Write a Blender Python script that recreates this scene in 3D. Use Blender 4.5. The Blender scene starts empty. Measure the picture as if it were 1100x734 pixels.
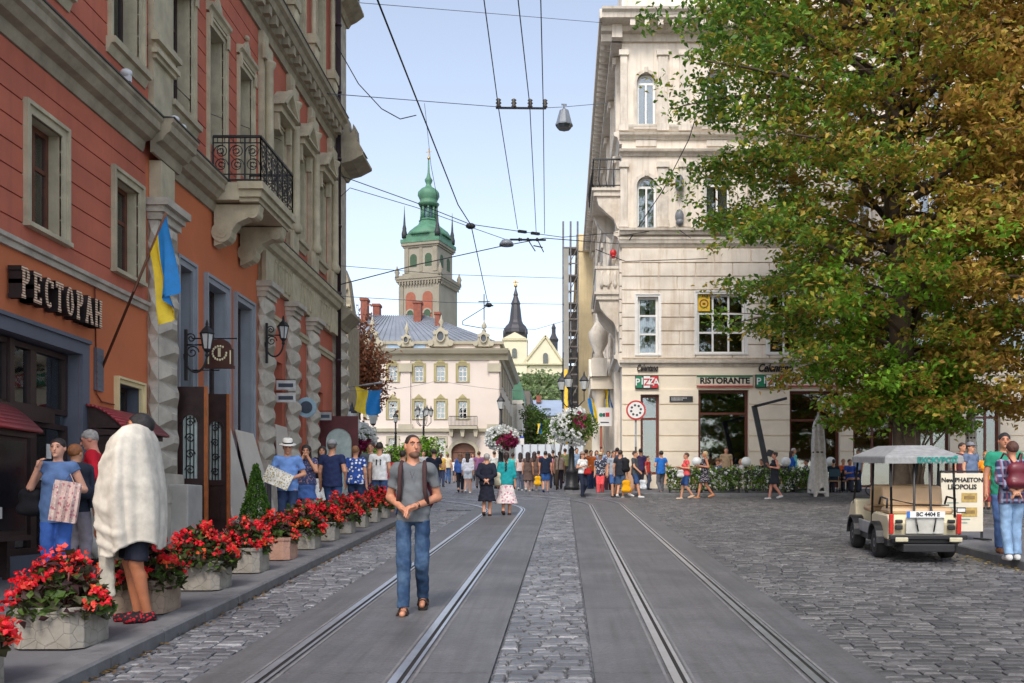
import bpy, bmesh, math, random
import numpy as np
from mathutils import Vector, Matrix
random.seed(11); rng = np.random.default_rng(11)
R = math.radians
SL = 0.0569; F = 1020.0; H = 1.62; YH = 546.0; VX = 606.0
col = bpy.context.scene.collection

def P(px, py, Y): return ((px - VX) * Y / F, Y, H + (YH - py) * Y / F)
def XP(px, Y): return (px - VX) * Y / F
def ZP(py, Y): return H + (YH - py) * Y / F
def gz(Y): return SL * min(Y, 160.0)
def kerbx(Y): return -3.4 - (Y - 9) * 0.029
PAVE = 0.13

# ------------------------------------------------------------------ materials
def lin(c):
    return tuple(((v / 255) / 12.92 if v / 255 <= .04045 else ((v / 255 + .055) / 1.055) ** 2.4) for v in c)
_mats = {}
class NT:
    def __init__(s, name):
        s.m = bpy.data.materials.new(name); s.m.use_nodes = True
        s.t = s.m.node_tree; s.n = s.t.nodes; s.b = s.n['Principled BSDF']; s.out = s.n['Material Output']
    def new(s, typ, **kw):
        n = s.n.new(typ)
        for k, v in kw.items():
            if k in n.inputs: n.inputs[k].default_value = v
            else: setattr(n, k, v)
        return n
    def link(s, a, b): s.t.links.new(a, b)
    def coord(s, scale=(1, 1, 1), what='Object'):
        tc = s.new('ShaderNodeTexCoord'); mp = s.new('ShaderNodeMapping'); mp.inputs['Scale'].default_value = scale
        s.link(tc.outputs[what], mp.inputs['Vector']); return mp.outputs['Vector']
    def noise(s, vec, scale, detail=4, rough=.6):
        n = s.new('ShaderNodeTexNoise'); n.inputs['Scale'].default_value = scale; n.inputs['Detail'].default_value = detail
        n.inputs['Roughness'].default_value = rough; s.link(vec, n.inputs['Vector']); return n.outputs['Fac']
    def ramp(s, fac, stops):
        r = s.new('ShaderNodeValToRGB'); e = r.color_ramp.elements
        while len(e) < len(stops): e.new(.5)
        for i, (p, c) in enumerate(stops):
            e[i].position = p; e[i].color = (*c[:3], 1)
        s.link(fac, r.inputs['Fac']); return r.outputs['Color']
    def mix(s, fac, a, b, mode='MIX'):
        m = s.new('ShaderNodeMix', data_type='RGBA', blend_type=mode)
        for sock, v in ((m.inputs[0], fac), (m.inputs[6], a), (m.inputs[7], b)):
            if isinstance(v, (int, float)): sock.default_value = v
            elif isinstance(v, tuple): sock.default_value = (*v[:3], 1)
            else: s.link(v, sock)
        return m.outputs[2]
    def bump(s, h, st, dist=.02):
        b = s.new('ShaderNodeBump'); b.inputs['Strength'].default_value = st; b.inputs['Distance'].default_value = dist
        s.link(h, b.inputs['Height']); s.link(b.outputs['Normal'], s.b.inputs['Normal']); return b

def M(name, c, rough=.65, var=.22, scale=4, bump=.15, bscale=30, metal=0, dirt=0, dirtc=(70, 62, 52), spec=None, streak=0):
    """general weathered procedural material: colour c (sRGB 0-255), broad tone variation, optional dirt patches and streaks"""
    if name in _mats: return _mats[name]
    k = NT(name); v = k.coord(); L = lin(c)
    n1 = k.noise(v, scale, 5)
    a = tuple(min(1, x * (1 + var)) for x in L); b = tuple(x * (1 - var) for x in L)
    cc = k.ramp(n1, [(.3, b), (.7, a)])
    if dirt:
        n2 = k.noise(v, scale * .35, 8, .7)
        d = k.ramp(n2, [(.52, (0, 0, 0)), (.78, (dirt,) * 3)])
        cc = k.mix(d, cc, lin(dirtc))
    if streak:
        v2 = k.coord((3.5, 3.5, .25)); n3 = k.noise(v2, 1.6, 6, .65)
        d = k.ramp(n3, [(.5, (0, 0, 0)), (.8, (streak,) * 3)])
        cc = k.mix(d, cc, lin(dirtc))
    k.link(cc, k.b.inputs['Base Color'])
    rr = k.new('ShaderNodeMapRange'); rr.inputs[3].default_value = max(.02, rough - .12); rr.inputs[4].default_value = min(1, rough + .12)
    k.link(n1, rr.inputs[0]); k.link(rr.outputs[0], k.b.inputs['Roughness'])
    k.b.inputs['Metallic'].default_value = metal
    if spec is not None: k.b.inputs['Specular IOR Level'].default_value = spec
    if bump: k.bump(k.noise(v, bscale, 6, .65), bump)
    _mats[name] = k.m; return k.m

def M_glass(name='window_glass', tint=(14, 17, 20), gl=.5):
    if name in _mats: return _mats[name]
    k = NT(name); k.n.remove(k.b)
    g = k.new('ShaderNodeBsdfGlossy'); g.inputs['Roughness'].default_value = .03; g.inputs['Color'].default_value = (.9, .93, .95, 1)
    t = k.new('ShaderNodeBsdfTransparent'); t.inputs['Color'].default_value = (.75, .8, .8, 1)
    fr = k.new('ShaderNodeFresnel'); fr.inputs['IOR'].default_value = 1.55
    ad = k.new('ShaderNodeMath', operation='ADD'); ad.inputs[1].default_value = .1 * gl * 2; k.link(fr.outputs[0], ad.inputs[0])
    nz = k.new('ShaderNodeBump'); nz.inputs['Strength'].default_value = .06; nz.inputs['Distance'].default_value = .05
    k.link(k.noise(k.coord(), 1.5, 2), nz.inputs['Height']); k.link(nz.outputs[0], g.inputs['Normal'])
    mx = k.new('ShaderNodeMixShader'); k.link(ad.outputs[0], mx.inputs[0]); k.link(t.outputs[0], mx.inputs[1]); k.link(g.outputs[0], mx.inputs[2])
    k.link(mx.outputs[0], k.out.inputs['Surface']); _mats[name] = k.m; return k.m

def M_cloth(name, c, pat=None, c2=(240, 240, 235), c3=None, scale=14, rough=.85, wr=.35):
    if name in _mats: return _mats[name]
    k = NT(name); v = k.coord(); L = lin(c)
    n1 = k.noise(v, 9, 4)
    cc = k.ramp(n1, [(.3, tuple(x * .8 for x in L)), (.7, tuple(min(1, x * 1.15) for x in L))])
    if pat == 'floral':
        for i, (cx, sc, th) in enumerate(((c2, scale, .36), (c3 or c2, scale * 1.37, .3))):
            vo = k.new('ShaderNodeTexVoronoi'); vo.inputs['Scale'].default_value = sc; k.link(v, vo.inputs['Vector'])
            f = k.ramp(vo.outputs['Distance'], [(th - .06, (1, 1, 1)), (th + .02, (0, 0, 0))])
            cc = k.mix(f, cc, lin(cx))
    elif pat == 'plaid':
        for ax, cx in (('X', c2), ('Z', c2), ('X', c3 or c2)):
            w = k.new('ShaderNodeTexWave', bands_direction=ax, wave_type='BANDS')
            w.inputs['Scale'].default_value = scale * (.31 if cx == c2 else .47); k.link(v, w.inputs['Vector'])
            f = k.ramp(w.outputs['Fac'], [(.74, (0, 0, 0)), (.84, (.65, .65, .65))])
            cc = k.mix(f, cc, lin(cx))
    elif pat == 'denim':
        n2 = k.noise(v, 5, 3); f = k.ramp(n2, [(.42, (0, 0, 0)), (.78, (.5, .5, .5))]); cc = k.mix(f, cc, lin(c2))
    k.link(cc, k.b.inputs['Base Color']); k.b.inputs['Roughness'].default_value = rough
    k.b.inputs['Specular IOR Level'].default_value = .25
    v2 = k.coord((1, 1, .45)); k.bump(k.noise(v2, 16, 3, .55), wr, .03)
    _mats[name] = k.m; return k.m

def M_leaf(name, c, tr=.42, var=.3):
    if name in _mats: return _mats[name]
    k = NT(name); L = lin(c); g = k.new('ShaderNodeNewGeometry')
    cc = k.ramp(g.outputs['Random Per Island'], [(0, tuple(x * (1 - var) for x in L)), (1, tuple(min(1, x * (1 + var)) for x in L))])
    k.link(cc, k.b.inputs['Base Color']); k.b.inputs['Roughness'].default_value = .5
    k.b.inputs['Specular IOR Level'].default_value = .35
    t = k.new('ShaderNodeBsdfTranslucent'); k.link(cc, t.inputs['Color'])
    mx = k.new('ShaderNodeMixShader'); mx.inputs[0].default_value = tr
    k.link(k.b.outputs[0], mx.inputs[1]); k.link(t.outputs[0], mx.inputs[2]); k.link(mx.outputs[0], k.out.inputs['Surface'])
    _mats[name] = k.m; return k.m

# ------------------------------------------------------------------ mesh builder
def frame_of(d):
    d = Vector(d).normalized(); up = Vector((0, 0, 1)) if abs(d.z) < .95 else Vector((0, 1, 0))
    a = d.cross(up).normalized(); b = a.cross(d).normalized(); return a, b
class MB:
    def __init__(s, T=None): s.v = []; s.f = []; s.mi = []; s.sm = []; s.T = T
    def add(s, vs, fs, m=0, sm=False):
        o = len(s.v)
        if s.T is not None: vs = [tuple(s.T @ Vector(p)) for p in vs]
        s.v += [tuple(p) for p in vs]
        for f in fs: s.f.append(tuple(i + o for i in f)); s.mi.append(m); s.sm.append(sm)
        return s
    def box(s, x0, x1, y0, y1, z0, z1, m=0):
        return s.add([(x0, y0, z0), (x1, y0, z0), (x1, y1, z0), (x0, y1, z0), (x0, y0, z1), (x1, y0, z1), (x1, y1, z1), (x0, y1, z1)],
                     [(0, 3, 2, 1), (4, 5, 6, 7), (0, 1, 5, 4), (1, 2, 6, 5), (2, 3, 7, 6), (3, 0, 4, 7)], m)
    def quad(s, a, b, c, d, m=0): return s.add([a, b, c, d], [(0, 1, 2, 3)], m)
    def bar(s, a, b, w, h, m=0):
        a = Vector(a); b = Vector(b); u, v = frame_of(b - a); vs = []
        for p in (a, b):
            for x, y in ((-1, -1), (1, -1), (1, 1), (-1, 1)): vs.append(p + u * x * w / 2 + v * y * h / 2)
        return s.add(vs, [(0, 1, 2, 3), (4, 7, 6, 5), (0, 4, 5, 1), (1, 5, 6, 2), (2, 6, 7, 3), (3, 7, 4, 0)], m)
    def tube(s, pts, r, n=8, m=0, sm=True, cap=True):
        pts = [Vector(p) for p in pts]; rs = r if isinstance(r, (list, tuple)) else [r] * len(pts); vs = []; fs = []
        a0 = None
        for i, p in enumerate(pts):
            d = (pts[min(i + 1, len(pts) - 1)] - pts[max(i - 1, 0)])
            if d.length < 1e-9: d = Vector((0, 0, 1))
            if a0 is None: a, b = frame_of(d)
            else:
                dn = d.normalized(); a = a0 - dn * a0.dot(dn)
                a = a.normalized() if a.length > 1e-6 else frame_of(d)[0]; b = dn.cross(a)
            a0 = a
            for j in range(n):
                t = 2 * math.pi * j / n; vs.append(p + (a * math.cos(t) + b * math.sin(t)) * rs[i])
        for i in range(len(pts) - 1):
            for j in range(n): fs.append((i * n + j, i * n + (j + 1) % n, (i + 1) * n + (j + 1) % n, (i + 1) * n + j))
        s.add(vs, fs, m, sm)
        if cap:
            o = len(s.v) - len(vs)
            for ring in (list(range(n))[::-1], list(range((len(pts) - 1) * n, len(pts) * n))):
                s.f.append(tuple(o + i for i in ring)); s.mi.append(m); s.sm.append(False)
        return s
    def lathe(s, c, prof, n=16, m=0, sm=True, sx=1, sy=1, rot=0):
        vs = []; fs = []
        for r, z in prof:
            for j in range(n):
                t = 2 * math.pi * j / n + rot; vs.append((c[0] + r * math.cos(t) * sx, c[1] + r * math.sin(t) * sy, c[2] + z))
        for i in range(len(prof) - 1):
            for j in range(n): fs.append((i * n + j, i * n + (j + 1) % n, (i + 1) * n + (j + 1) % n, (i + 1) * n + j))
        s.add(vs, fs, m, sm); o = len(s.v) - len(vs)
        for ring in (list(range(n))[::-1], list(range((len(prof) - 1) * n, len(prof) * n))):
            s.f.append(tuple(o + i for i in ring)); s.mi.append(m); s.sm.append(False)
        return s
    def ball(s, c, r, n=10, m=0, sc=(1, 1, 1)):
        prof = [(r * math.sin(math.pi * i / n) * 1.0 + 1e-5, -r * math.cos(math.pi * i / n) * sc[2]) for i in range(n + 1)]
        return s.lathe(c, prof, n + 4, m, True, sc[0], sc[1])
    def prism(s, poly, fn, d0, d1, m=0, sm=False):
        n = len(poly); vs = [fn(u, v, d0) for u, v in poly] + [fn(u, v, d1) for u, v in poly]
        fs = [tuple(range(n))[::-1], tuple(range(n, 2 * n))] + [(i, (i + 1) % n, n + (i + 1) % n, n + i) for i in range(n)]
        return s.add(vs, fs, m, sm)
    def build(s, name, mats, parent=None, bevel=0, local=False):
        me = bpy.data.meshes.new(name); off = Vector((0, 0, 0))
        if parent is not None and not local:
            p = parent
            while p is not None: off = off + p.location; p = p.parent
        vs = np.array(s.v, dtype=np.float64) - np.array(off) if s.v else np.zeros((0, 3))
        me.from_pydata(vs.tolist(), [], s.f)
        mats = mats if isinstance(mats, (list, tuple)) else [mats]
        for m in mats: me.materials.append(m)
        me.polygons.foreach_set('material_index', s.mi); me.polygons.foreach_set('use_smooth', s.sm)
        me.update()
        o = bpy.data.objects.new(name, me); col.objects.link(o)
        if parent is not None: o.parent = parent
        if bevel:
            b = o.modifiers.new('Bevel', 'BEVEL'); b.width = bevel; b.segments = 2; b.limit_method = 'ANGLE'
        return o

def tag(o, label=None, cat=None, group=None, kind=None):
    if label: o['label'] = label
    if cat: o['category'] = cat
    if group: o['group'] = group
    if kind: o['kind'] = kind
    return o
def thing(name, label, cat, loc=(0, 0, 0), rz=0, group=None):
    o = bpy.data.objects.new(name, None); col.objects.link(o); o.location = loc; o.rotation_euler = (0, 0, rz)
    o.empty_display_size = .2
    return tag(o, label, cat, group)
def struct(name, mb, mats): return tag(mb.build(name, mats), kind='structure')
def dup(root, loc, rz=0, label=None, sc=None):
    r = root.copy(); col.objects.link(r); r.location = loc; r.rotation_euler = (0, 0, rz)
    if sc: r.scale = (sc, sc, sc)
    if label: r['label'] = label
    for ch in list(root.children):
        c = ch.copy(); col.objects.link(c); c.parent = r
        for g in list(ch.children):
            d = g.copy(); col.objects.link(d); d.parent = c
    return r

def raw_mesh(name, V, Fq, mats, parent=None, mi=None, smooth=False):
    """fast quad mesh from numpy arrays"""
    me = bpy.data.meshes.new(name); nv = len(V); nf = len(Fq); k = Fq.shape[1]
    me.vertices.add(nv); me.vertices.foreach_set('co', np.asarray(V, np.float32).ravel())
    me.loops.add(nf * k); me.loops.foreach_set('vertex_index', np.asarray(Fq, np.int32).ravel())
    me.polygons.add(nf); me.polygons.foreach_set('loop_start', np.arange(0, nf * k, k, dtype=np.int32))
    for m in (mats if isinstance(mats, (list, tuple)) else [mats]): me.materials.append(m)
    if mi is not None: me.polygons.foreach_set('material_index', np.asarray(mi, np.int32))
    me.polygons.foreach_set('use_smooth', np.full(nf, bool(smooth)))
    me.update(calc_edges=True); me.validate()
    o = bpy.data.objects.new(name, me); col.objects.link(o)
    if parent is not None: o.parent = parent
    return o

def text(name, s, size, mat, T, parent=None, ext=.01, align='CENTER', shear=0, sx=1, bold=0, local=False):
    cu = bpy.data.curves.new(name, 'FONT'); cu.body = s; cu.size = size; cu.align_x = align; cu.align_y = 'CENTER'
    cu.extrude = ext; cu.shear = shear; cu.offset = bold; cu.resolution_u = 3
    o = bpy.data.objects.new(name, cu); col.objects.link(o)
    bpy.context.view_layer.update()
    me = bpy.data.meshes.new_from_object(o.evaluated_get(bpy.context.evaluated_depsgraph_get()))
    bpy.data.objects.remove(o); bpy.data.curves.remove(cu)
    off = Vector((0, 0, 0))
    if parent is not None and not local:
        p = parent
        while p is not None: off += p.location; p = p.parent
    me.transform(Matrix.Translation(-off) @ T @ Matrix.Diagonal((sx, 1, 1, 1)))
    me.materials.clear(); me.materials.append(mat)
    ob = bpy.data.objects.new(name, me); col.objects.link(ob)
    if parent is not None: ob.parent = parent
    return ob
def TF(x, y, z): return Matrix.Translation((x, y, z)) @ Matrix.Rotation(R(90), 4, 'X')      # text facing -Y
def TR(x, y, z): return Matrix.Translation((x, y, z)) @ Matrix.Rotation(R(90), 4, 'Z') @ Matrix.Rotation(R(90), 4, 'X')  # text facing +X

# ------------------------------------------------------------------ facades
class Fac:
    """plane with u along, z up, d outwards"""
    def __init__(s, kind, c): s.k = kind; s.c = c
    def p(s, u, z, d):
        if s.k == 'L': return (s.c + d, u, z)        # faces +X, u = Y
        if s.k == 'S': return (s.c - d, u, z)        # faces -X, u = Y
        return (u, s.c - d, z)                       # faces -Y, u = X
    def box(s, mb, u0, u1, z0, z1, d0, d1, m=0):
        a = s.p(u0, z0, d0); b = s.p(u1, z1, d1)
        return mb.box(min(a[0], b[0]), max(a[0], b[0]), min(a[1], b[1]), max(a[1], b[1]), min(a[2], b[2]), max(a[2], b[2]), m)
    def prism(s, mb, poly, d0, d1, m=0): return mb.prism(poly, s.p, d0, d1, m)
    def wall(s, mb, u0, u1, z0, z1, holes, d=0, m=0, reveal=.3, rm=None):
        us = sorted({u0, u1, *[min(max(h[i], u0), u1) for h in holes for i in (0, 1)]})
        zs = sorted({z0, z1, *[min(max(h[i], z0), z1) for h in holes for i in (2, 3)]})
        for a, b in zip(us, us[1:]):
            for c, e in zip(zs, zs[1:]):
                cu, cz = (a + b) / 2, (c + e) / 2
                if any(h[0] < cu < h[1] and h[2] < cz < h[3] for h in holes): continue
                mb.quad(s.p(a, c, d), s.p(b, c, d), s.p(b, e, d), s.p(a, e, d), m)
        if reveal:
            rm = m if rm is None else rm
            for h in holes:
                a, b, c, e = h[:4]; q = d - reveal
                mb.quad(s.p(a, c, d), s.p(a, e, d), s.p(a, e, q), s.p(a, c, q), rm)
                mb.quad(s.p(b, c, d), s.p(b, e, d), s.p(b, e, q), s.p(b, c, q), rm)
                mb.quad(s.p(a, e, d), s.p(b, e, d), s.p(b, e, q), s.p(a, e, q), rm)
                mb.quad(s.p(a, c, d), s.p(b, c, d), s.p(b, c, q), s.p(a, c, q), rm)
        return mb
    def courses(s, mb, u0, u1, z0, z1, hgt, gap, holes, d, m=0, vj=0):
        """proud horizontal courses with open joints, cut round the openings"""
        n = max(1, round((z1 - z0) / hgt)); hh = (z1 - z0) / n
        for i in range(n):
            a, b = z0 + i * hh + gap / 2, z0 + (i + 1) * hh - gap / 2
            cuts = sorted({a, b, *[q for h in holes for q in (h[2], h[3]) if a < q < b]})
            for c, e in zip(cuts, cuts[1:]):
                mid = (c + e) / 2; segs = [(u0, u1)]
                for h in holes:
                    if h[2] < mid < h[3]:
                        ns = []
                        for p, q in segs:
                            if h[1] <= p or h[0] >= q: ns.append((p, q)); continue
                            if p < h[0]: ns.append((p, h[0]))
                            if h[1] < q: ns.append((h[1], q))
                        segs = ns
                for p, q in segs:
                    if vj:
                        x = p + (vj * .5 if i % 2 else vj)
                        while x < q - vj * .3:
                            s.box(mb, p, x - gap / 2, c, e, 0, d, m); p = x + gap / 2; x += vj
                    s.box(mb, p, q, c, e, 0, d, m)
        return mb
    def mould(s, mb, u0, u1, prof, m=0, ends=0):
        """horizontal moulding: prof = [(z, d), ...] swept along u; ends = overhang at both ends"""
        poly = prof; n = len(poly)
        vs = [s.p(u0 - (ends * dd), z, dd) for z, dd in poly] + [s.p(u1 + (ends * dd), z, dd) for z, dd in poly]
        fs = [tuple(range(n)), tuple(range(n, 2 * n))[::-1]] + [(i, (i + 1) % n, n + (i + 1) % n, n + i) for i in range(n)]
        return mb.add(vs, fs, m)

def arc(cu, cz, r, a0, a1, n, rz=None):
    rz = r if rz is None else rz
    return [(cu + r * math.cos(a0 + (a1 - a0) * i / n), cz + rz * math.sin(a0 + (a1 - a0) * i / n)) for i in range(n + 1)]

def window(par, fac, u0, u1, z0, z1, rec, fm, gm, nu=2, nz=(.66,), fw=.06, sur=None, sm=None, curtain=None, arch=False, back=None, label=None, wm=None, sill=None):
    """window part (frame) with pane, curtain and surround as sub-parts, set in a recess 'rec' deep"""
    mb = MB(); q = -rec; t = .05
    zt = z1 - ((u1 - u0) / 2 if arch else 0)
    fac.box(mb, u0, u0 + fw, z0, zt, q, q + t); fac.box(mb, u1 - fw, u1, z0, zt, q, q + t)
    fac.box(mb, u0 + fw, u1 - fw, z0, z0 + fw, q, q + t)
    cu = (u0 + u1) / 2; r = (u1 - u0) / 2
    if arch:
        out = arc(cu, zt, r, 0, math.pi, 14); inn = arc(cu, zt, r - fw, math.pi, 0, 14)
        for i in range(14):
            fac.prism(mb, [out[i], out[i + 1], inn[13 - i], inn[14 - i]], q, q + t)
        fac.box(mb, u0 + fw, u1 - fw, zt - fw / 2, zt + fw / 2, q, q + t * .9)
    else:
        fac.box(mb, u0 + fw, u1 - fw, z1 - fw, z1, q, q + t)
    w = fw * .8
    for i in range(1, nu):
        c = u0 + (u1 - u0) * i / nu; fac.box(mb, c - w / 2, c + w / 2, z0 + fw, (zt - fw / 2 if arch else z1 - fw), q + .003, q + t + .012)
    for fz in nz:
        c = z0 + (zt - z0) * fz; fac.box(mb, u0 + fw, u1 - fw, c - w / 2, c + w / 2, q + .002, q + t - .008)
    o = mb.build('window', fm, par)
    if label: o['label'] = label
    g = MB()
    if arch: fac.prism(g, [(u0 + .02, z0 + .02), (u1 - .02, z0 + .02)] + arc(cu, zt, r - .02, 0, math.pi, 14), q + .01, q + .02)
    else: fac.box(g, u0 + .01, u1 - .01, z0 + .01, z1 - .01, q + .015, q + .025)
    g.build('pane', gm, o)
    if back:
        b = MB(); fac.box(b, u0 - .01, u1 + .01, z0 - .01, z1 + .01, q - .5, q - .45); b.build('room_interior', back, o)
    if curtain:
        c = MB()
        for side in (0, 1):
            a0, a1 = (u0 + fw, u0 + (u1 - u0) * .40) if side == 0 else (u1 - (u1 - u0) * .40, u1 - fw)
            N = 12
            for i in range(N):
                p, e = a0 + (a1 - a0) * i / N, a0 + (a1 - a0) * (i + 1) / N
                d0, d1 = q - .12 + .025 * math.sin(i * 2.1), q - .12 + .025 * math.sin((i + 1) * 2.1)
                c.quad(fac.p(p, z0 + .03, d0), fac.p(e, z0 + .03, d1), fac.p(e, zt, d1), fac.p(p, zt, d0))
        c.build('curtain', curtain, o)
    if sur:
        s = MB(); b = sur
        def ring(b0, b1, d1):
            fac.box(s, u0 - b1, u0 - b0, z0, z1 + (0 if arch else b1), 0.002, d1); fac.box(s, u1 + b0, u1 + b1, z0, z1 + (0 if arch else b1), .002, d1)
            if not arch: fac.box(s, u0 - b0, u1 + b0, z1 + b0, z1 + b1, .002, d1)
        if arch:
            fac.box(s, u0 - b, u0, z0, zt, .002, .06); fac.box(s, u1, u1 + b, z0, zt, .002, .06)
            out = arc(cu, zt, r + b, 0, math.pi, 16); inn = arc(cu, zt, r, math.pi, 0, 16)
            for i in range(16): fac.prism(s, [out[i], out[i + 1], inn[15 - i], inn[16 - i]], .002, .06)
            fac.box(s, cu - .09, cu + .09, z1 + .01, z1 + b + .1, .06, .12)
        else:
            ring(0, b * .65, .05); ring(b * .65, b, .085)
        if sill is not None:
            fac.mould(s, u0 - b - .05, u1 + b + .05, [(z0 - sill, .0), (z0 - sill, .05), (z0 - sill * .45, .10), (z0 - sill * .4, .16), (z0 - .003, .17), (z0 - .003, -.02)])
        else:
            fac.box(s, u0 - b, u1 + b, z0 - .06, z0 - .002, .002, .12)
        s.build('surround', sm, o)
    return o
# ------------------------------------------------------------------ figures: implicit surfaces meshed with surface nets
def rotz(a): c, s = math.cos(a), math.sin(a); return np.array([[c, -s, 0], [s, c, 0], [0, 0, 1.0]])
def rotx(a): c, s = math.cos(a), math.sin(a); return np.array([[1.0, 0, 0], [0, c, -s], [0, s, c]])
def cap(a, b, ra, rb, k=.02, flat=0, sc=(1, 1, 1), sub=False): return dict(t='c', a=np.array(a, float), b=np.array(b, float), ra=ra, rb=rb, k=k, flat=flat, sc=np.array(sc, float), sub=sub)
def ell(c, r, k=.02, Rm=None, sub=False): return dict(t='e', c=np.array(c, float), r=np.array(r, float), k=k, R=Rm, sub=sub)

def field(prims, h, infl=0, clips=(), wob=0, seed=0):
    lo = np.full(3, 1e9); hi = np.full(3, -1e9); bb = []
    for p in prims:
        if p['t'] == 'c':
            r = max(p['ra'], p['rb']) * p['sc'].max() + infl + p['k'] + 3 * h
            a = np.minimum(p['a'], p['b']) - r; b = np.maximum(p['a'], p['b']) + r
        else:
            r = p['r'].max() + infl + p['k'] + 3 * h; a = p['c'] - r; b = p['c'] + r
        bb.append((a, b))
        if not p['sub']: lo = np.minimum(lo, a); hi = np.maximum(hi, b)
    n = np.ceil((hi - lo) / h).astype(int) + 1
    D = np.full(n, .2, np.float32)
    ax = [lo[i] + h * np.arange(n[i]) for i in range(3)]
    for p, (a, b) in zip(prims, bb):
        i0 = np.clip(np.floor((a - lo) / h).astype(int), 0, n); i1 = np.clip(np.ceil((b - lo) / h).astype(int) + 1, 0, n)
        if (i1 <= i0).any(): continue
        X, Y, Z = np.meshgrid(*[ax[i][i0[i]:i1[i]] for i in range(3)], indexing='ij')
        if p['t'] == 'c':
            s = p['sc']; A = p['a']; m = (p['b'] - p['a']) / s
            q = [(X - A[0]) / s[0], (Y - A[1]) / s[1], (Z - A[2]) / s[2]]
            L2 = max(float(m @ m), 1e-9); t = (q[0] * m[0] + q[1] * m[1] + q[2] * m[2]) / L2; tc = np.clip(t, 0, 1)
            d = np.sqrt((q[0] - tc * m[0]) ** 2 + (q[1] - tc * m[1]) ** 2 + (q[2] - tc * m[2]) ** 2) - (p['ra'] + (p['rb'] - p['ra']) * tc)
            d = d * min(s) - infl
            if p['flat']:
                Lm = math.sqrt(L2)
                if p['flat'] & 1: d = np.maximum(d, (t - 1) * Lm)
                if p['flat'] & 2: d = np.maximum(d, -t * Lm)
        else:
            q = np.stack([X - p['c'][0], Y - p['c'][1], Z - p['c'][2]], -1)
            if p['R'] is not None: q = q @ p['R']
            r = p['r']; k0 = np.sqrt(((q / r) ** 2).sum(-1)); k1 = np.sqrt(((q / r ** 2) ** 2).sum(-1)) + 1e-9
            d = k0 * (k0 - 1) / k1 - infl
        sl = tuple(slice(i0[i], i1[i]) for i in range(3)); E = D[sl]; k = max(p['k'], 1e-4)
        if p['sub']:
            hh = np.clip(.5 - .5 * (E + d) / k, 0, 1); D[sl] = E + (-d - E) * hh + k * hh * (1 - hh)
        else:
            hh = np.clip(.5 + .5 * (E - d) / k, 0, 1); D[sl] = E + (d - E) * hh - k * hh * (1 - hh)
    if clips or wob:
        X, Y, Z = np.meshgrid(*ax, indexing='ij')
        if wob:
            s = seed * 1.7
            D = D + wob * (np.sin(X * 31 + Z * 17 + s) * np.sin(Z * 29 - Y * 21 + 2 * s) + .7 * np.sin(Z * 47 + X * 23 * np.sin(s) + Y * 19 + 3 * s) * np.sin(X * 13 + Y * 41 + s))
        for nrm, dd in clips:
            D = np.maximum(D, nrm[0] * X + nrm[1] * Y + nrm[2] * Z - dd)
    D[0] = D[-1] = .2; D[:, 0] = D[:, -1] = .2; D[:, :, 0] = D[:, :, -1] = .2
    return D, lo

def surfnet(D, o, h):
    s = D < 0; n = np.array(D.shape)
    C = np.zeros(n - 1, np.int8); cs = [(i, j, k) for i in (0, 1) for j in (0, 1) for k in (0, 1)]
    for c in cs: C += s[c[0]:n[0] - 1 + c[0], c[1]:n[1] - 1 + c[1], c[2]:n[2] - 1 + c[2]]
    mx = (C > 0) & (C < 8); idx = np.full(C.shape, -1, np.int64); cells = np.argwhere(mx); idx[mx] = np.arange(len(cells))
    acc = np.zeros((len(cells), 3)); cnt = np.zeros(len(cells))
    for a in cs:
        for ax in range(3):
            if a[ax]: continue
            b = list(a); b[ax] = 1
            da = D[tuple((cells + a).T)]; db = D[tuple((cells + np.array(b)).T)]; m = (da < 0) != (db < 0)
            t = np.where(m, da / np.where(m, da - db, 1), 0); p = np.tile(np.array(a, float), (len(cells), 1)); p[:, ax] += t
            acc[m] += p[m]; cnt[m] += 1
    V = o + h * (cells + acc / np.maximum(cnt, 1)[:, None]); Fs = []
    for ax in range(3):
        u, v = (ax + 1) % 3, (ax + 2) % 3
        sl0 = [slice(None)] * 3; sl1 = [slice(None)] * 3; sl0[ax] = slice(0, -1); sl1[ax] = slice(1, None)
        S0 = s[tuple(sl0)]; S1 = s[tuple(sl1)]; E = np.argwhere(S0 != S1)
        E = E[(E[:, u] > 0) & (E[:, v] > 0) & (E[:, u] < n[u] - 1) & (E[:, v] < n[v] - 1)]
        if not len(E): continue
        ins = S0[tuple(E.T)]; q = []
        for du, dv in ((-1, -1), (0, -1), (0, 0), (-1, 0)):
            e = E.copy(); e[:, u] += du; e[:, v] += dv; q.append(idx[tuple(e.T)])
        q = np.stack(q, 1); q[~ins] = q[~ins][:, ::-1]; Fs.append(q)
    return V, np.concatenate(Fs) if Fs else np.zeros((0, 4), int)

def organic(name, prims, h, mat, parent, infl=0, clips=(), sc=1.0, extra=None, wob=0, seed=0):
    D, o = field(prims, h, infl, clips, wob, seed); V, Q = surfnet(D, o, h)
    if extra is not None and extra.v:
        Fq = [f for f in extra.f]; e = []
        for f in Fq:
            if len(f) == 4: e.append(f)
            elif len(f) == 3: e.append((f[0], f[1], f[2], f[2]))
            else:
                for i in range(1, len(f) - 1, 2):
                    e.append((f[0], f[i], f[min(i + 1, len(f) - 1)], f[min(i + 2, len(f) - 1)]))
        e = [f for f in e if len(set(f)) == 4]
        Q = np.concatenate([Q, np.array(e, int) + len(V)]) if e else Q; V = np.concatenate([V, np.array(extra.v)])
    return raw_mesh(name, V * sc, Q, mat, parent, smooth=True)

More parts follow.
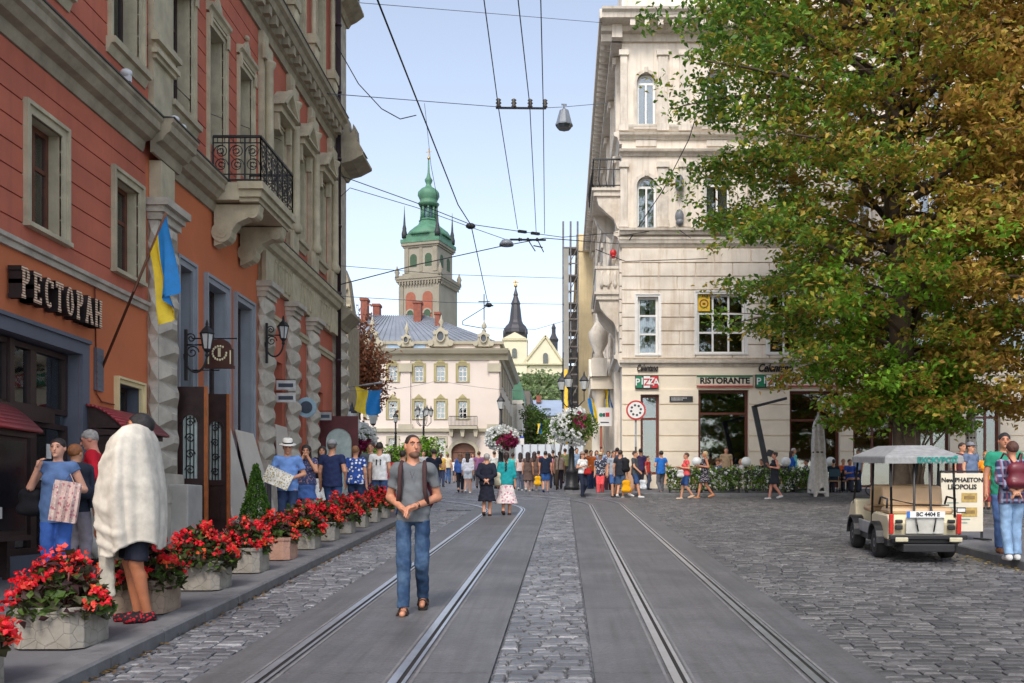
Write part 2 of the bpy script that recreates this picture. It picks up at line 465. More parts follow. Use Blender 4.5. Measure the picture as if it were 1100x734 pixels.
ARMS = dict(down=((.05, -.02, -.28), (.06, .04, -.52)), bent=((.08, -.05, -.27), (.0, .19, -.23)), belly=((.10, -.03, -.27), (-.13, .15, -.36)),
            face=((.04, .15, -.20), (-.11, .15, .06)), back=((.07, -.13, -.25), (-.13, -.16, -.40)), swf=((.05, .07, -.27), (.03, .25, -.43)),
            swb=((.06, -.13, -.25), (.07, -.12, -.50)), strap=((.13, .04, -.24), (-.05, .13, -.06)), chest=((.09, .02, -.26), (-.06, .22, -.13)),
            table=((.06, .1, -.25), (-.02, .33, -.24)))
def _ik(hip, ank, l1, l2, fwd=-1):
    h = np.array(hip); a = np.array(ank); d = a - h; L = min(np.linalg.norm(d), (l1 + l2) * .999); u = d / np.linalg.norm(d)
    x = (l1 * l1 - l2 * l2 + L * L) / (2 * L); y = math.sqrt(max(l1 * l1 - x * x, 0)); n = np.array([0, fwd, 0.0]); n -= u * (n @ u); n /= np.linalg.norm(n) + 1e-9
    return h + u * x + n * y

SKIN = {}
def skin_mat(tone):
    k = 'skin_%d' % tone[0]
    if k not in SKIN: SKIN[k] = M(k, tone, .5, .12, 12, .08, 120, spec=.35)
    return SKIN[k]
FAIR = (214, 160, 132); TAN = (176, 118, 88); MIDS = (200, 145, 115)
def cmat(c, pat=None, c2=(235, 235, 230), c3=None, scale=14):
    return M_cloth('cloth_%s_%d_%d_%d' % (pat or 'plain', *c) + ('_%d' % scale), c, pat, c2, c3, scale)
def denim(c=(60, 85, 125)): return M_cloth('denim_%d_%d_%d' % c, c, 'denim', tuple(min(255, int(x * 1.5)) for x in c))

def person(label, px, Y, h=1.7, head=0, fem=False, top=None, sleeve=.45, hem=.93, bot=None, blen=1.0, skirt=None, dress=False, hair='short', hairc=(45, 33, 26),
           shoe=(40, 38, 38), la='down', ra='down', st=.0, skin=MIDS, res=.014, on=None, yaw=0, pitch=0, sit=False, wide=1.0, hat=None, X=None, group=None, lg=1.0):
    """one walking, standing or sitting figure; faces -Y turned by 'head' degrees; returns the Empty"""
    X = XP(px, Y) if X is None else X
    z0 = gz(Y) + (on if on is not None else 0)
    root = thing('person', label, 'person', (X, Y, z0), R(head), group)
    sc = h / 1.75; hw = .092; W = wide; sw = (.168 if fem else .188) * (.5 + .5 * W)
    zh = .52 if sit else .93; up = zh - .93            # seat height change
    O = np.array([0, 0, up])
    hips = [np.array([s * hw, 0, .93]) + O for s in (-1, 1)]; legs = []
    for i, s in enumerate((-1, 1)):
        if sit: kn = hips[i] + np.array([s * .03, -.44, .02]); an = kn + np.array([0, .03, -.46]); tilt = 0
        else:
            f = st * (1 if i == 0 else -1); lift = .05 + abs(st) * .12 if f < -.05 else 0
            an = np.array([s * (hw - .015), -f + .03, .085 + max(0, lift)]); kn = _ik(hips[i], an, .435, .42); tilt = lift
        legs.append((hips[i], kn, an, tilt))
    sh = [np.array([s * sw, .005, 1.425]) + O for s in (-1, 1)]; arms = []
    for i, (s, a) in enumerate(((-1, ra), (1, la))):
        e, w = ARMS[a] if isinstance(a, str) else a
        E = sh[i] + np.array([s * e[0], -e[1], e[2]]); Wp = sh[i] + np.array([s * w[0], -w[1], w[2]]); arms.append((sh[i], E, Wp))
    torso = [cap((0, .0, .97 + up), (0, .005, 1.10 + up), .105 * W, .092 * W, .03, 0, (1.32, .92, 1)),
             cap((0, .005, 1.10 + up), (0, .01, 1.33 + up), .092 * W, .115 * W, .04, 0, (1.25, .88, 1)),
             cap(sh[0] + np.array([.03, 0, -.01]), sh[1] - np.array([.03, 0, .01]), .062, .062, .05)]
    if fem: torso += [ell((s * .07, -.085, 1.275 + up), (.07, .06, .07), .04) for s in (-1, 1)]; torso += [cap((-.06, .01, .95 + up), (.06, .01, .95 + up), .112 * W, .112 * W, .05)]
    # head
    Rh = rotz(R(yaw)) @ rotx(R(-pitch)); nb = np.array([0, .0, 1.52]); hd = []
    def hp(p): return Rh @ (np.array(p) - nb) + nb + O
    hd += [ell(hp((0, .015, 1.655)), (.076, .097, .098), .02, Rh), ell(hp((0, -.028, 1.598)), (.056, .062, .072), .03, Rh)]
    hd += [cap((0, .02, 1.42 + up), hp((0, .012, 1.58)), .068 if not fem else .056, .054 if not fem else .046, .035)]
    hd += [cap(hp((0, -.085, 1.655)), hp((0, -.108, 1.618)), .010, .0145, .012), cap(hp((-.036, -.072, 1.672)), hp((.036, -.072, 1.672)), .014, .014, .015)]
    hd += [ell(hp((s * .078, .012, 1.637)), (.011, .023, .033), .006, Rh) for s in (-1, 1)]
    hd += [ell(hp((0, -.078, 1.548)), (.026, .020, .02), .02, Rh), cap(hp((-.018, -.089, 1.583)), hp((.018, -.089, 1.583)), .0075, .0075, .008)]
    if res < .015: hd += [ell(hp((s * .031, -.097, 1.652)), (.017, .014, .011), .012, Rh, True) for s in (-1, 1)]
    body = [dict(p) for p in torso] + hd
    for (a, e, w) in arms: body += [cap(a, e, .05 * W, .042, .025), cap(e, w, .041, .029, .015)]
    for (a, k_, n, tl) in legs:
        body += [cap(a, k_, .083 * W * lg, .056 * lg, .03), cap(k_, n, .056 * lg, .038, .02), cap(k_ + (n - k_) * .25 + np.array([0, .018, 0]), n + (k_ - n) * .45, .045 * lg, .04 * lg, .02)]
        toe = n + np.array([0, -.15, -.05 - tl * .4 if not sit else -.05]); body += [cap(n + np.array([0, .025, -.04 + tl * .3]), toe, .033, .028, .02)]
    # hands: palm and five bent fingers
    ex = MB()
    for i, (a, e, w) in enumerate(arms):
        s = -1 if i == 0 else 1; d = (w - e) / (np.linalg.norm(w - e) + 1e-9); side = np.array([0, -1.0, 0]) if abs(d[1]) < .8 else np.array([-s * 1.0, 0, 0])
        side = side - d * (side @ d); side /= np.linalg.norm(side); nrm = np.cross(d, side) * s
        pc = w + d * .05; body += [cap(w, pc + d * .03, .027, .034, .015, 0)]
        L = (.062, .074, .08, .072)
        if res >= .009:
            for j in range(4):
                q = pc + d * .045 + side * (.027 - .018 * j); r1 = q + d * L[3 - j] * .5 - nrm * .006; r2 = q + d * L[3 - j] * .9 - nrm * .03
                ex.tube([q - d * .03, q, r1, r2], [.01, .0098, .009, .007], 5)
            q = w + d * .035 + side * .028; ex.tube([q - side * .02, q + side * .018 + d * .02, q + side * .022 + d * .05], [.012, .011, .008], 5)
        else:
            for j in range(4):
                q = pc + d * .03 + side * (.028 - .0185 * j); r1 = q + d * L[3 - j] * .62 - nrm * .004; r2 = r1 + d * L[3 - j] * .35 - nrm * .035
                body += [cap(q, r1, .0098, .009, .004), cap(r1, r2, .009, .0075, .004)]
            q = w + d * .03 + side * .024; body += [cap(q, q + side * .025 + d * .03, .013, .011, .008), cap(q + side * .025 + d * .03, q + side * .022 + d * .062, .011, .009, .004)]
    organic('body', body, res, skin_mat(skin), root, sc=sc, extra=ex)
    seed = len(label) + px
    # upper garment
    if top:
        pr = [dict(p) for p in torso]; zb = hem + up
        pr.append(cap((0, .005, zb), (0, .0, 1.2 + up), (.108 if not fem else .112) * W, .10 * W, .04, 2, (1.58, 1.14, 1)))
        if sleeve:
            for (a, e, w) in arms:
                if sleeve <= 1: pr.append(cap(a, a + (e - a) * sleeve, .053 * W, .053 * W, .03, 1))
                else: pr += [cap(a, e, .058 * W, .05, .03), cap(e, e + (w - e) * (sleeve - 1), .05, .043, .015, 1)]
        organic('dress' if dress and skirt is None else 'shirt', pr, res, top, root, infl=.010, clips=[((0, 0, -1), -zb)], sc=sc, wob=.0035 if res > .007 else .006, seed=seed)
    if bot:
        pr = [dict(p) for p in torso[:1]] + ([dict(torso[-1])] if fem else [])
        for (a, k_, n, tl) in legs:
            if blen >= .55:
                t = (blen - .5) / .5; pr += [cap(a, k_, .088 * W * lg, .067 * lg, .025), cap(k_, k_ + (n - k_) * t, .066 * lg, .054 * lg, .02, 1)]
            else: pr += [cap(a, a + (k_ - a) * (blen / .5), .09 * W, .083, .02, 1)]
        organic('trousers' if blen > .7 else 'shorts', pr, res, bot, root, infl=.011, clips=[((0, 0, 1), (min(1.06, hem + .015) if top else 1.06) + up)], sc=sc, wob=.003 if res > .007 else .0045, seed=seed + 3)
    if skirt:
        m_, zl, rr = skirt
        organic('skirt', [cap((0, 0, 1.04), (0, 0, zl), .094, rr, .02, 3, (1.25, .95, 1)), cap((-.05, .01, .95), (.05, .01, .95), .125, .125, .03)], res, m_, root, infl=.012, sc=sc, wob=.005, seed=seed)
    # shoes
    for (a, k_, n, tl) in (legs if shoe else ()):
        toe = n + np.array([0, -.155, -.055 - tl * .4]); heel = n + np.array([0, .03, -.05 + tl * .35])
        zmin = min(toe[2], heel[2]) - .03
        organic('shoe', [cap(heel, toe, .041, .037, .02), cap(n + np.array([0, .01, -.03]), heel + (toe - heel) * .35, .045, .04, .02)], min(res, .012), cmat(shoe) if not isinstance(shoe, bpy.types.Material) else shoe, root, infl=.004, sc=sc,
                clips=[((0, 0, -1), -(zmin + .0)), ((0, 0, 1), n[2] + .005)])
    # hair
    if hair:
        hc = M('hair_%d_%d_%d' % hairc, hairc, .5, .35, 25, .5, 160)
        hz = [ell(hp((0, .022, 1.668)), (.086, .104, .1), .01, Rh)]
        fn = Rh @ np.array([0, -1.0, -.45]); fn /= np.linalg.norm(fn); lim = fn @ hp((0, -.062, 1.69))
        cl = [(fn, lim)]
        if hair == 'short': cl.append((tuple(-(Rh @ np.array([0, .55, .85]))), -(np.array([0, .55, .85]) @ (Rh.T @ hp((0, .06, 1.60))))))
        if hair == 'buzz':
            hz = [ell(hp((0, .022, 1.662)), (.0795, .1, .0975), .01, Rh)]
            fn = Rh @ np.array([0, -1.0, -.1]); fn /= np.linalg.norm(fn); cl = [(fn, fn @ hp((0, -.048, 1.7))), (tuple(-(Rh @ np.array([0, .35, .94]))), -(np.array([0, .35, .94]) @ (Rh.T @ hp((0, .04, 1.625)))))]
        if hair == 'long': hz += [cap(hp((0, .07, 1.66)), hp((0, .105, 1.36)), .075, .06, .04, 0, (1.25, .75, 1)), cap(hp((-.07, .03, 1.66)), hp((-.085, .04, 1.42)), .03, .025, .02), cap(hp((.07, .03, 1.66)), hp((.085, .04, 1.42)), .03, .025, .02)]; cl = [(fn, lim + .012)]
        if hair == 'bob': hz += [cap(hp((0, .05, 1.66)), hp((0, .055, 1.575)), .078, .06, .03, 0, (1.1, .85, 1))]
        if hair == 'braid':
            hz += [cap(hp((0, .06, 1.66)), hp((0, .08, 1.55)), .07, .04, .03)]
            hz += [ell((.01 * (-1) ** j, .125 + .02 * math.sin(j * .4), 1.5 - .042 * j), (.024, .022, .028), .01) for j in range(14)]
        if hair == 'tail': hz += [ell(hp((0, .125, 1.69)), (.03, .035, .03), .02), cap(hp((0, .13, 1.68)), hp((0, .14, 1.5)), .032, .014, .02)]
        if hair == 'bun': hz += [ell(hp((0, .09, 1.72)), (.04, .04, .04), .02)]
        organic('hair', hz, min(res, .012), hc, root, clips=cl, sc=sc, wob=.003, seed=seed)
    if abs(head + yaw) < 100 and .007 < res < .0195 and not (label.startswith('woman in sleeveless')):
        em = M('eye_dark', (44, 32, 28), .4)
        for s in (-1, 1):
            b = MB(T=Matrix.Scale(sc, 4)); b.ball(tuple(hp((s * .031, -.082, 1.652))), .011, 6, sc=(1.2, .8, .7)); b.tube([tuple(hp((s * x, y, z))) for x, y, z in ((.014, -.092, 1.675), (.031, -.091, 1.681), (.048, -.078, 1.674))], .0045, 4); b.build('eye', em, root, local=True)
        b = MB(T=Matrix.Scale(sc, 4)); b.tube([tuple(hp((x, y, 1.584))) for x, y in ((-.022, -.09), (0, -.097), (.022, -.09))], [.003, .007, .003], 5); b.build('lips', M('lip_tone', (158, 92, 82), .5), root, local=True)
    if hat:
        kind, hcol = hat; b = MB(T=Matrix.Scale(sc, 4) @ Matrix.Translation(Vector(hp((0, .01, 1.70)))) @ Matrix(Rh.tolist()).to_4x4())
        if kind == 'brim': b.lathe((0, 0, 0), [(.155, -.01), (.16, 0), (.10, .012), (.095, .03), (.09, .09), (.075, .105), (.0, .1)], 20, 0, True, .95, 1.15); b.lathe((0, 0, 0), [(.099, .012), (.0985, .04)], 20, 1, True, .95, 1.15)
        else: b.lathe((0, .01, 0), [(.098, -.01), (.1, .01), (.09, .06), (.05, .092), (0, .1)], 16, 0, True, .95, 1.12); b.lathe((0, -.11, 0), [(.075, -.006), (.075, .006), (0, .01)], 14, 0, True, 1, 1)
        b.build('hat', [cmat(hcol), cmat((40, 40, 46))], root, local=True)
    root['_'] = 0; del root['_']
    return root

def bag(name, label, cat, c, size, mat, strap=None, rz=0, taper=.8, sm=None, hang=None):
    """soft bag: swollen box body with an optional strap through the given world points"""
    t = thing(name, label, cat, c, rz); w, d, hh = size
    organic('bag_body', [cap((-w * .32, 0, -hh * .3), (w * .32, 0, -hh * .3), d * .5, d * .5, hh * .25), cap((-w * .32 * taper, 0, hh * .28), (w * .32 * taper, 0, hh * .28), d * .4, d * .4, hh * .3),
            cap((0, 0, -hh * .3), (0, 0, hh * .28), d * .5, d * .42, hh * .2, 0, (w / d * .9, 1, 1))], max(.008, min(size) * .09), mat, t, wob=.003)
    if strap:
        b = MB(); b.tube(strap, .011, 6); s = b.build('strap', sm or mat, t)
        if rz:
            s.matrix_parent_inverse = Matrix.Rotation(-rz, 4, 'Z')
    return t
# ------------------------------------------------------------------ render, camera, light
sc_ = bpy.context.scene
sc_.view_settings.view_transform = 'Standard'; sc_.view_settings.look = 'None'; sc_.view_settings.gamma = 1; sc_.view_settings.use_curve_mapping = False
sc_.view_settings.exposure = 0.92
sc_.cycles.max_bounces = 6; sc_.cycles.transparent_max_bounces = 12; sc_.cycles.use_denoising = True
cam = bpy.data.objects.new('camera', bpy.data.cameras.new('camera')); col.objects.link(cam); sc_.camera = cam
cam.location = (0, 0, H); cam.rotation_euler = (R(90), 0, 0); cam.data.sensor_width = 36; cam.data.lens = 36 * F / 1100
cam.data.shift_x = -(VX - 550) / 1100; cam.data.shift_y = (YH - 367) / 1100; cam.data.clip_end = 3000; cam.data.clip_start = .1
w = bpy.data.worlds.new('World'); sc_.world = w; w.use_nodes = True; nt = w.node_tree
SUN_EL, SUN_AZ = 48, 191        # azimuth clockwise from +Y: high behind the camera
sky = nt.nodes.new('ShaderNodeTexSky'); sky.sky_type = 'NISHITA'; sky.sun_disc = False; sky.sun_elevation = R(SUN_EL); sky.sun_rotation = R(SUN_AZ)
sky.air_density = 1.0; sky.dust_density = 2.2; sky.ozone_density = 1.0; sky.altitude = 300
bg = nt.nodes['Background']; bg.inputs['Strength'].default_value = .15
hs = nt.nodes.new('ShaderNodeHueSaturation'); hs.inputs['Saturation'].default_value = .64; hs.inputs['Value'].default_value = 1.0
nt.links.new(sky.outputs[0], hs.inputs['Color']); nt.links.new(hs.outputs[0], bg.inputs['Color'])
sun = bpy.data.objects.new('sun', bpy.data.lights.new('sun', 'SUN')); col.objects.link(sun)
sun.data.energy = 1.25; sun.data.angle = R(16); sun.data.color = (1, .95, .87)
d = Vector((math.sin(R(SUN_AZ)) * math.cos(R(SUN_EL)), math.cos(R(SUN_AZ)) * math.cos(R(SUN_EL)), math.sin(R(SUN_EL))))
sun.rotation_euler = d.to_track_quat('Z', 'Y').to_euler(); sun.location = (0, -20, 40)

# ------------------------------------------------------------------ ground
mb = MB(); ys = [-80, 160, 260, 900]; xs = [-500, 500]
zz = [gz(-80) if False else SL * -80, gz(160), gz(160) + 2, gz(160) + 2]
for i in range(3): mb.quad((-500, ys[i], zz[i]), (500, ys[i], zz[i]), (500, ys[i + 1], zz[i + 1]), (-500, ys[i + 1], zz[i + 1]))
k = NT('cobble_ground'); v = k.coord()
br = k.new('ShaderNodeTexBrick'); br.offset = .5; br.inputs['Scale'].default_value = 1; br.inputs['Brick Width'].default_value = .24; br.inputs['Row Height'].default_value = .16
br.inputs['Mortar Size'].default_value = .012; br.inputs['Mortar Smooth'].default_value = .5
br.inputs['Color1'].default_value = (*lin((84, 86, 94)), 1); br.inputs['Color2'].default_value = (*lin((112, 112, 118)), 1); br.inputs['Mortar'].default_value = (*lin((52, 50, 50)), 1)
dn = k.new('ShaderNodeTexNoise'); dn.inputs['Scale'].default_value = .8; k.link(v, dn.inputs['Vector'])
ad = k.new('ShaderNodeMix', data_type='VECTOR'); ad.inputs[0].default_value = .12; k.link(v, ad.inputs[4]); k.link(dn.outputs['Color'], ad.inputs[5])
k.link(ad.outputs[1], br.inputs['Vector']); k.link(k.mix(.25, br.outputs['Color'], k.ramp(k.noise(v, .5, 5), [(.3, (.03, .03, .035)), (.7, (.2, .2, .22))])), k.b.inputs['Base Color'])
k.b.inputs['Roughness'].default_value = .5; k.bump(br.outputs['Fac'], -.5, .02)
struct('ground', mb, k.m)

# cobbles near enough to be told apart: each stone a bevelled sett, all of them one sheet
def setts(name, regions, mat):
    V = []; Q = []; T = []
    r_ = random.Random(5)
    for (fx0, fx1, y0, y1, rh, lw, wav) in regions:
        y = y0
        while y < y1:
            x0, x1 = fx0(y), fx1(y); x = x0 - r_.random() * lw * .5
            while x < x1:
                w_ = lw * r_.uniform(.7, 1.3); a, b = max(x, x0), min(x + w_, x1); x += w_
                if b - a < .05: continue
                g = .006; hz = r_.uniform(-.006, .006); tx, ty = r_.uniform(-.022, .022), r_.uniform(-.03, .03); tone = r_.random()
                def yy(xx, yv): return yv + (wav * math.sin(xx * .55 + 1) if wav else 0) + r_.uniform(-.008, .008)
                h1 = rh * r_.uniform(.94, 1.04); cx, cy = (a + b) / 2, y + h1 / 2; base = len(V)
                for ins, dz in ((0, -.035), (.002, .0), (.016, .011)):
                    for px_, py_ in ((a + g + ins, y + g + ins), (b - g - ins, y + g + ins), (b - g - ins, y + h1 - g - ins), (a + g + ins, y + h1 - g - ins)):
                        Y2 = yy(px_, py_); V.append((px_, Y2, SL * Y2 + .02 + hz + dz + (tx * (px_ - cx) + ty * (py_ - cy) if dz >= 0 else 0)))
                for l in (0, 4):
                    for j in range(4): Q.append((base + l + j, base + l + (j + 1) % 4, base + l + 4 + (j + 1) % 4, base + l + 4 + j)); T.append(tone)
                Q.append((base + 8, base + 9, base + 10, base + 11)); T.append(tone)
            y += rh
    o = raw_mesh(name, V, np.array(Q), mat)
    at = o.data.attributes.new('tone', 'FLOAT', 'FACE'); at.data.foreach_set('value', np.array(T, np.float32))
    return tag(o, kind='structure')
def M_sett(name, c1, c2, rough):
    k = NT(name); v = k.coord(); at = k.new('ShaderNodeAttribute', attribute_name='tone')
    cc = k.ramp(at.outputs['Fac'], [(0, lin(c1)), (.8, lin(c2)), (1, tuple(min(1, x * 1.25) for x in lin(c2)))])
    cc = k.mix(k.ramp(k.noise(v, 28, 4), [(.35, (0, 0, 0)), (.7, (.5, .5, .5))]), cc, tuple(x * .55 for x in lin(c1)))
    cc = k.mix(k.ramp(k.noise(v, .7, 4), [(.45, (0, 0, 0)), (.65, (.35, .35, .35))]), cc, tuple(x * .6 for x in lin(c1)))
    k.link(cc, k.b.inputs['Base Color']); k.b.inputs['Roughness'].default_value = rough; k.b.inputs['Specular IOR Level'].default_value = .55
    k.bump(k.noise(v, 45, 4), .35, .01); return k.m
TBL, TBR = -2.62, 2.28          # outer edges of the slab track bed
setts('cobblestones', [(lambda y: TBR, lambda y: min(16.0, max(2.3, y * .50)) if y < 13 else (6.2 if y < 18 else min(20, y * .5)), 4.5, 36.0, .128, .2, .12)], M_sett('sett_dark', (68, 67, 68), (106, 103, 102), .5))
setts('centre_cobbles', [(lambda y: -.52, lambda y: .21, 4.5, 33.0, .125, .19, 0), (kerbx, lambda y: TBL, 4.5, 26, .122, .18, 0)], M_sett('sett_light', (82, 82, 86), (122, 121, 124), .42))  # the kerb strip's sky reflection is partly put into this paler sett colour
setts('crossing_cobbles', [(lambda y: -12 if y > 27 else -2.6, lambda y: TBL if y < 33 else 2.3, 26.2, 44, .15, .22, .12)], M_sett('sett_mid', (80, 81, 86), (116, 116, 121), .45))

def strip(mb, x0, x1, y0, y1, dz, m=0, step=2.0):
    y = y0
    while y < y1 - 1e-6:
        e = min(y + step, y1)
        mb.quad((x0, y, SL * y + dz), (x1, y, SL * y + dz), (x1, e, SL * e + dz), (x0, e, SL * e + dz), m); y = e
bed = NT('track_slab'); v = bed.coord()
cc = bed.ramp(bed.noise(v, 1.3, 6, .65), [(.3, lin((86, 85, 87))), (.7, lin((112, 110, 111)))])
cc = bed.mix(bed.ramp(bed.noise(bed.coord((9, .35, 1)), 1.5, 4), [(.44, (0, 0, 0)), (.74, (.5, .5, .5))]), cc, lin((66, 65, 59)))
cc = bed.mix(bed.ramp(bed.noise(v, 6, 5), [(.6, (0, 0, 0)), (.75, (.5, .5, .5))]), cc, lin((116, 113, 112)))
cc = bed.mix(bed.ramp(bed.noise(v, .45, 6, .7), [(.5, (0, 0, 0)), (.68, (.5, .5, .5))]), cc, lin((76, 74, 73)))
cc = bed.mix(bed.ramp(bed.noise(v, 60, 3), [(.35, (.35, .35, .35)), (.6, (0, 0, 0))]), cc, lin((50, 49, 50)))
bed.link(cc, bed.b.inputs['Base Color']); bed.b.inputs['Roughness'].default_value = .55
vo = bed.new('ShaderNodeTexVoronoi'); vo.inputs['Scale'].default_value = 22; bed.link(v, vo.inputs['Vector']); bed.bump(vo.outputs['Distance'], .25, .01)
mb = MB(); rr = random.Random(3)
for x0, x1, ye in ((TBL, -.53, 33.0), (.22, TBR, 34.5)):
    y = 4.0
    while y < ye:
        e = min(y + 2.9, ye)
        mb.T = None; z = .03
        vs = [(x0, y + .018, SL * y + z), (x1, y + .018, SL * y + z), (x1, e - .012, SL * e + z), (x0, e - .012, SL * e + z)]
        mb.add(vs + [(a, b, c - .05) for a, b, c in vs], [(0, 1, 2, 3), (0, 1, 5, 4), (1, 2, 6, 5), (2, 3, 7, 6), (3, 0, 4, 7)]); y = e
struct('track_bed', mb, bed.m)

# tram rails: running head, dark groove, guard lip, and the concrete joints beside them
steel = M('rail_steel', (206, 208, 214), .34, .12, 6, .04, 60, metal=.85); groove = M('rail_groove', (34, 30, 28), .8); joint = M('rail_joint', (112, 110, 110), .6, .3, 5)
def rail(xa, bend_y, label):
    cl = [(xa, y) for y in np.arange(4.5, bend_y, 1.5)]
    x, y, a = xa, bend_y, 0.0
    for i in range(26):
        cl.append((x, y)); a += R(3.2); x -= .62 * math.sin(a); y += .62 * math.cos(a)
    mb = MB(); bands = ((-.105, -.082, .033, 2), (-.06, .002, .043, 0), (.002, .034, .036, 1), (.034, .062, .041, 0), (.082, .105, .033, 2))
    N = len(cl)
    for (o0, o1, dz, m) in bands:
        vs = []
        for i, (cx, cy) in enumerate(cl):
            p, q = cl[max(i - 1, 0)], cl[min(i + 1, N - 1)]; dx, dy = q[0] - p[0], q[1] - p[1]; L = math.hypot(dx, dy); nx, ny = dy / L, -dx / L
            for oo in (o0, o1):
                X_, Y_ = cx + nx * oo, cy + ny * oo; vs.append((X_, Y_, SL * Y_ + dz))
        mb.add(vs, [(2 * i, 2 * i + 1, 2 * i + 3, 2 * i + 2) for i in range(N - 1)], m)
    tag(mb.build('tram_rail', [steel, groove, joint]), label, 'rail', 'tram rails')
rail(-2.14, 26.0, 'steel tram rail nearest the flower planters')
rail(-1.16, 26.8, 'steel tram rail bordering the centre cobbles on the side of the flower planters')
rail(.82, 29.5, 'steel tram rail bordering the centre cobbles on the side of the tour cart')
rail(1.80, 30.2, 'steel tram rail beside the dark cobbles where the tour cart stands')

# pavements and kerbs
pm = M('pavement_slab', (98, 97, 100), .7, .2, 1.2, .2, 25, dirt=.45, dirtc=(68, 67, 71)); km = M('kerb_granite', (104, 103, 104), .7, .25, 5, .3, 35, dirt=.5, dirtc=(88, 85, 82))
def pave(name, poly, dz=PAVE):
    mb = MB(); n = len(poly); mb.add([(x, y, SL * y + dz) for x, y in poly] + [(x, y, SL * y - .1) for x, y in poly], [tuple(range(n))] + [(i, (i + 1) % n, n + (i + 1) % n, n + i) for i in range(n)])
    return struct(name, mb, pm)
pave('pavement', [(kerbx(2) - .3, 2), (kerbx(26) - .3, 26), (-7.4, 28.5), (-7.4, 2)])
pave('pavement', [(6.6, 4), (40, 4), (40, 19), (6.75, 19)])
pave('pavement', [(.35, 36.1), (60, 36.1), (60, 48), (6, 48), (6, 110), (.35, 110)])
def kerb(pts, w, dz):
    mb = MB()
    for (x0, y0), (x1, y1) in zip(pts, pts[1:]):
        n = max(1, int(math.hypot(x1 - x0, y1 - y0) / 1.0))
        for i in range(n):
            a, b = (i + .006) / n, (i + .994) / n
            A = Vector((x0 + (x1 - x0) * a, y0 + (y1 - y0) * a, 0)); B = Vector((x0 + (x1 - x0) * b, y0 + (y1 - y0) * b, 0))
            t = (B - A).normalized(); nn = Vector((t.y, -t.x, 0)) * w / 2; vs = []
            for z, ins in ((-.15, 0), (dz - .02, 0), (dz, .018)):
                for p, sg in ((A, 1), (B, 1), (B, -1), (A, -1)):
                    q = p + nn * sg * (1 - ins / (w / 2)); vs.append((q.x, q.y, SL * q.y + z))
            mb.add(vs, [(8, 9, 10, 11)] + [(l + j, l + (j + 1) % 4, l + 4 + (j + 1) % 4, l + 4 + j) for l in (0, 4) for j in range(4)])
    return struct('kerb', mb, km)
kerb([(kerbx(2) - .15, 2), (kerbx(24) - .15, 24), (kerbx(25) - .7, 26.2), (-7.0, 27.6)], .3, PAVE + .012)
kerb([(6.45, 4), (6.6, 19), (40, 19.2)], .3, PAVE + .012)
kerb([(.2, 110), (.2, 36), (60, 36)], .3, PAVE + .012)
# fallen leaves along the kerbs
def litter(name, spots, mat, n, kind='stuff'):
    V = []; Q = []; r_ = random.Random(9)
    for i in range(n):
        x, y = spots(r_); a = r_.random() * 6.28; s = r_.uniform(.018, .04); z = SL * y + .035
        for dx, dy in ((1, 0), (0, .6), (-1, 0), (0, -.6)): V.append((x + s * (dx * math.cos(a) - dy * math.sin(a)), y + s * (dx * math.sin(a) + dy * math.cos(a)), z + r_.uniform(0, .02)))
        Q.append(tuple(range(4 * i, 4 * i + 4)))
    return tag(raw_mesh(name, V, np.array(Q), mat), kind=kind)
litter('fallen_leaves', lambda r: (lambda y: (6.28 - abs(r.gauss(0, .12)), y))(r.uniform(8, 17)), M_leaf('dry_leaf', (176, 150, 70)), 230)
litter('fallen_petals', lambda r: (lambda y: (kerbx(y) + abs(r.gauss(0, .07)), y))(r.uniform(6, 22)), M_leaf('dry_leaf_dark', (120, 96, 62)), 260)
# ------------------------------------------------------------------ red corner building on the left
XL = -6.9; L_ = Fac('L', XL)
red = M('red_plaster', (180, 98, 75), .8, .17, 1.2, .12, 40, dirt=.3, dirtc=(140, 82, 68), streak=.45)
orange = M('orange_plaster', (192, 108, 68), .8, .10, 1.0, .1, 40, dirt=.25, dirtc=(170, 90, 60))
stone = M('trim_stone', (178, 168, 142), .8, .2, 3, .25, 30, dirt=.45, dirtc=(132, 122, 100), streak=.35)
stone_d = M('dark_stone', (152, 142, 121), .85, .25, 3, .35, 25, dirt=.5, dirtc=(104, 96, 82), streak=.35)
gstone = M('grey_stone', (178, 170, 156), .85, .25, 3, .35, 25, dirt=.55, dirtc=(124, 117, 106))
bluegrey = M('bluegrey_paint', (88, 93, 105), .6, .12, 2, .08, 40, dirt=.2, dirtc=(92, 96, 108))
greyfr = M('palegrey_paint', (140, 145, 152), .6, .12, 2, .08, 40, dirt=.25, dirtc=(118, 124, 132))
wood_d = M('dark_wood', (52, 34, 32), .5, .35, 6, .15, 60); wood_b = M('brown_wood', (98, 56, 40), .5, .3, 6, .15, 60); wood_o = M('varnished_wood', (168, 96, 50), .4, .25, 8, .1, 60)
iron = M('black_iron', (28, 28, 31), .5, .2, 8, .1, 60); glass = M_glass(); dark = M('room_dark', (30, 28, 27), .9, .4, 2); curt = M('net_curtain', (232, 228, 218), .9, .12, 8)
cream_p = M('cream_niche', (214, 196, 150), .8, .12, 2)
RB = thing('red_building', 'tall red plaster building with stone trim, balcony and РЕСТОРАН sign', 'building', (XL, 11, 0))
Y0, Y1 = 4.0, 28.3
Z_B, Z_C, Z_C2, Z_T = 4.88, 7.42, 12.4, 19.5
low_holes = [(8.2, 13.48, .0, 3.80), (14.62, 15.42, 1.5, 3.55)]
bay_holes = [(16.95, 17.55, 2.3, 5.98), (18.3, 19.3, 2.3, 5.98), (19.92, 20.88, 2.3, 5.98)]
s3_holes = [(22.45, 23.25, .8, 5.15), (24.35, 25.05, .8, 5.0), (26.35, 27.15, .8, 4.9)]
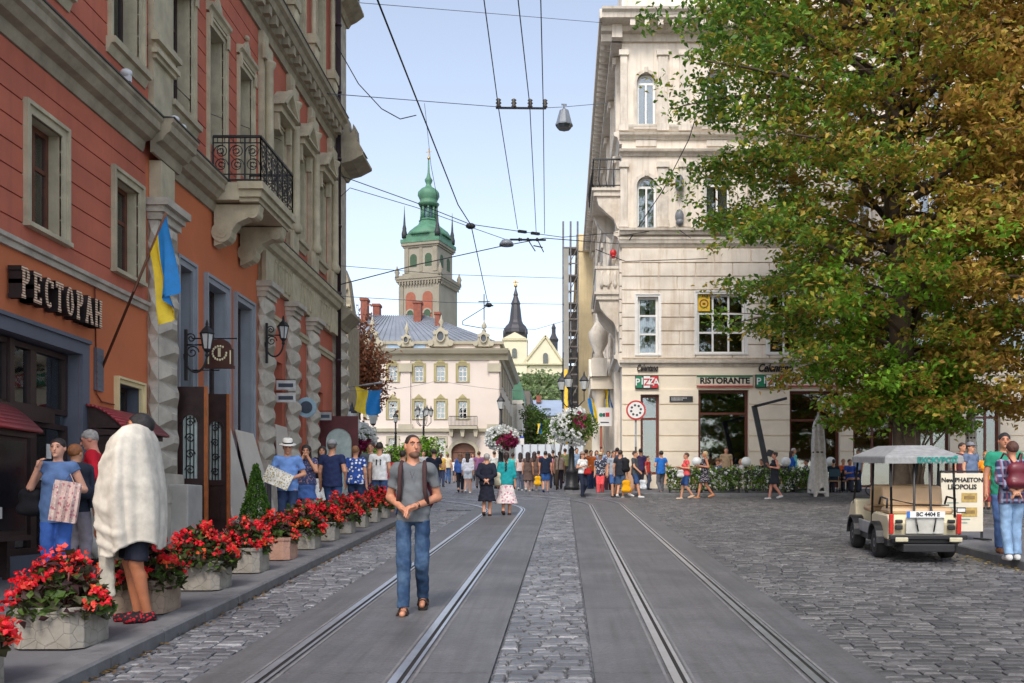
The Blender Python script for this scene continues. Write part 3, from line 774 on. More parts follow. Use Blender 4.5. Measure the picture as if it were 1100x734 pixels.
w1_holes = [(9.85, 10.75, 5.28, 6.7), (12.22, 12.98, 5.28, 6.7), (14.56, 15.32, 5.28, 6.7)]
up = [(9.6, 10.6), (12.05, 12.95), (14.45, 15.35), (16.65, 17.5), (18.4, 19.15), (20.1, 20.85)]
up_holes = [(a, b, 8.72, 11.0) for a, b in up]
u3 = [(22.4, 23.15), (24.35, 25.0), (26.35, 27.05)]
u3_holes = [(a, b, 8.55, 10.7) for a, b in u3]
top = [(12.05, 12.95), (14.45, 15.35), (16.65, 17.5), (18.4, 19.15), (20.1, 20.85), (22.4, 23.15), (24.35, 25.0), (26.35, 27.05)]
top_holes = [(a, b, 13.7, 16.2) for a, b in top]
mb = MB()
L_.wall(mb, Y0, 15.67, .0, Z_B, low_holes, 0, 1, .28, 2); L_.wall(mb, 15.67, 21.4, .0, Z_C, bay_holes, 0, 1, .28, 3)
L_.wall(mb, Y0, 15.67, Z_B, Z_C, w1_holes, 0, 0, .22, 4); L_.wall(mb, 21.4, Y1, 0, Z_C, s3_holes, 0, 0, .4)
L_.wall(mb, Y0, 21.4, Z_C, Z_C2, up_holes, 0, 0, .3, 4); L_.wall(mb, 21.4, Y1, Z_C, Z_C2, u3_holes, 0, 0, .3, 4)
L_.wall(mb, Y0, Y1, Z_C2, Z_T, top_holes, 0, 0, .3, 4)
L_.courses(mb, Y0, 15.6, Z_B + .05, Z_C, .315, .022, w1_holes, .022, 0); L_.courses(mb, Y0, 21.35, 8.2, Z_C2, .36, .024, up_holes, .022, 0)
mb.box(XL - 12, XL - .9, Y0, Y1, -.5, Z_T - .02, 5)          # mass of the house behind the facade
mb.quad((XL - .9, Y1, -.5), (XL, Y1, -.5), (XL, Y1, Z_T), (XL - .9, Y1, Z_T)); mb.quad((XL - .9, Y0, -.5), (XL, Y0, -.5), (XL, Y0, Z_T), (XL - .9, Y0, Z_T))
mb.quad((XL - 12, Y0, Z_T), (XL, Y0, Z_T), (XL, Y1, Z_T), (XL - 12, Y1, Z_T))
mb.build('wall', [red, orange, bluegrey, greyfr, stone, dark], RB)

corn = [(0, 0), (0, .05), (.08, .08), (.16, .09), (.2, .2), (.31, .27), (.34, .33), (.46, .34), (.5, .38), (.55, .38), (.58, .05), (.58, 0)]
mb = MB()
L_.mould(mb, Y0, 15.45, [(Z_C + a, d) for a, d in corn]); L_.mould(mb, 16.55, 21.35, [(Z_C + a, d) for a, d in corn])
L_.mould(mb, 15.46, 16.54, [(Z_C + a, d + .16) for a, d in corn])
mb.build('cornice', stone_d, RB)
mb = MB()
for a, b, o in ((Y0, 15.45, 0), (16.55, 21.35, 0), (15.46, 16.54, .16)): L_.mould(mb, a, b, [(Z_C + .551, .05), (Z_C + .551, .40 + o), (Z_C + .575, .40 + o), (Z_C + .605, .03), (Z_C + .6, .03)])
L_.mould(mb, Y0, Y1 - .02, [(Z_C2 + .861, .05), (Z_C2 + .821, .5), (Z_C2 + .845, .5), (Z_C2 + .9, .03)]); L_.mould(mb, 21.4, 28.25, [(7.961, .05), (7.825, .375), (7.85, .375), (7.99, .03)])
mb.build('lead_flashing', M('lead_flashing', (66, 64, 62), .6, .2, 3), RB)
mb = MB(); L_.mould(mb, Y0, 15.64, [(Z_B - .02, 0), (Z_B - .02, .05), (Z_B + .05, .06), (Z_B + .06, .10), (Z_B + .11, .11), (Z_B + .12, 0)]); mb.build('string_course', gstone, RB)
# big upper cornice, stepped
c2 = [(0, 0), (0, .07), (.22, .08), (.26, .15), (.45, .18), (.5, .34), (.64, .38), (.7, .46), (.82, .48), (.86, .05), (.86, 0)]
mb = MB(); L_.mould(mb, Y0, Y1 - .02, [(Z_C2 + a, d) for a, d in c2])
for i in range(30): L_.box(mb, 14 + i * .48, 14.2 + i * .48, Z_C2 + .28, Z_C2 + .49, .14, .32)
mb.build('cornice', stone_d, RB)
mb = MB(); L_.mould(mb, Y0, Y1 - .02, [(17.4 + a * .8, d * .9) for a, d in c2]); mb.build('cornice', stone_d, RB)

# entablature with triglyph frieze over the far bays
mb = MB(); L_.box(mb, 21.4, 28.25, 6.75, 7.42, .003, .12)
L_.mould(mb, 21.4, 28.25, [(7.42, 0), (7.42, .13), (7.5, .15), (7.54, .24), (7.66, .28), (7.7, .34), (7.82, .36), (7.96, .1), (7.96, 0)])
for i in range(23):
    a = 21.6 + i * .285; L_.box(mb, a, a + .06, 6.86, 7.36, .12, .155); L_.box(mb, a + .08, a + .14, 6.86, 7.36, .12, .155); L_.box(mb, a - .01, a + .15, 7.36, 7.41, .12, .17)
for a in (21.35, 23.45, 25.4, 27.5): L_.box(mb, a, a + .62, 6.72, 7.42, .1, .2)
L_.mould(mb, 22.2, 28.2, [(5.98, 0), (5.98, .05), (6.06, .06), (6.08, .1), (6.17, .1), (6.18, 0)])
mb.build('frieze', stone, RB)

# pilasters of diamond-pointed blocks
def diamond_pilaster(y0, y1, z0, z1, d, par, mat, n):
    mb = MB(); hh = (z1 - z0) / n; L_.box(mb, y0, y1, z0, z1, .004, d)
    for i in range(n):
        a, b = z0 + i * hh + .012, z0 + (i + 1) * hh - .012; ins = .07; k2 = d + .13
        o = [L_.p(y0 + .01, a, d + .003), L_.p(y1 - .01, a, d + .003), L_.p(y1 - .01, b, d + .003), L_.p(y0 + .01, b, d + .003)]
        off = (y1 - y0) * .06 * (1 if i % 2 else -1); c = (y0 + y1) / 2 + off; q = (y1 - y0) * .12; zc = (a + b) / 2
        t = [L_.p(c - q, zc - .05, k2), L_.p(c + q, zc - .05, k2), L_.p(c + q, zc + .05, k2), L_.p(c - q, zc + .05, k2)]
        mb.add(o + t, [(4, 5, 6, 7)] + [(j, (j + 1) % 4, 4 + (j + 1) % 4, 4 + j) for j in range(4)])
        # side facets
        for ysd, sg in ((y0, -1), (y1, 1)):
            e = [L_.p(ysd + sg * .002, a, .02), L_.p(ysd + sg * .002, a, d), L_.p(ysd + sg * .002, b, d), L_.p(ysd + sg * .002, b, .02)]
            mb.add(e + [L_.p(ysd + sg * .08, zc, d * .55)], [(0, 1, 4), (1, 2, 4), (2, 3, 4), (3, 0, 4)])
    # base and capital
    for i, (e, a, b) in enumerate(((.10, z0 - .28, z0), (.16, z0 - .5, z0 - .28), (.06, z1, z1 + .12), (.12, z1 + .12, z1 + .22), (.2, z1 + .22, z1 + .34))):
        L_.box(mb, y0 - e * .5, y1 + e * .5, a, b, .005, d + e)
    mb.box(XL, XL + d + .14, y0 - .12, y1 + .12, gz(y0) - .3, z0 - .5)
    return mb.build('pilaster', mat, par)
diamond_pilaster(15.72, 16.5, 2.2, 6.4, .18, RB, gstone, 11)
for a, b in ((21.35, 22.05), (23.5, 24.1), (25.4, 26.0)): diamond_pilaster(a, b, 2.7, 6.38, .16, RB, gstone, 9)
# upper pilasters and slender shafts
mb = MB()
L_.box(mb, 15.7, 16.42, 8.16, Z_C2, .003, .12)
for e, a, b in ((.05, 9.05, 9.12), (.1, 9.12, 9.2), (.04, 9.2, 9.32), (.12, 9.32, 9.42), (.06, 9.42, 9.5)): L_.box(mb, 15.7 - e, 16.42 + e, a, b, .12, .13 + e)
mb.build('pilaster', stone, RB); mb = MB(); L_.box(mb, 15.78, 16.34, 6.78, 7.4, .005, .2); mb.build('pilaster_block', stone, RB)
for a in (21.4, 23.55, 25.5, 27.6):
    mb = MB()
    L_.box(mb, a, a + .4, 8.0, Z_C2, .003, .12); L_.box(mb, a - .06, a + .46, 11.75, 12.1, .12, .2); L_.box(mb, a - .05, a + .45, 8.0, 8.5, .12, .2)
    mb.lathe((XL + .2, a + .2, 0), [(.11, 8.5), (.16, 8.62), (.1, 8.75), (.09, 11.6), (.15, 11.7), (.15, 11.75)], 10); mb.build('pilaster', stone, RB); mb = MB(); mb.lathe((XL + .12, a + .2, 0), [(.1, 13.4), (.17, 13.9), (.1, 14.1), (.07, 14.3), (.07, 17.2), (.12, 17.38)], 10)
    L_.box(mb, a - .05, a + .45, 14.1, 14.35, .003, .26); L_.box(mb, a, a + .4, 13.42, 14.1, .004, .2); mb.build('pilaster', stone, RB)

for a, b, z0, z1 in w1_holes: window(RB, L_, a, b, z0, z1, .2, wood_b, glass, 2, (.62,), .07, .15, stone, curt, back=dark)
for (a, b, z0, z1) in up_holes:
    bal = 18 < a < 21
    o = window(RB, L_, a, b, z0 if not bal else 8.1, z1, .28, wood_d, glass, 2, (.72,), .07, .15, stone, curt, back=dark, sill=.24 if not bal else None)
    s = MB(); c = (a + b) / 2; L_.mould(s, a - .17, b + .17, [(11.2, 0), (11.2, .07), (11.27, .1), (11.3, .15), (11.36, .16), (11.38, 0)])
    L_.prism(s, [(c - .2, 11.38), (c + .2, 11.38), (c + .14, 11.55), (c, 11.68), (c - .14, 11.55)], .01, .09); s.ball((XL + .06, c, 11.75), .06, 8)
    for e in (a - .1, b + .1): L_.box(s, e - .05, e + .05, 10.9, 11.2, .086, .12)
    s.build('hood', stone, o)
for (a, b, z0, z1) in u3_holes:
    o = window(RB, L_, a, b, z0, z1, .28, wood_d, glass, 2, (.72,), .07, .14, stone, curt, back=dark, sill=.25)
    s = MB(); c = (a + b) / 2; L_.box(s, a - .2, b + .2, 10.9, 11.05, .003, .3); L_.prism(s, [(a - .28, 11.05), (b + .28, 11.05), (c, 11.62)], .003, .28); L_.prism(s, [(a - .3, 11.052), (a - .16, 11.052), (c, 11.53), (c, 11.65)], .281, .4); L_.prism(s, [(b + .16, 11.052), (b + .3, 11.052), (c + .001, 11.65), (c + .001, 11.53)], .281, .4); L_.box(s, a - .3, b + .3, 11.051, 11.1, .281, .4)
    for e in (a - .1, b + .1): L_.box(s, e - .06, e + .06, 10.5, 10.9, .1, .22)
    s.build('hood', stone, o)
for (a, b, z0, z1) in top_holes: window(RB, L_, a, b, z0, z1, .28, wood_d, glass, 2, (.72,), .07, .14, stone, curt, back=dark, sill=.2)
for (a, b, z0, z1) in bay_holes: window(RB, L_, a + .02, b - .02, z0, z1, .26, wood_d, glass, 2, (.75, .3), .08, .16, greyfr, None, back=dark)
for (a, b, z0, z1) in s3_holes: window(RB, L_, a, b, z0, z1, .38, wood_d, glass, 1, (.55,), .08, back=dark)
window(RB, L_, 14.64, 15.40, 1.5, 3.55, .24, wood_d, glass, 1, (.5,), .06, .1, cream_p, None, back=dark)

# restaurant portal and storefront
mb = MB(); a, b, zt = 8.2, 13.48, 3.80
L_.box(mb, b, b + .19, .2, zt + .17, .004, .07); L_.box(mb, a - .19, a, .2, zt + .17, .004, .07); L_.box(mb, a, b, zt, zt + .17, .004, .07); L_.box(mb, a - .19, b + .19, zt + .17, zt + .22, .004, .11)
L_.box(mb, Y0, 13.9, -.2, 1.02, .004, .14); L_.box(mb, Y0, 13.95, -.2, .80, .14, .24)
ps = mb.build('portal', bluegrey, RB)
mb = MB(); q = -.22
def fr(u0, u1, z0, z1, t=.07):
    for x in ((u0, u0 + t, z0, z1), (u1 - t, u1, z0, z1), (u0 + t, u1 - t, z0, z0 + t), (u0 + t, u1 - t, z1 - t, z1)): L_.box(mb, x[0], x[1], x[2], x[3], q, q + .08)
for u0, u1 in ((8.22, 9.9), (9.9, 11.1), (11.1, 12.05), (12.05, 12.6), (12.6, 13.46)):
    fr(u0, u1, 2.92, 3.78); fr(u0, u1, 1.02, 2.78)
L_.box(mb, 8.22, 12.9, 2.76, 2.94, q + .08, q + .2); L_.box(mb, 8.22, 13.46, .98, 1.1, q + .08, q + .16); L_.box(mb, 12.62, 13.44, 1.9, 1.98, q + .003, q + .07)
for i, u in enumerate((9.9, 11.1, 12.05)): L_.box(mb, u - .05, u + .05, 1.02, 3.78, q + .082, q + .12)
sf = mb.build('storefront', wood_d, RB)
g = MB(); L_.box(g, 8.25, 13.44, 1.05, 3.75, q + .02, q + .03); g.build('pane', glass, sf)
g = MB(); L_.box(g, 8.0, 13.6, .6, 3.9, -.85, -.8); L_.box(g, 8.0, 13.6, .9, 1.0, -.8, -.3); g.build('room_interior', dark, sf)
g = MB(); rr = random.Random(2)
for u, z, w_, h_, m in ((11.8, 2.35, .14, .34, 0), (11.85, 1.75, .16, .3, 0), (12.2, 1.35, .2, .4, 1), (12.0, 1.25, .16, .3, 2), (11.55, 1.3, .14, .3, 0), (12.75, 2.0, .16, .26, 0), (13.0, 2.3, .12, .2, 0)): L_.box(g, u, u + w_, z, z + h_, q + .031, q + .036, m)
g.build('window_poster', [M('paper_white', (220, 216, 208), .6), M('paper_red', (190, 70, 50), .6, .4, 14), M('paper_yellow', (220, 170, 60), .6, .4, 14)], sf)

# РЕСТОРАН in striped slab-serif block letters
def slab_letters(word, u0, u1, z0, z1, d0, d1, par, fm):
    n = len(word); cw = (u1 - u0) / (n - 1 + .8); t = .055; hgt = z1 - z0
    for i, ch in enumerate(word):
        x = u0 + i * cw; w_ = cw * .68; S = []; side = MB(); face = MB()
        bar_ = lambda a, b, c, e: S.append([(x + a * w_, z0 + c * hgt), (x + b * w_, z0 + c * hgt), (x + b * w_, z0 + e * hgt), (x + a * w_, z0 + e * hgt)])
        tt = t / w_; tv = t / hgt
        if ch in 'РЕ': bar_(.12, .12 + tt, 0, 1); bar_(0, .5, 0, tv)
        if ch == 'Е': bar_(0, 1, 0, tv); bar_(0, 1, 1 - tv, 1); bar_(.12, .75, .5 - tv / 2, .5 + tv / 2); bar_(1 - tt * .7, 1, 0, .24); bar_(1 - tt * .7, 1, .76, 1); bar_(.75 - tt * .6, .75, .36, .64)
        if ch in 'РСО':
            cx, cz, rx, rz, a0, a1 = dict(Р=(.42, .73, .5, .27, -90, 90), С=(.5, .5, .5, .5, 50, 310), О=(.5, .5, .5, .5, 0, 360))[ch]
            if ch == 'Р': bar_(0, .5, 1 - tv, 1); bar_(.12, .5, .46, .46 + tv)
            N = 14; o = arc(x + cx * w_, z0 + cz * hgt, rx * w_, R(a0), R(a1), N, rz * hgt); q_ = arc(x + cx * w_, z0 + cz * hgt, rx * w_ - t, R(a0), R(a1), N, rz * hgt - t * .8)
            for j in range(N): S.append([o[j], o[j + 1], q_[j + 1], q_[j]])
            if ch == 'С': bar_(.8, .8 + tt * .8, .68, .9)
        if ch == 'Т': bar_(0, 1, 1 - tv, 1); bar_(.5 - tt / 2, .5 + tt / 2, 0, 1); bar_(.28, .72, 0, tv); bar_(0, tt * .7, .78, 1); bar_(1 - tt * .7, 1, .78, 1)
        if ch == 'А':
            for sg in (-1, 1): S.append([(x + (.5 + sg * .42) * w_ - t / 2, z0), (x + (.5 + sg * .42) * w_ + t / 2, z0), (x + .5 * w_ + t / 2, z1), (x + .5 * w_ - t / 2, z1)])
            bar_(.22, .78, .3, .3 + tv); bar_(-.1, .28, 0, tv); bar_(.72, 1.1, 0, tv)
        if ch == 'Н':
            for c in (.16, .84): bar_(c - tt / 2, c + tt / 2, 0, 1); bar_(c - .2, c + .2, 0, tv); bar_(c - .2, c + .2, 1 - tv, 1)
            bar_(.16, .84, .5 - tv / 2, .5 + tv / 2)
        for k_, poly in enumerate(S):
            L_.prism(side, poly, d0, d1 - .0008 * k_)
            c = (sum(p[0] for p in poly) / 4, sum(p[1] for p in poly) / 4)
            L_.prism(face, [(c[0] + (p[0] - c[0]) * .93, c[1] + (p[1] - c[1]) * .93) for p in poly], d1 + .0005 * k_ + .001, d1 + .008 + .0006 * k_)
        lt = side.build('letter', M('sign_black', (30, 24, 26), .5), par); face.build('letter_face', fm, lt)
SG = thing('restaurant_sign', 'РЕСТОРАН in cream striped block letters above the blue-grey portal', 'sign', (XL, 11.9, 4.2))
k = NT('bulb_stripe'); vv = k.coord(); wv = k.new('ShaderNodeTexWave', bands_direction='Z'); wv.inputs['Scale'].default_value = 9; k.link(vv, wv.inputs['Vector'])
k.link(k.ramp(wv.outputs['Fac'], [(.35, lin((120, 84, 66))), (.6, lin((226, 200, 172)))]), k.b.inputs['Base Color']); k.b.inputs['Roughness'].default_value = .5
slab_letters('РЕСТОРАН', 11.72, 13.78, 4.22, 4.62, .03, .2, SG, k.m)

# wrought iron balcony
BC = thing('balcony', 'black wrought iron balcony on scrolled stone brackets of the red building', 'balcony', (XL, 18.4, 7.6))
mb = MB(); y0, y1, D = 18.4, 20.55, 1.02
L_.box(mb, y0, y1, 7.66, 7.8, .6, D); L_.box(mb, y0 - .06, y1 + .06, 7.8, 7.94, .6, D + .06); L_.box(mb, y0 + .05, y1 - .05, 7.58, 7.66, .59, D - .06)
L_.box(mb, y0, y1, 7.6, 7.94, .0, .6); mb.build('slab', stone, BC)
for yc in (18.7, 20.2):
    mb = MB()
    prof = [(.05, 6.75), (.2, 6.8), (.35, 6.98), (.5, 7.2), (.75, 7.32), (.92, 7.42), (.95, 7.56), (.05, 7.56)]
    mb.prism(prof, lambda u, v, d: (XL + u, d, v), yc - .13, yc + .13)
    for (cx, cz, r) in ((.2, 7.02, .2), (.8, 7.42, .13)):
        for rr_ in (r, r * .6, r * .25): mb.prism(arc(cx, cz, rr_, 0, 2 * math.pi, 14)[:-1], lambda u, v, d: (XL + u, d, v), yc - .15 - (r - rr_) * .15, yc + .15 + (r - rr_) * .15)
    mb.build('bracket', stone, BC)
def scroll(mb, P0, U, V, r, turns, sg, t):
    pts = []
    for i in range(28):
        a = i / 27 * turns * 2 * math.pi; rr = r * (1 - i / 27 * .85); pts.append(Vector(P0) + U * (rr * math.cos(a)) * sg + V * (rr * math.sin(a)))
    mb.tube(pts, t, 5)
mb = MB(); z0, z1 = 7.95, 8.82
runs = [((XL + .1, y0, 0), (XL + D, y0, 0)), ((XL + D, y0, 0), (XL + D, y1, 0)), ((XL + D, y1, 0), (XL + .1, y1, 0))]
for A, B in runs:
    A = Vector(A); B = Vector(B); L = (B - A).length; U = (B - A) / L; Vz = Vector((0, 0, 1)); n = max(2, round(L / .34))
    for z, w_ in ((z0 + .03, .03), (z1, .045), (z1 - .12, .02), (z0 + .14, .02)): mb.bar(A + Vz * z, B + Vz * z, w_, w_)
    for i in range(n + 1): mb.bar(A + U * L * i / n + Vz * z0, A + U * L * i / n + Vz * z1, .025, .025)
    for i in range(n):
        c = A + U * L * (i + .5) / n; hw_ = L / n / 2 * .9
        for zc, sg in ((z0 + .32, 1), (z0 + .58, -1)): scroll(mb, c + Vz * zc, U, Vz, hw_, 1.8, sg, .009); scroll(mb, c + Vz * (zc + .02), U, Vz, hw_ * .8, 1.5, -sg, .008)
        for j in (.25, .75): mb.bar(c + U * (j - .5) * hw_ * 2 + Vz * (z1 - .12), c + U * (j - .5) * hw_ * 2 + Vz * z1, .012, .012)
mb.build('railing', iron, BC)

# corner pier beyond the drainpipe, with three projecting cornices
CP = thing('corner_pier', 'grey rusticated corner pier with jutting carved cornices beside the drainpipe', 'building', (XL, 29, 0))
mb = MB(); L_.box(mb, 28.45, 29.8, -.2, 17.2, -3, .06)
L_.box(mb, 28.45, 29.8, 1.6, 7.0, .06, .1)
mb.build('wall', gstone, CP)
for yy in ((28.5, 29.75),): 
    mb = MB(); n = 10
    for i in range(n):
        a, b = 2.0 + i * .5, 2.46 + i * .5; o = [L_.p(yy[0], a, .1), L_.p(yy[1], a, .1), L_.p(yy[1], b, .1), L_.p(yy[0], b, .1)]; c = (a + b) / 2; t = [L_.p(28.9, c - .05, .27), L_.p(29.35, c - .05, .27), L_.p(29.35, c + .05, .27), L_.p(28.9, c + .05, .27)]
        mb.add(o + t, [(4, 5, 6, 7)] + [(j, (j + 1) % 4, 4 + (j + 1) % 4, 4 + j) for j in range(4)])
    mb.build('rustication', gstone, CP)
for zc, dd in ((7.1, .5), (11.85, .85), (16.7, .6)):
    mb = MB(); L_.mould(mb, 28.5, 29.9, [(zc, .0), (zc, .12), (zc + .12, .2), (zc + .2, dd * .6), (zc + .38, dd), (zc + .46, dd), (zc + .62, dd * .5), (zc + .74, .2), (zc + .74, 0)])
    if zc > 9:
        mb.prism([(XL + a * dd, zc + .55 + b) for a, b in ((.0, 0), (.0, .55), (.12, .8), (.2, .55), (.27, .62), (.32, 1.0), (.38, 1.08), (.44, .8), (.48, .55), (.56, .62), (.6, .86), (.67, .78), (.7, .42), (.8, .3), (.9, .12), (1.0, 0))], lambda u, v, d: (u, d, v), 28.75, 29.3)
    mb.build('cornice', stone_d, CP)
# drainpipe
mb = MB(); mb.tube([(XL + .17, 28.32, 1.5), (XL + .17, 28.32, 18.5)], .075, 10)
for z in range(2, 18, 2): mb.lathe((XL + .17, 28.32, z), [(.095, 0), (.095, .06)], 10)
mb.build('drainpipe', M('pipe_brown', (58, 44, 48), .5, .2, 4), RB)

# wall lanterns on brackets
def wall_lantern(y, z, label, sc=1.0):
    t = thing('wall_lantern', label, 'lantern', (XL + .2, y, z), 0, 'wall lanterns on the red building')
    mb = MB(); X0 = XL + .2; rch = .40 * sc
    mb.bar((X0 + .03, y, z - .75), (X0 + .03, y, z + .15), .05, .05); mb.tube([(X0, y, z - .12), (X0 + .35, y, z - .12)], .018, 6)
    hs = .76; pts = [(X0 + rch * .5 - rch * .5 * math.cos(a), y, z - .28 - .32 * math.sin(a)) for a in np.linspace(0, math.pi, 14)]; mb.tube(pts, .02, 6)
    scroll(mb, Vector((X0 + .14, y, z - .25)), Vector((1, 0, 0)), Vector((0, 0, 1)), .12, 1.6, 1, .012); scroll(mb, Vector((X0 + .12, y, z + .0)), Vector((1, 0, 0)), Vector((0, 0, 1)), .09, 1.5, -1, .012)
    mb.build('bracket', iron, t)
    c = (X0 + rch, y, z - .28); mb = MB()
    mb.lathe(c, [(.02, -.06), (.04, -.02), (.025, .02), (.066, .07), (.07, .09)], 6, sm=False)
    for i in range(6):
        a = math.pi / 3 * i; mb.bar((c[0] + .068 * math.cos(a), y + .068 * math.sin(a), c[2] + .085), (c[0] + .116 * math.cos(a), y + .116 * math.sin(a), c[2] + .35), .015, .015)
    mb.lathe(c, [(.126, .345), (.134, .365), (.09, .43), (.04, .475), (.024, .5), (.028, .53), (.008, .6)], 6, sm=False); f = mb.build('lantern_head', iron, t)
    g = MB(); g.lathe(c, [(.063, .085), (.11, .35)], 6, sm=False); g.build('lantern_glass', M('lantern_glass', (188, 190, 188), .25, .1, 5), f)
wall_lantern(16.75, 4.62, 'black iron wall lantern hanging over the carved hanging sign'); wall_lantern(21.3, 5.62, 'black iron wall lantern beside the white shop signs of the far bays')
# carved hanging sign
HS = thing('hanging_sign', 'small brown carved wooden hanging sign with a wreath emblem by the lantern', 'sign', (XL, 17.2, 4.1))
mb = MB(); ys = 17.35; mb.tube([(XL + .1, ys, 4.72), (XL + .92, ys, 4.72)], .014, 6); mb.tube([(XL + .1, ys, 4.14), (XL + .6, ys, 4.14)], .014, 6); mb.build('bracket', iron, HS)
x0, x1 = XL + .36, XL + .86; cx = (x0 + x1) / 2
mb = MB(); mb.prism([(x0, 4.2), (x1, 4.2), (x1, 4.52)] + [(cx + .22 * math.cos(a), 4.54 + .17 * math.sin(a)) for a in np.linspace(0, math.pi, 9)] + [(x0, 4.52)], lambda u, v, d: (u, d, v), ys - .025, ys + .025)
mb.box(x0 - .02, x1 + .02, ys - .035, ys + .035, 4.17, 4.22); bd = mb.build('board', M('sign_wood', (66, 34, 26), .5, .2, 6), HS)
mb = MB(); 
for i in range(15):
    a = R(-60 + 300 * i / 14 - 30 + 90 + 60); mb.ball((cx + .125 * math.cos(a), ys - .028, 4.45 + .125 * math.sin(a)), .02, 5, sc=(1, .4, 1.2))
mb.box(cx - .025, cx + .025, ys - .036, ys - .026, 4.38, 4.54)
for xx in (cx - .2, cx + .2): mb.box(xx - .01, xx + .01, ys - .034, ys - .026, 4.25, 4.5)
mb.build('emblem', M('ivory', (214, 204, 168), .5), bd)
# national flag on a slanted staff
def flag(name, label, A, B, drop, wid, twist, ncol, vertical=True):
    t = thing(name, label, 'flag', A); A = Vector(A); B = Vector(B)
    mb = MB(); mb.tube([A, B], .02, 7); mb.build('staff', M('staff_wood', (120, 78, 56), .5), t)
    d = (A - B).normalized(); N, K = 14, 16; vs = []; fs = []; mi = []
    for i in range(N + 1):
        for j in range(K + 1):
            s = j / K; a = i / N; p = B + d * (wid * a); fold = .09 * math.sin(a * 9 + s * 2.4) * s + .05 * math.sin(a * 17 + 1) * s
            vs.append((p.x + fold * .8 + twist[0] * s + (-(a - .5) * wid * .55 * d.x) * s, p.y + fold * .7 + twist[1] * s, p.z - drop * s * (1 - .25 * a) - (-(a) * wid * d.z * .5) * s))
    for i in range(N):
        for j in range(K): fs.append((i * (K + 1) + j, i * (K + 1) + j + 1, (i + 1) * (K + 1) + j + 1, (i + 1) * (K + 1) + j)); mi.append(0 if i < N / 2 else 1)
    raw_mesh('flag_cloth', np.array(vs) - np.array(A), np.array(fs), [M('flag_blue', (26, 122, 190), .7, .12, 6), M('flag_yellow', (226, 196, 48), .7, .12, 6)], t, mi, True)
    return t
flag('flag', 'blue and yellow flag on a slanted staff above the menu kiosk', L_.p(14.15, 3.72, .02), (-5.70, 13.6, 5.85), 1.1, .62, (.14, .1), 2)
# grey plaque, cables
mb = MB(); L_.box(mb, 13.92, 14.16, 3.35, 3.98, .004, .035)
for i in range(6): L_.box(mb, 13.96, 14.12, 3.42 + i * .09, 3.46 + i * .09, .035, .04)
tag(mb.build('wall_plaque', M('plaque_grey', (92, 96, 106), .45, .15, 4)), 'narrow grey embossed plaque on the orange wall beside the portal', 'plaque')
mb = MB(); mb.tube([L_.p(13.9, 4.86, .03), L_.p(13.95, 3.3, .03), L_.p(14.1, 3.2, .03), L_.p(14.5, 3.2, .03)], .012, 5); mb.build('cable', M('cable_brown', (120, 60, 40), .6), RB)

# menu kiosks with curved maroon roofs
maroon = M('maroon_metal', (140, 48, 52), .45, .18, 3, .08)
def kiosk(y0, y1, zr, label, h_):
    t = thing('menu_kiosk', label, 'kiosk', (XL, y0, 1), 0, 'roofed wooden menu cabinets'); mb = MB()
    L_.box(mb, y0 + .04, y1 - .04, zr - h_, zr, .15, .5); L_.box(mb, y0, y1, zr - .05, zr + .05, .15, .56); L_.box(mb, y0, y1, zr - h_ - .06, zr - h_, .14, .54)
    for a in (y0 + .04, y1 - .1): L_.box(mb, a, a + .06, gz(y0) + .12, zr - h_, .2, .3)
    L_.box(mb, y0 + .1, y1 - .1, zr - h_ + .06, zr - .1, .5, .515, 1)
    mb.build('cabinet', [wood_d, M('menu_glass', (28, 26, 30), .12, .2, 3)], t)
    mb = MB(); mb.box(XL + .06, XL + .13, y0 + .05, y1 - .1, zr - .3, zr - .05, 0)
    for i, (yy, hh_) in enumerate(((.12, .16), (.34, .2), (.6, .13))): mb.box(XL + .516, XL + .52, y0 + yy, y0 + yy + .18, zr - h_ + .2, zr - h_ + .2 + hh_)
    mb.build('menu_sheet', M('paper_white', (220, 216, 208), .6), t)
    mb = MB(); N = 10
    pts = [(XL + .08 + .56 * (i / N), zr + .05 + .34 * math.sin(math.pi * (.5 + .5 * i / N))) for i in range(N + 1)]
    for i in range(N):
        (xa, za), (xb, zb) = pts[i], pts[i + 1]
        mb.add([(xa, y0 - .06, za), (xb, y0 - .06, zb), (xb, y1 + .06, zb), (xa, y1 + .06, za), (xa, y0 - .06, za - .035), (xb, y0 - .06, zb - .035), (xb, y1 + .06, zb - .035), (xa, y1 + .06, za - .035)], [(0, 1, 2, 3), (7, 6, 5, 4), (0, 4, 5, 1), (2, 6, 7, 3), (1, 5, 6, 2), (3, 7, 4, 0)], 0, True)
    for yy in (y0, y1 - .03): mb.prism([(x, z - .04) for x, z in pts] + [(XL + .08, zr + .05)], lambda u, v, d: (u, d, v), yy, yy + .03, 1)
    mb.build('roof', [maroon, wood_d], t)
kiosk(13.6, 15.0, 2.72, 'wooden menu kiosk with maroon roof behind the man in the red shirt', .62); kiosk(10.0, 11.35, 2.5, 'wooden menu kiosk with maroon roof left of the woman in the blue top', 1.2)

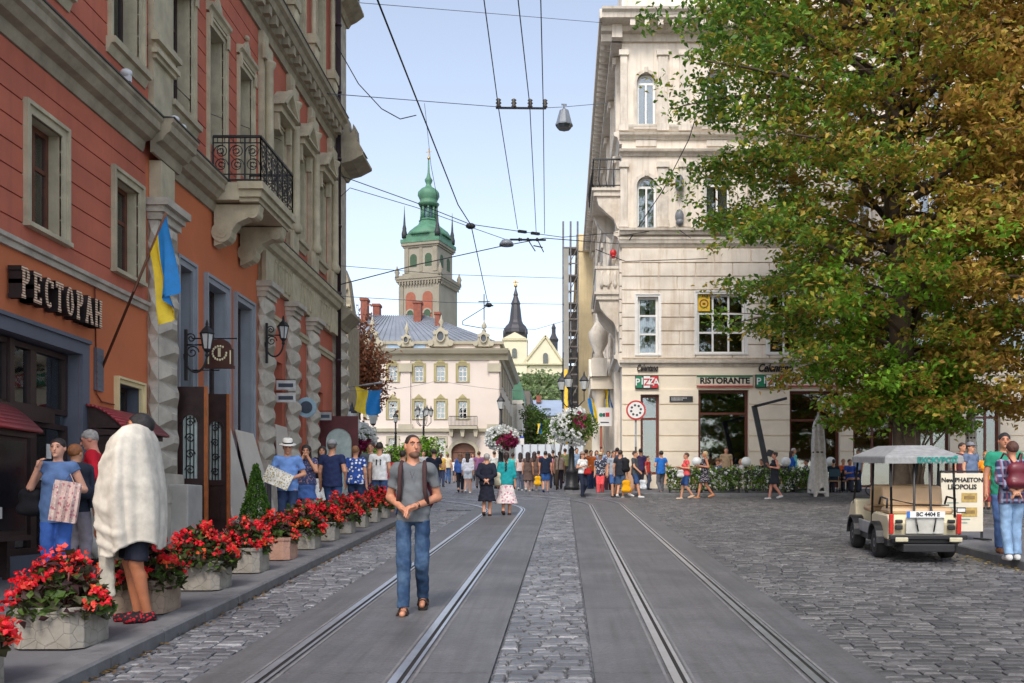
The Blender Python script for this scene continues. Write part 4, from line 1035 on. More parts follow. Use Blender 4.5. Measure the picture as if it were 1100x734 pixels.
# carved open doors of the restaurant entrance, standing out from the wall
def door_leaf(X0, X1, y, z0, z1, label, orange_edge=True):
    t = thing('door_leaf', label, 'door', (X0, y, z0)); w_ = X1 - X0; cx = (X0 + X1) / 2; r = w_ * .26; zt = z0 + (z1 - z0) * .76; zb = z0 + (z1 - z0) * .38; mb = MB()
    fn = lambda u, v, d: (u, d, v); d0, d1 = y - .03, y + .03
    for poly in ([(X0, z0), (cx - r, z0), (cx - r, z1), (X0, z1)], [(cx + r, z0), (X1, z0), (X1, z1), (cx + r, z1)], [(cx - r, z0), (cx + r, z0), (cx + r, zb), (cx - r, zb)]): mb.prism(poly, fn, d0, d1)
    A = arc(cx, zt, r, 0, math.pi, 12)
    for i in range(12): mb.prism([A[i], (A[i][0], z1), (A[i + 1][0], z1), A[i + 1]], fn, d0, d1)
    mb.box(cx - r * .8, cx + r * .8, d0 - .02, d0, z0 + .25, zb - .2); mb.box(X0 + .03, X1 - .03, d0 - .02, d0 - .001, zb - .1, zb - .02)
    o = arc(cx, zt, r + .05, 0, math.pi, 12); n_ = arc(cx, zt, r, 0, math.pi, 12)
    for i in range(12): mb.prism([o[i], o[i + 1], n_[i + 1], n_[i]], fn, d0 - .025, d0 - .001)
    lf = mb.build('leaf', wood_d, t)
    g = MB(); g.prism([(cx - r, zb), (cx + r, zb)] + A, fn, y - .006, y + .006); g.build('pane', M('door_glass', (176, 190, 186), .15, .25, 3), t)
    g = MB(); 
    for k_ in (-.5, 0, .5): g.bar((cx + k_ * r, y - .02, zb), (cx + k_ * r, y - .02, zt + r * .85), .016, .016)
    for k_ in range(4): scroll(g, Vector((cx, y - .02, zb + .15 + k_ * .28)), Vector((1, 0, 0)), Vector((0, 0, 1)), r * .7, 1.5, 1 if k_ % 2 else -1, .01)
    g.build('grille', iron, t)
    e = MB(); e.box(X1 + .001, X1 + .05, d0 - .01, d1 + .01, z0, z1); e.build('door_edge', wood_o, t)
door_leaf(XL + .06, XL + .56, 16.75, 1.15, 3.76, 'dark carved door leaf standing open with arched glass and orange edge, nearer one')
door_leaf(XL + .02, XL + .46, 18.15, 1.15, 3.8, 'dark carved door leaf standing open with arched glass, farther one')
mb = MB(); 
def arch_panel():
    t = thing('wooden_gate', 'maroon wooden screen with an arched opening against the far pilasters', 'gate', (XL + .4, 26.5, 1.6)); X0, X1, y, z0, z1 = XL + .05, XL + 1.12, 26.6, 1.5, 4.2; cx = (X0 + X1) / 2; r = .36; zt = 3.5; fn = lambda u, v, d: (u, d, v); mb = MB()
    mb.prism([(X0, z0), (cx - r, z0), (cx - r, z1), (X0, z1)], fn, y, y + .06); mb.prism([(cx + r, z0), (X1, z0), (X1, z1), (cx + r, z1)], fn, y, y + .06); A = arc(cx, zt, r, 0, math.pi, 12)
    for i in range(12): mb.prism([A[i], (A[i][0], z1), (A[i + 1][0], z1), A[i + 1]], fn, y, y + .06)
    mb.build('panel', M('maroon_wood', (84, 36, 40), .5, .2, 4), t)
    g = MB(); g.prism([(cx - r, z0), (cx + r, z0)] + A, fn, y + .03, y + .04); g.build('pane', M('door_glass', (176, 190, 186), .15, .25, 3), t)
arch_panel()
# pale boards leaning over the low windows, pillar base, hand rail, small shop signs
board = M('pale_board', (198, 190, 178), .7, .1, 2, .1, 30, dirt=.25, dirtc=(160, 152, 142))
for i, (ya, yb, zb, zt, lab) in enumerate(((18.2, 19.35, 1.4, 3.42, 'pale board leaning on the wall right behind the open doors'), (19.6, 20.9, 1.35, 3.25, 'pale board leaning on the wall behind the potted conifer'), (22.3, 23.4, 1.5, 3.6, 'narrow pale board leaning on the wall behind the man in the white hat'))):
    mb = MB(); o = .62 if i < 2 else .3; mb.add([(XL + o, ya, gz(ya) + .13), (XL + o, yb, gz(yb) + .13), (XL + .1, yb - .1, zt), (XL + .1, ya + .1, zt), (XL + o - .04, ya, gz(ya) + .13), (XL + o - .04, yb, gz(yb) + .13), (XL + .06, yb - .1, zt), (XL + .06, ya + .1, zt)], [(0, 1, 2, 3), (7, 6, 5, 4), (0, 4, 5, 1), (1, 5, 6, 2), (2, 6, 7, 3), (3, 7, 4, 0)])
    tag(mb.build('leaning_board', board, bevel=.008), lab, 'board')
mb = MB(); ya = 16.0; zb = gz(ya) + .13; mb.box(XL + .22, XL + .6, ya - .1, ya + .55, zb, zb + .98); tag(mb.build('stone_block', M('base_stone', (172, 168, 160), .85, .18, 2, .3, 20, dirt=.4, dirtc=(130, 126, 120)), bevel=.02), 'tall grey stone block at the foot of the diamond pilaster', 'block')
RL = thing('hand_rail', 'low dark metal hand rail beside the far open door', 'railing', (XL + 1, 18.8, 1.2)); mb = MB(); zb = gz(19) + .13
for yy in (18.45, 18.6, 18.75): mb.bar((XL + 1.1, yy, zb), (XL + 1.1, yy, zb + 1.0), .035, .035)
mb.bar((XL + 1.1, 18.4, zb + 1.0), (XL + 1.1, 19.9, zb + 1.06), .05, .05); mb.bar((XL + 1.1, 19.9, zb + .2), (XL + 1.1, 19.9, zb + 1.06), .035, .035); mb.build('bars', M('rail_grey', (72, 70, 76), .5), RL)
for i, (y, z, lab, c) in enumerate(((22.6, 4.55, 'upper white shop sign hanging in the first red doorway', (196, 198, 196)), (22.6, 4.25, 'lower white shop sign hanging in the first red doorway', (204, 204, 200)), (24.3, 4.2, 'round pale shop sign by the arched red doorway', (150, 176, 190)), (26.1, 4.15, 'small grey shop sign by the last red doorway', (150, 150, 150)))):
    mb = MB()
    if i == 2: mb.prism(arc(XL + .3, z, .26, 0, 2 * math.pi, 16)[:-1], lambda u, v, d: (u, d, v), y, y + .05); mb.prism(arc(XL + .3, z, .16, 0, 2 * math.pi, 16)[:-1], lambda u, v, d: (u, d, v), y - .01, y, 1)
    else: mb.box(XL + .05, XL + .5, y, y + .04, z - .11, z + .11); mb.box(XL + .1, XL + .45, y - .006, y, z - .05, z + .04, 1)
    mb.tube([(XL, y + .02, z + .14), (XL + .5, y + .02, z + .14)], .012, 5, 2); tag(mb.build('shop_sign', [M('signface_%d' % i, c, .5), M('sign_ink', (60, 70, 84), .6), iron]), lab, 'sign')
for i, (y, z) in enumerate(((14.25, 8.08), (16.0, 8.1), (16.3, 8.08))):
    mb = MB(); mb.ball((XL + .33, y, z + .07), .065, 8, sc=(1.4, 1, 1)); mb.box(XL + .26, XL + .4, y - .03, y + .03, z - .06, z + .05); tag(mb.build('flood_lamp', M('lamp_silver', (196, 198, 200), .35, .1)), ('small silver flood lamp on the cornice left of the tall pilaster', 'small silver flood lamp on the cornice, upper of the pair right of the tall pilaster', 'small silver flood lamp on the cornice, lower of the pair right of the tall pilaster')[i], 'lamp', 'flood lamps')
# ------------------------------------------------------------------ cream corner house on the right
YR = 41.3; Fr = Fac('F', YR); kx = YR / F
def U(px): return (px - VX) * kx
def Zr(py): return H + (YH - py) * kx
cream = M('cream_paint', (236, 222, 200), .75, .08, 1.2, .08, 35, dirt=.2, dirtc=(196, 176, 150)); pinkish = M('pink_plinth', (212, 170, 140), .75, .08, 1.2)
old = M('old_plaster', (226, 215, 200), .85, .13, 1.0, .25, 20, dirt=.85, dirtc=(176, 148, 116), streak=.65); oldtrim = M('old_trim', (214, 204, 190), .85, .15, 1.4, .25, 25, dirt=.8, dirtc=(150, 130, 106), streak=.65)
whitefr = M('white_frame', (226, 224, 220), .5, .06, 4); brownfr = M('mahogany_frame', (98, 46, 34), .45, .2, 5)
CB = thing('corner_house', 'tall weathered cream corner house with arched windows and a RISTORANTE on the ground floor', 'building', (U(672), YR, 2.3))
XA, XB = U(668), U(1330); XM = U(708)
zg, z1f, zc1, zc2, ztop = 1.9, Zr(389), Zr(257), Zr(150), Zr(26)
bays = [770 + 76.5 * i for i in range(7)]
g_holes = [(U(688), U(708), Zr(510), Zr(424)), (U(750), U(804), Zr(503), Zr(419))] + [(U(848), U(902), Zr(524), Zr(420)), (U(916), U(960), Zr(524), Zr(420)), (U(985), U(1020), Zr(524), Zr(420)), (U(1046), U(1074), Zr(526), Zr(415)), (U(1120), U(1170), Zr(524), Zr(420))]
f1_holes = [(U(685), U(707), Zr(381), Zr(319))] + [(U(b - 21), U(b + 30), Zr(380), Zr(316)) for b in bays]
f2_holes = [(U(684), U(705), Zr(251), Zr(190))] + [(U(b - 13), U(b + 14), Zr(250), Zr(185)) for b in bays]
f3_holes = [(U(684), U(704), Zr(138), Zr(79))] + [(U(b - 13), U(b + 14), Zr(138), Zr(76)) for b in bays]
mb = MB()
Fr.wall(mb, XA, XB, zg, z1f, g_holes, 0, 0, .35); Fr.wall(mb, XA, XB, z1f, zc1, f1_holes, 0, 1, .3, 2)
Fr.wall(mb, XA, XB, zc1, zc2, f2_holes, 0, 1, .3, 2); Fr.wall(mb, XA, XB, zc2, Zr(-40), f3_holes, 0, 1, .3, 2)
mb.box(XA + .5, XB, YR + 1.0, YR + 14, zg, Zr(-40) - .02, 3)
mb.quad((XA, YR, Zr(-40)), (XB, YR, Zr(-40)), (XB, YR + 14, Zr(-40)), (XA, YR + 14, Zr(-40)), 3)
mb.build('wall', [cream, old, oldtrim, dark], CB)
# ground floor courses and plinth; bossed courses on the first floor
mb = MB(); Fr.courses(mb, XA + .01, XB, Zr(502), Zr(418), .68, .05, g_holes, .06, 0); Fr.box(mb, XA + .01, U(688), zg, Zr(503), .002, .08, 1)
for a, b in ((708, 750), (804, 848), (902, 916), (960, 985), (1020, 1046), (1074, 1120)): Fr.box(mb, U(a), U(b), zg + .75, Zr(503), .002, .09, 1); Fr.box(mb, U(a), U(b), zg, zg + .74, .002, .12, 2)
Fr.box(mb, U(750) + .01, U(804) - .01, zg, Zr(504), -.1, .07, 0)
Fr.box(mb, XA + .01, XB, Zr(403), Zr(392), .004, .05, 0)
mb.build('ground_floor_cladding', [cream, pinkish, gstone], CB)
mb = MB(); Fr.courses(mb, XA, XB, z1f + .15, Zr(268), .56, .05, [(a - .12, b + .12, c, d + .1) for a, b, c, d in f1_holes], .075, 0, 1.6); mb.build('bossed_masonry', old, CB)
# mouldings
mb = MB()
Fr.mould(mb, XA - .1, XB, [(z1f - .22, 0), (z1f - .22, .08), (z1f - .1, .1), (z1f - .06, .2), (z1f + .06, .22), (z1f + .1, .02), (z1f + .1, 0)])
for z, k_ in ((Zr(266), .5), (zc1 - .02, 1.0), (Zr(243) - .9, .4)): Fr.mould(mb, XA - .12, XB, [(z, 0), (z, .08 * k_), (z + .1, .1), (z + .15, .3 * k_), (z + .26, .36 * k_), (z + .3, .42 * k_), (z + .4, .44 * k_), (z + .46, .04), (z + .46, 0)])
for z, k_ in ((zc2 - .02, .9), (Zr(168), .9), (Zr(141), .5)): Fr.mould(mb, XA - .12, XB, [(z, 0), (z, .08 * k_), (z + .1, .1), (z + .15, .26 * k_), (z + .24, .3 * k_), (z + .3, .04), (z + .3, 0)])
mb.build('string_course', oldtrim, CB)
mb = MB(); zt = Zr(46)
Fr.mould(mb, XA - .9, XB, [(zt, 0), (zt, .12), (zt + .3, .16), (zt + .35, .35), (zt + .55, .4), (zt + .62, .95), (zt + .82, 1.0), (zt + .9, 1.12), (zt + 1.0, 1.15), (zt + 1.08, .05), (zt + 1.08, 0)])
for i in range(40): Fr.box(mb, XA + .3 + i * .6, XA + .52 + i * .6, zt + .33, zt + .6, .4, .88)
mb.box(XA - 1.0, XA, YR - .9, YR + 36, zt + .62, zt + 1.0); mb.box(XA - .45, XA - .005, YR - .5, YR + 36, zt, zt + .62)
for i in range(58): mb.box(XA - .88, XA - .451, YR + .1 + i * .6, YR + .32 + i * .6, zt + .33, zt + .6)
mb.build('cornice', oldtrim, CB)
# pilasters / panels between the windows
mb = MB()
for i, b in enumerate([670, 712, 735] + [q + 38 for q in bays]):
    for za, zb in ((zc1 + .5, Zr(172)), (zc2 + .35, Zr(52))):
        mb = MB(); w_ = .42 if i else .3; Fr.box(mb, U(b) - w_ / 2, U(b) + w_ / 2, za + .3, zb - .35, .004, .1); Fr.box(mb, U(b) - w_ / 2 - .06, U(b) + w_ / 2 + .06, zb - .35, zb - .12, .003, .17); Fr.box(mb, U(b) - w_ / 2 - .05, U(b) + w_ / 2 + .05, za, za + .3, .003, .15); mb.build('pilaster', oldtrim, CB)
for q in [694] + bays:
    for zz_ in (Zr(158), Zr(262) - .02): mb = MB(); Fr.box(mb, U(q) - .45, U(q) + .45, zz_ + .02, zz_ + .28, .005, .06); mb.build('panel', oldtrim, CB)
for hs_, st in ((g_holes, 0), (f1_holes, 1), (f2_holes, 2), (f3_holes, 3)):
    for i, (a, b, c, d_) in enumerate(hs_):
        if st == 0: window(CB, Fr, a, b, c, d_, .22, brownfr, glass, 1 if i < 3 else 2, (.7,), .12, back=dark)
        elif st == 1:
            if i < 8: window(CB, Fr, a, b, c, d_, .18, whitefr, glass, 1 if i == 0 else 3, (.36, .68), .1, .13, whitefr, curt if i == 0 else None, back=dark)
        else: window(CB, Fr, a, b, c, d_, .2, whitefr, glass, 2, (.0,) if False else (), .1, .14, oldtrim, curt, True, back=dark)
# side front along the street
FS = Fac('S', XA); mb = MB(); sh = []
for i in range(5):
    y = YR + 3.2 + i * 4.6
    sh += [(y, y + 1.3, 9.6, 12.4), (y, y + 1.3, 14.6, 17.2), (y, y + 1.3, 19.2, 21.4)]
FS.wall(mb, YR, YR + 36, zg, zt + .3, sh, 0, 0, .3); FS.wall(mb, YR, YR + 36, zt + .3, Zr(-40), [], 0, 0, 0)
mb.build('wall', [old], CB)
mb = MB()
for z in (z1f, zc1, zc2): FS.mould(mb, YR - .02, YR + 36, [(z - .2, 0), (z - .2, .1), (z + .1, .2), (z + .15, .34), (z + .3, .36), (z + .4, .03), (z + .4, 0)])
for i in range(9):
    y = YR + 1.2 + i * 4.6
    FS.box(mb, y, y + .7, zg, z1f - .25, .003, .26); FS.box(mb, y + .05, y + .65, z1f + .45, zc1 - .25, .003, .2); FS.box(mb, y + .05, y + .65, zc1 + .45, zc2 - .25, .003, .2); FS.box(mb, y + .05, y + .65, zc2 + .45, zt - .02, .003, .2)
    for z in (zc1 - .6, zc2 - .6, zt - .4): FS.box(mb, y - .05, y + .75, z, z + .3, .2, .34)
FS.courses(mb, YR + .1, YR + 36, z1f + .45, zc1 - .3, .56, .05, [(a - .15, b + .15, c, d) for a, b, c, d in sh], .1)
mb.build('side_cladding', oldtrim, CB)
for a, b, c, d_ in sh: window(CB, FS, a, b, c, d_, .2, whitefr, glass, 2, (.65,), .1, .18, oldtrim, curt, back=dark)
def stone_balcony(y0, y1, z, dp, label, ironrail):
    t = thing('balcony', label, 'balcony', (XA, y0, z)); mb = MB(); x1 = XA - dp
    mb.box(x1, XA, y0, y1, z, z + .22); mb.box(x1 - .08, XA, y0 - .08, y1 + .08, z + .22, z + .34); mb.build('slab', oldtrim, t)
    for yc in (y0 + .25, y1 - .25):
        m2 = MB(); m2.prism([(0, -1.5), (.15, -1.4), (.3, -1.0), (.6, -.75), (.8 * dp, -.4), (.9 * dp, 0), (0, 0)], lambda u, v, d: (XA - u, d, z + v), yc - .16, yc + .16); m2.build('bracket', oldtrim, t)
    m3 = MB()
    if ironrail:
        for A, B in (((XA, y0), (x1, y0)), ((x1, y0), (x1, y1)), ((x1, y1), (XA, y1))):
            A = Vector((*A, z + .36)); B = Vector((*B, z + .36)); n = max(3, int((B - A).length / .3)); Vz = Vector((0, 0, 1))
            m3.bar(A + Vz * 1.25, B + Vz * 1.25, .06, .06); m3.bar(A + Vz * .1, B + Vz * .1, .04, .04); m3.bar(A + Vz * .8, B + Vz * .8, .03, .03)
            for i in range(n + 1): c = A + (B - A) * i / n; bow = (c - Vector((XA, (y0 + y1) / 2, c.z))).normalized() * .18; m3.tube([c, c + Vz * .3 + bow, c + Vz * .7 + bow * .6, c + Vz * 1.25], .022, 5)
    else:
        m3.box(x1, x1 + .14, y0, y1, z + .34, z + 1.35); m3.box(x1 + .142, XA, y0 + .002, y0 + .14, z + .345, z + 1.348); m3.box(x1 - .05, XA, y0 - .05, y1 + .05, z + 1.35, z + 1.47)
        for u in np.arange(x1 + .25, XA - .1, .3): m3.lathe((u, y0 - .02, z + .5), [(.05, 0), (.1, .2), (.04, .5), (.07, .75)], 8)
        m3.prism(arc(x1 + .45, z + .85, .25, 0, 2 * math.pi, 12)[:-1], lambda u, v, d: (u, d, v), y0 - .06, y0 - .005)
    m3.build('railing', iron if ironrail else oldtrim, t)
stone_balcony(42.2, 45.6, Zr(203), 1.2, 'upper corner balcony with bowed black iron railing on the cream house', True)
stone_balcony(42.0, 45.0, Zr(318), 1.1, 'lower corner balcony with solid carved stone parapet on the cream house', False)
mb = MB(); mb.ball((XA - .35, 41.85, Zr(268)), .15, 8, sc=(1, .7, 1)); mb.lathe((XA - .35, 41.85, Zr(268) - .24), [(.08, 0), (.11, .12)], 10); tag(mb.build('red_lantern', M('red_plastic', (196, 40, 40), .4)), 'round red lantern on the lower stone balcony', 'lantern')
# portal with columns and statues on the side front
PT = thing('side_portal', 'carved stone side portal with columns, urn and pediment on the cream house', 'portal', (XA, 48, 2.7)); mb = MB()
for y in (47.4, 50.6): mb.lathe((XA - .75, y, 0), [(.4, 2.6), (.4, 3.2), (.3, 3.3), (.26, 7.0), (.36, 7.2), (.38, 7.5)], 14)
mb.box(XA - 1.2, XA, 46.8, 51.2, 7.5, 8.1); mb.prism([(46.7, 8.1), (51.3, 8.1), (49, 9.3)], lambda u, v, d: (XA - d, u, v), .02, 1.25)
mb.build('columns', cream, PT); mb = MB(); mb.lathe((XA - .8, 47.0, 9.0), [(.3, 0), (.2, .3), (.45, .8), (.5, 1.3), (.3, 1.6), (.12, 1.9), (.16, 2.2), (.05, 2.6)], 12); mb.box(XA - 1.15, XA - .4, 46.6, 47.4, 8.1, 9.0); mb.build('urn', oldtrim, PT)
# dark wide balcony on the main front, mostly behind the tree
DBx0, DBx1 = U(1030), U(1140); DB = thing('balcony', 'dark grey balcony with canopy seen through the brown leaves', 'balcony', (DBx0, YR, Zr(170)))
mb = MB(); mb.prism([(DBx0 + .5, Zr(172)), (DBx1, Zr(172)), (DBx1, Zr(150)), (DBx0, Zr(146))], lambda u, v, d: (u, d, v), YR - 1.6, YR - .003); mb.build('slab', M('lead_grey', (92, 92, 96), .6), DB)
# lettering and shop boards
def tri_board(px0, px1, py0, py1, label, word):
    t = thing('pizza_sign', label, 'sign', (U(px0), YR, Zr(py1))); w_ = (U(px1) - U(px0)) / 3
    mb = MB(); Fr.box(mb, U(px0), U(px1), Zr(py1), Zr(py0), .06, .16)
    for i in range(3): Fr.box(mb, U(px0) + w_ * i + .03, U(px0) + w_ * (i + 1) - .03, Zr(py1) + .03, Zr(py0) - .03, .161, .17, 1 + i)
    b = mb.build('board', [M('board_dark', (50, 44, 40), .6), M('flag_green', (20, 120, 84), .5, .06), M('flag_white', (228, 228, 224), .5, .05), M('flag_red', (196, 36, 44), .5, .06)], t)
    for i, ch in enumerate(word):
        n = len(word); x = U(px0) + (U(px1) - U(px0)) * (i + .5) / n; seg = int(3 * (i + .5) / n)
        text('lettering', ch, .42, M('flag_white', (228, 228, 224), .5) if seg != 1 else M('flag_red', (196, 36, 44), .5), TF(x, YR - .175, (Zr(py0) + Zr(py1)) / 2 + (.02 if i % 2 else -.02)), b, .004, bold=.006)
tri_board(682, 707, 404, 418, 'green, white and red PIZZA board on the narrow corner bay', 'PIZZA'); tri_board(811, 843, 403, 417, 'green, white and red PIZZA board right of the RISTORANTE sign', 'PIZZA')
ink = M('sign_black', (30, 24, 26), .5)
def lettering(label, s, px, py, size, shear, cat='sign', sx=1):
    o = text('shop_lettering', s, size, ink, TF(U(px), YR - .10, Zr(py)), None, .03, shear=shear, sx=sx, bold=.012); return tag(o, label, cat)
lettering('black script shop name on the narrow corner bay, above the left PIZZA board', 'Celentano', 695, 396, .40, .35, sx=.55); lettering('black script shop name above the right PIZZA board', 'Celentano', 832, 396, .48, .35, sx=.75)
RS = thing('ristorante_sign', 'cream RISTORANTE board edged in green and red over the big window', 'sign', (U(749), YR, Zr(416))); mb = MB()
Fr.box(mb, U(748), U(808), Zr(416), Zr(404), .06, .13); Fr.box(mb, U(748), U(808), Zr(405.4), Zr(404), .131, .15, 1); Fr.box(mb, U(748), U(808), Zr(416), Zr(414.6), .131, .15, 2)
b = mb.build('board', [M('board_cream', (216, 206, 184), .6, .06), M('flag_green', (20, 120, 84), .5), M('flag_red', (196, 36, 44), .5)], RS); text('lettering', 'RISTORANTE', .36, ink, TF(U(778), YR - .135, Zr(409.8)), b, .006, sx=1.02, bold=.014)
PS = thing('shop_board', 'cream PI shop board partly hidden by the tree leaves', 'sign', (U(846), YR, Zr(416))); mb = MB(); Fr.box(mb, U(846), U(905), Zr(416), Zr(404), .06, .13); Fr.box(mb, U(846), U(905), Zr(416), Zr(414.6), .131, .15, 1)
b = mb.build('board', [M('board_cream', (216, 206, 184), .6, .06), M('flag_red', (196, 36, 44), .5)], PS); text('lettering', 'PI', .36, ink, TF(U(853), YR - .135, Zr(409.8)), b, .006, bold=.014)
SP = thing('street_plate', 'small dark street name plate between the two ground floor openings', 'sign', (U(719), YR, Zr(432))); mb = MB(); Fr.box(mb, U(719), U(744), Zr(432), Zr(426), .065, .1)
b = mb.build('plate', M('plate_black', (46, 46, 50), .4), SP)
mb = MB(); r_ = random.Random(4)
for row, (u0, u1) in enumerate(((721, 737), (721, 733))):
    u = u0
    while u < u1: Fr.box(mb, U(u), U(u + .9), Zr(428.6 + row * 2), Zr(427.5 + row * 2), .1, .104); u += 1.4
mb.build('lettering', M('plate_letters', (196, 196, 192), .5), b)
YP = thing('yellow_poster', 'yellow poster with a ringed emblem in the first floor window', 'poster', (U(750), YR, Zr(334))); mb = MB(); Fr.box(mb, U(750), U(763), Zr(334), Zr(314), -.1, -.08); p_ = mb.build('sheet', M('poster_yellow', (222, 180, 50), .6, .06), YP)
mb = MB(); o = arc(U(756.5), Zr(326), .2, 0, 2 * math.pi, 16); i_ = arc(U(756.5), Zr(326), .15, 0, 2 * math.pi, 16)
for j in range(16): Fr.prism(mb, [o[j], o[j + 1], i_[j + 1], i_[j]], -.08, -.07)
for j in range(4): Fr.box(mb, U(752 + j * 2.4), U(753.5 + j * 2.4), Zr(318.5), Zr(316.5), -.08, -.072)
Fr.box(mb, U(755), U(758), Zr(327.2), Zr(325), -.08, -.072); mb.build('emblem', M('poster_ink', (120, 70, 30), .6), p_)
for i, (px, py) in enumerate(((729, 198), (729, 235))):
    mb = MB(); mb.ball((U(px), YR - .3, Zr(py)), .24, 8, sc=(.8, .8, 1.3)); mb.box(U(px) - .08, U(px) + .08, YR - .25, YR - .01, Zr(py) - .1, Zr(py) + .1); mb.ball((U(px), YR - .38, Zr(py) - .28), .17, 7)
    tag(mb.build('wall_floodlight', M('flood_grey', (112, 114, 118), .45)), ('upper grey floodlight between the arched second floor windows', 'lower grey floodlight between the arched second floor windows')[i], 'lamp', 'wall floodlights')
# roof-edge shrub
# scaffold farther down the street
SCF = thing('scaffold', 'tall grey scaffold with board decks and a yellow tube behind the cream house', 'scaffold', (.2, 72, 4)); mb = MB()
for x in (XP(605, 72) , XP(613, 72), XP(620.5, 72)):
    for y in (72, 74): mb.tube([(x, y, 3.5), (x, y, ZP(238 + (y - 72) * 3, 72))], .07, 6)
mb.build('tubes', M('scaffold_steel', (104, 106, 110), .45, .2, 5, metal=.5), SCF); mb = MB(); zs = [4.5 + 2.1 * i for i in range(9)]
for z in zs: mb.box(XP(605, 72), XP(620.5, 72), 71.95, 74, z, z + .12); 
for i, z in enumerate(zs[:-1]): mb.bar((XP(605, 72), 71.9, z), (XP(620, 72), 71.9, z + 2.1), .06, .06); mb.box(XP(606, 72), XP(620, 72), 71.9, 71.94, z + .9, z + 1.0)
for z in zs[:6]: mb.box(XP(606, 72), XP(620, 72), 73.9, 73.95, z + .15, z + 1.9)
mb.box(XP(605.5, 72), XP(611, 72), 71.8, 71.86, 5, ZP(268, 72), 1); mb.build('decks', [M('scaffold_board', (104, 98, 92), .8, .3, 3), M('debris_net', (150, 148, 142), .9, .15, 1)], SCF); mb = MB(); mb.tube([(XP(608, 70), 71.6, ZP(398, 72)), (XP(608.5, 70), 71.6, 3.5)], .14, 8); mb.build('debris_tube', M('yellow_tube', (224, 178, 40), .5), SCF)
for i in range(1): 
    mb = MB(); mb.box(1.15, 8, YR + 36.2, YR + 60, 3, 24); mb.box(.95, 8, YR + 36.1, YR + 60, 22.6, 23.2); FS2 = Fac('S', 1.15)
    for j in range(5):
        for z in (8, 12.4, 16.8): FS2.box(mb, YR + 38 + j * 4, YR + 39.4 + j * 4, z, z + 2.4, .002, .12, 1)
    t = mb.build('townhouse', [M('ochre_plaster', (206, 186, 146), .85, .12, 1, streak=.3), M('house_window', (60, 62, 66), .2, .2)]); tag(t, 'ochre town house behind the scaffold', 'building')
# ------------------------------------------------------------------ palace across the square
YPL = 100.0; kp = YPL / F; FP = Fac('F', YPL)
def V_(px): return (px - VX) * kp
def Zp(py): return H + (YH - py) * kp
pal = M('palace_plaster', (208, 195, 184), .85, .06, .3, .1, 10, dirt=.25, dirtc=(206, 184, 168)); palt = M('palace_trim', (172, 164, 144), .85, .15, .6, .15, 10, dirt=.4, dirtc=(150, 136, 100)); palw = M('palace_white', (206, 202, 196), .6)
ochre = M('ochre_surround', (160, 150, 108), .8, .15, 1); slate = M('slate_roof', (126, 131, 140), .6, .15, .5, .2, 6, streak=.4, dirtc=(94, 98, 106)); brick = M('chimney_brick', (132, 76, 60), .85, .25, 3, .3, 12)
PA = thing('palace', 'pale pink palace with ochre window frames, grey slate roof and arched gate across the square', 'building', (V_(440), YPL, 5.7))
x0, x1 = V_(335), V_(537); zb, ze, zat = 4.5, Zp(378), Zp(367)
cols_ = [347, 372.5, 398, 422, 450, 473.5, 497]
cx_ = [c for c in cols_]
def wpx(c): return c
mid = [(V_(c - 4.8), V_(c + 4.8), Zp(450), Zp(431)) for c in cols_]; upw = [(V_(c - 4.8), V_(c + 4.8), Zp(410), Zp(393)) for c in cols_]
gnd = [(V_(c - 4.5), V_(c + 4.5), Zp(492), Zp(471)) for c in cols_[:-1]]; gate = (V_(485), V_(511), 5.0, Zp(476))
mb = MB(); FP.wall(mb, x0, x1, zb, ze, mid + upw + gnd + [gate], 0, 0, .5); FP.wall(mb, x0, x1, ze, zat, [], 0, 0, 0)
S2 = 24; x2 = x1
holes_s = [(YPL + 3 + i * 4.2, YPL + 4.4 + i * 4.2, z, z + 2) for i in range(5) for z in (Zp(450), Zp(410))]
def pside(u, z, d): return (x1 + d, u, z)
FPS = Fac('L', x1); FPS.wall(mb, YPL, YPL + S2, zb, zat, holes_s, 0, 1, .4)
mb.box(x0, x1 - 1.2, YPL + 1.2, YPL + S2, zb, zat - .05, 2); mb.quad((x0, YPL, zat), (x1, YPL, zat), (x1, YPL + S2, zat), (x0, YPL + S2, zat), 2)
mb.build('wall', [pal, M('palace_side', (196, 182, 164), .85, .12, .4, .1, 10, dirt=.4, dirtc=(150, 136, 118)), dark], PA)
for hs_, st in ((mid, 1), (upw, 1), (gnd, 2)):
    for i, (a, b, c, d_) in enumerate(hs_):
        o = window(PA, FP, a, b, c, d_, .22, palw, glass, 2, (.33, .66), .10, .26, ochre if st == 1 else palt, curt if (i + st) % 3 == 0 else None, back=dark)
        if st == 1:
            s = MB(); cc_ = (a + b) / 2; FP.prism(s, [(cc_ - .45, d_ + .3), (cc_ + .45, d_ + .3), (cc_ + .2, d_ + .55), (cc_, d_ + .75), (cc_ - .2, d_ + .55)], .01, .12); s.build('crest', ochre, o)
for a, b, c, d_ in holes_s: window(PA, FPS, a, b, c, d_, .2, palw, glass, 2, (.5,), .12, .2, palt, back=dark)
mb = MB()
for c in (361, 385.5, 436, 461, 531): 
    if c in (436, 531, 385.5): FP.box(mb, V_(c) - .5, V_(c) + .5, Zp(462), Zp(388), .004, .22); FP.box(mb, V_(c) - .7, V_(c) + .7, Zp(400), Zp(391), .22, .4, 1); FP.box(mb, V_(c) - .75, V_(c) + .75, Zp(462), Zp(456), .22, .36, 1)
    mb.build
FP.mould(mb, x0, x1 + .3, [(Zp(465), 0), (Zp(465), .15), (Zp(464), .35), (Zp(461), .4), (Zp(460), 0)], 1)
mb.build('pilaster', [pal, palt], PA)
mb = MB(); cz = Zp(387)
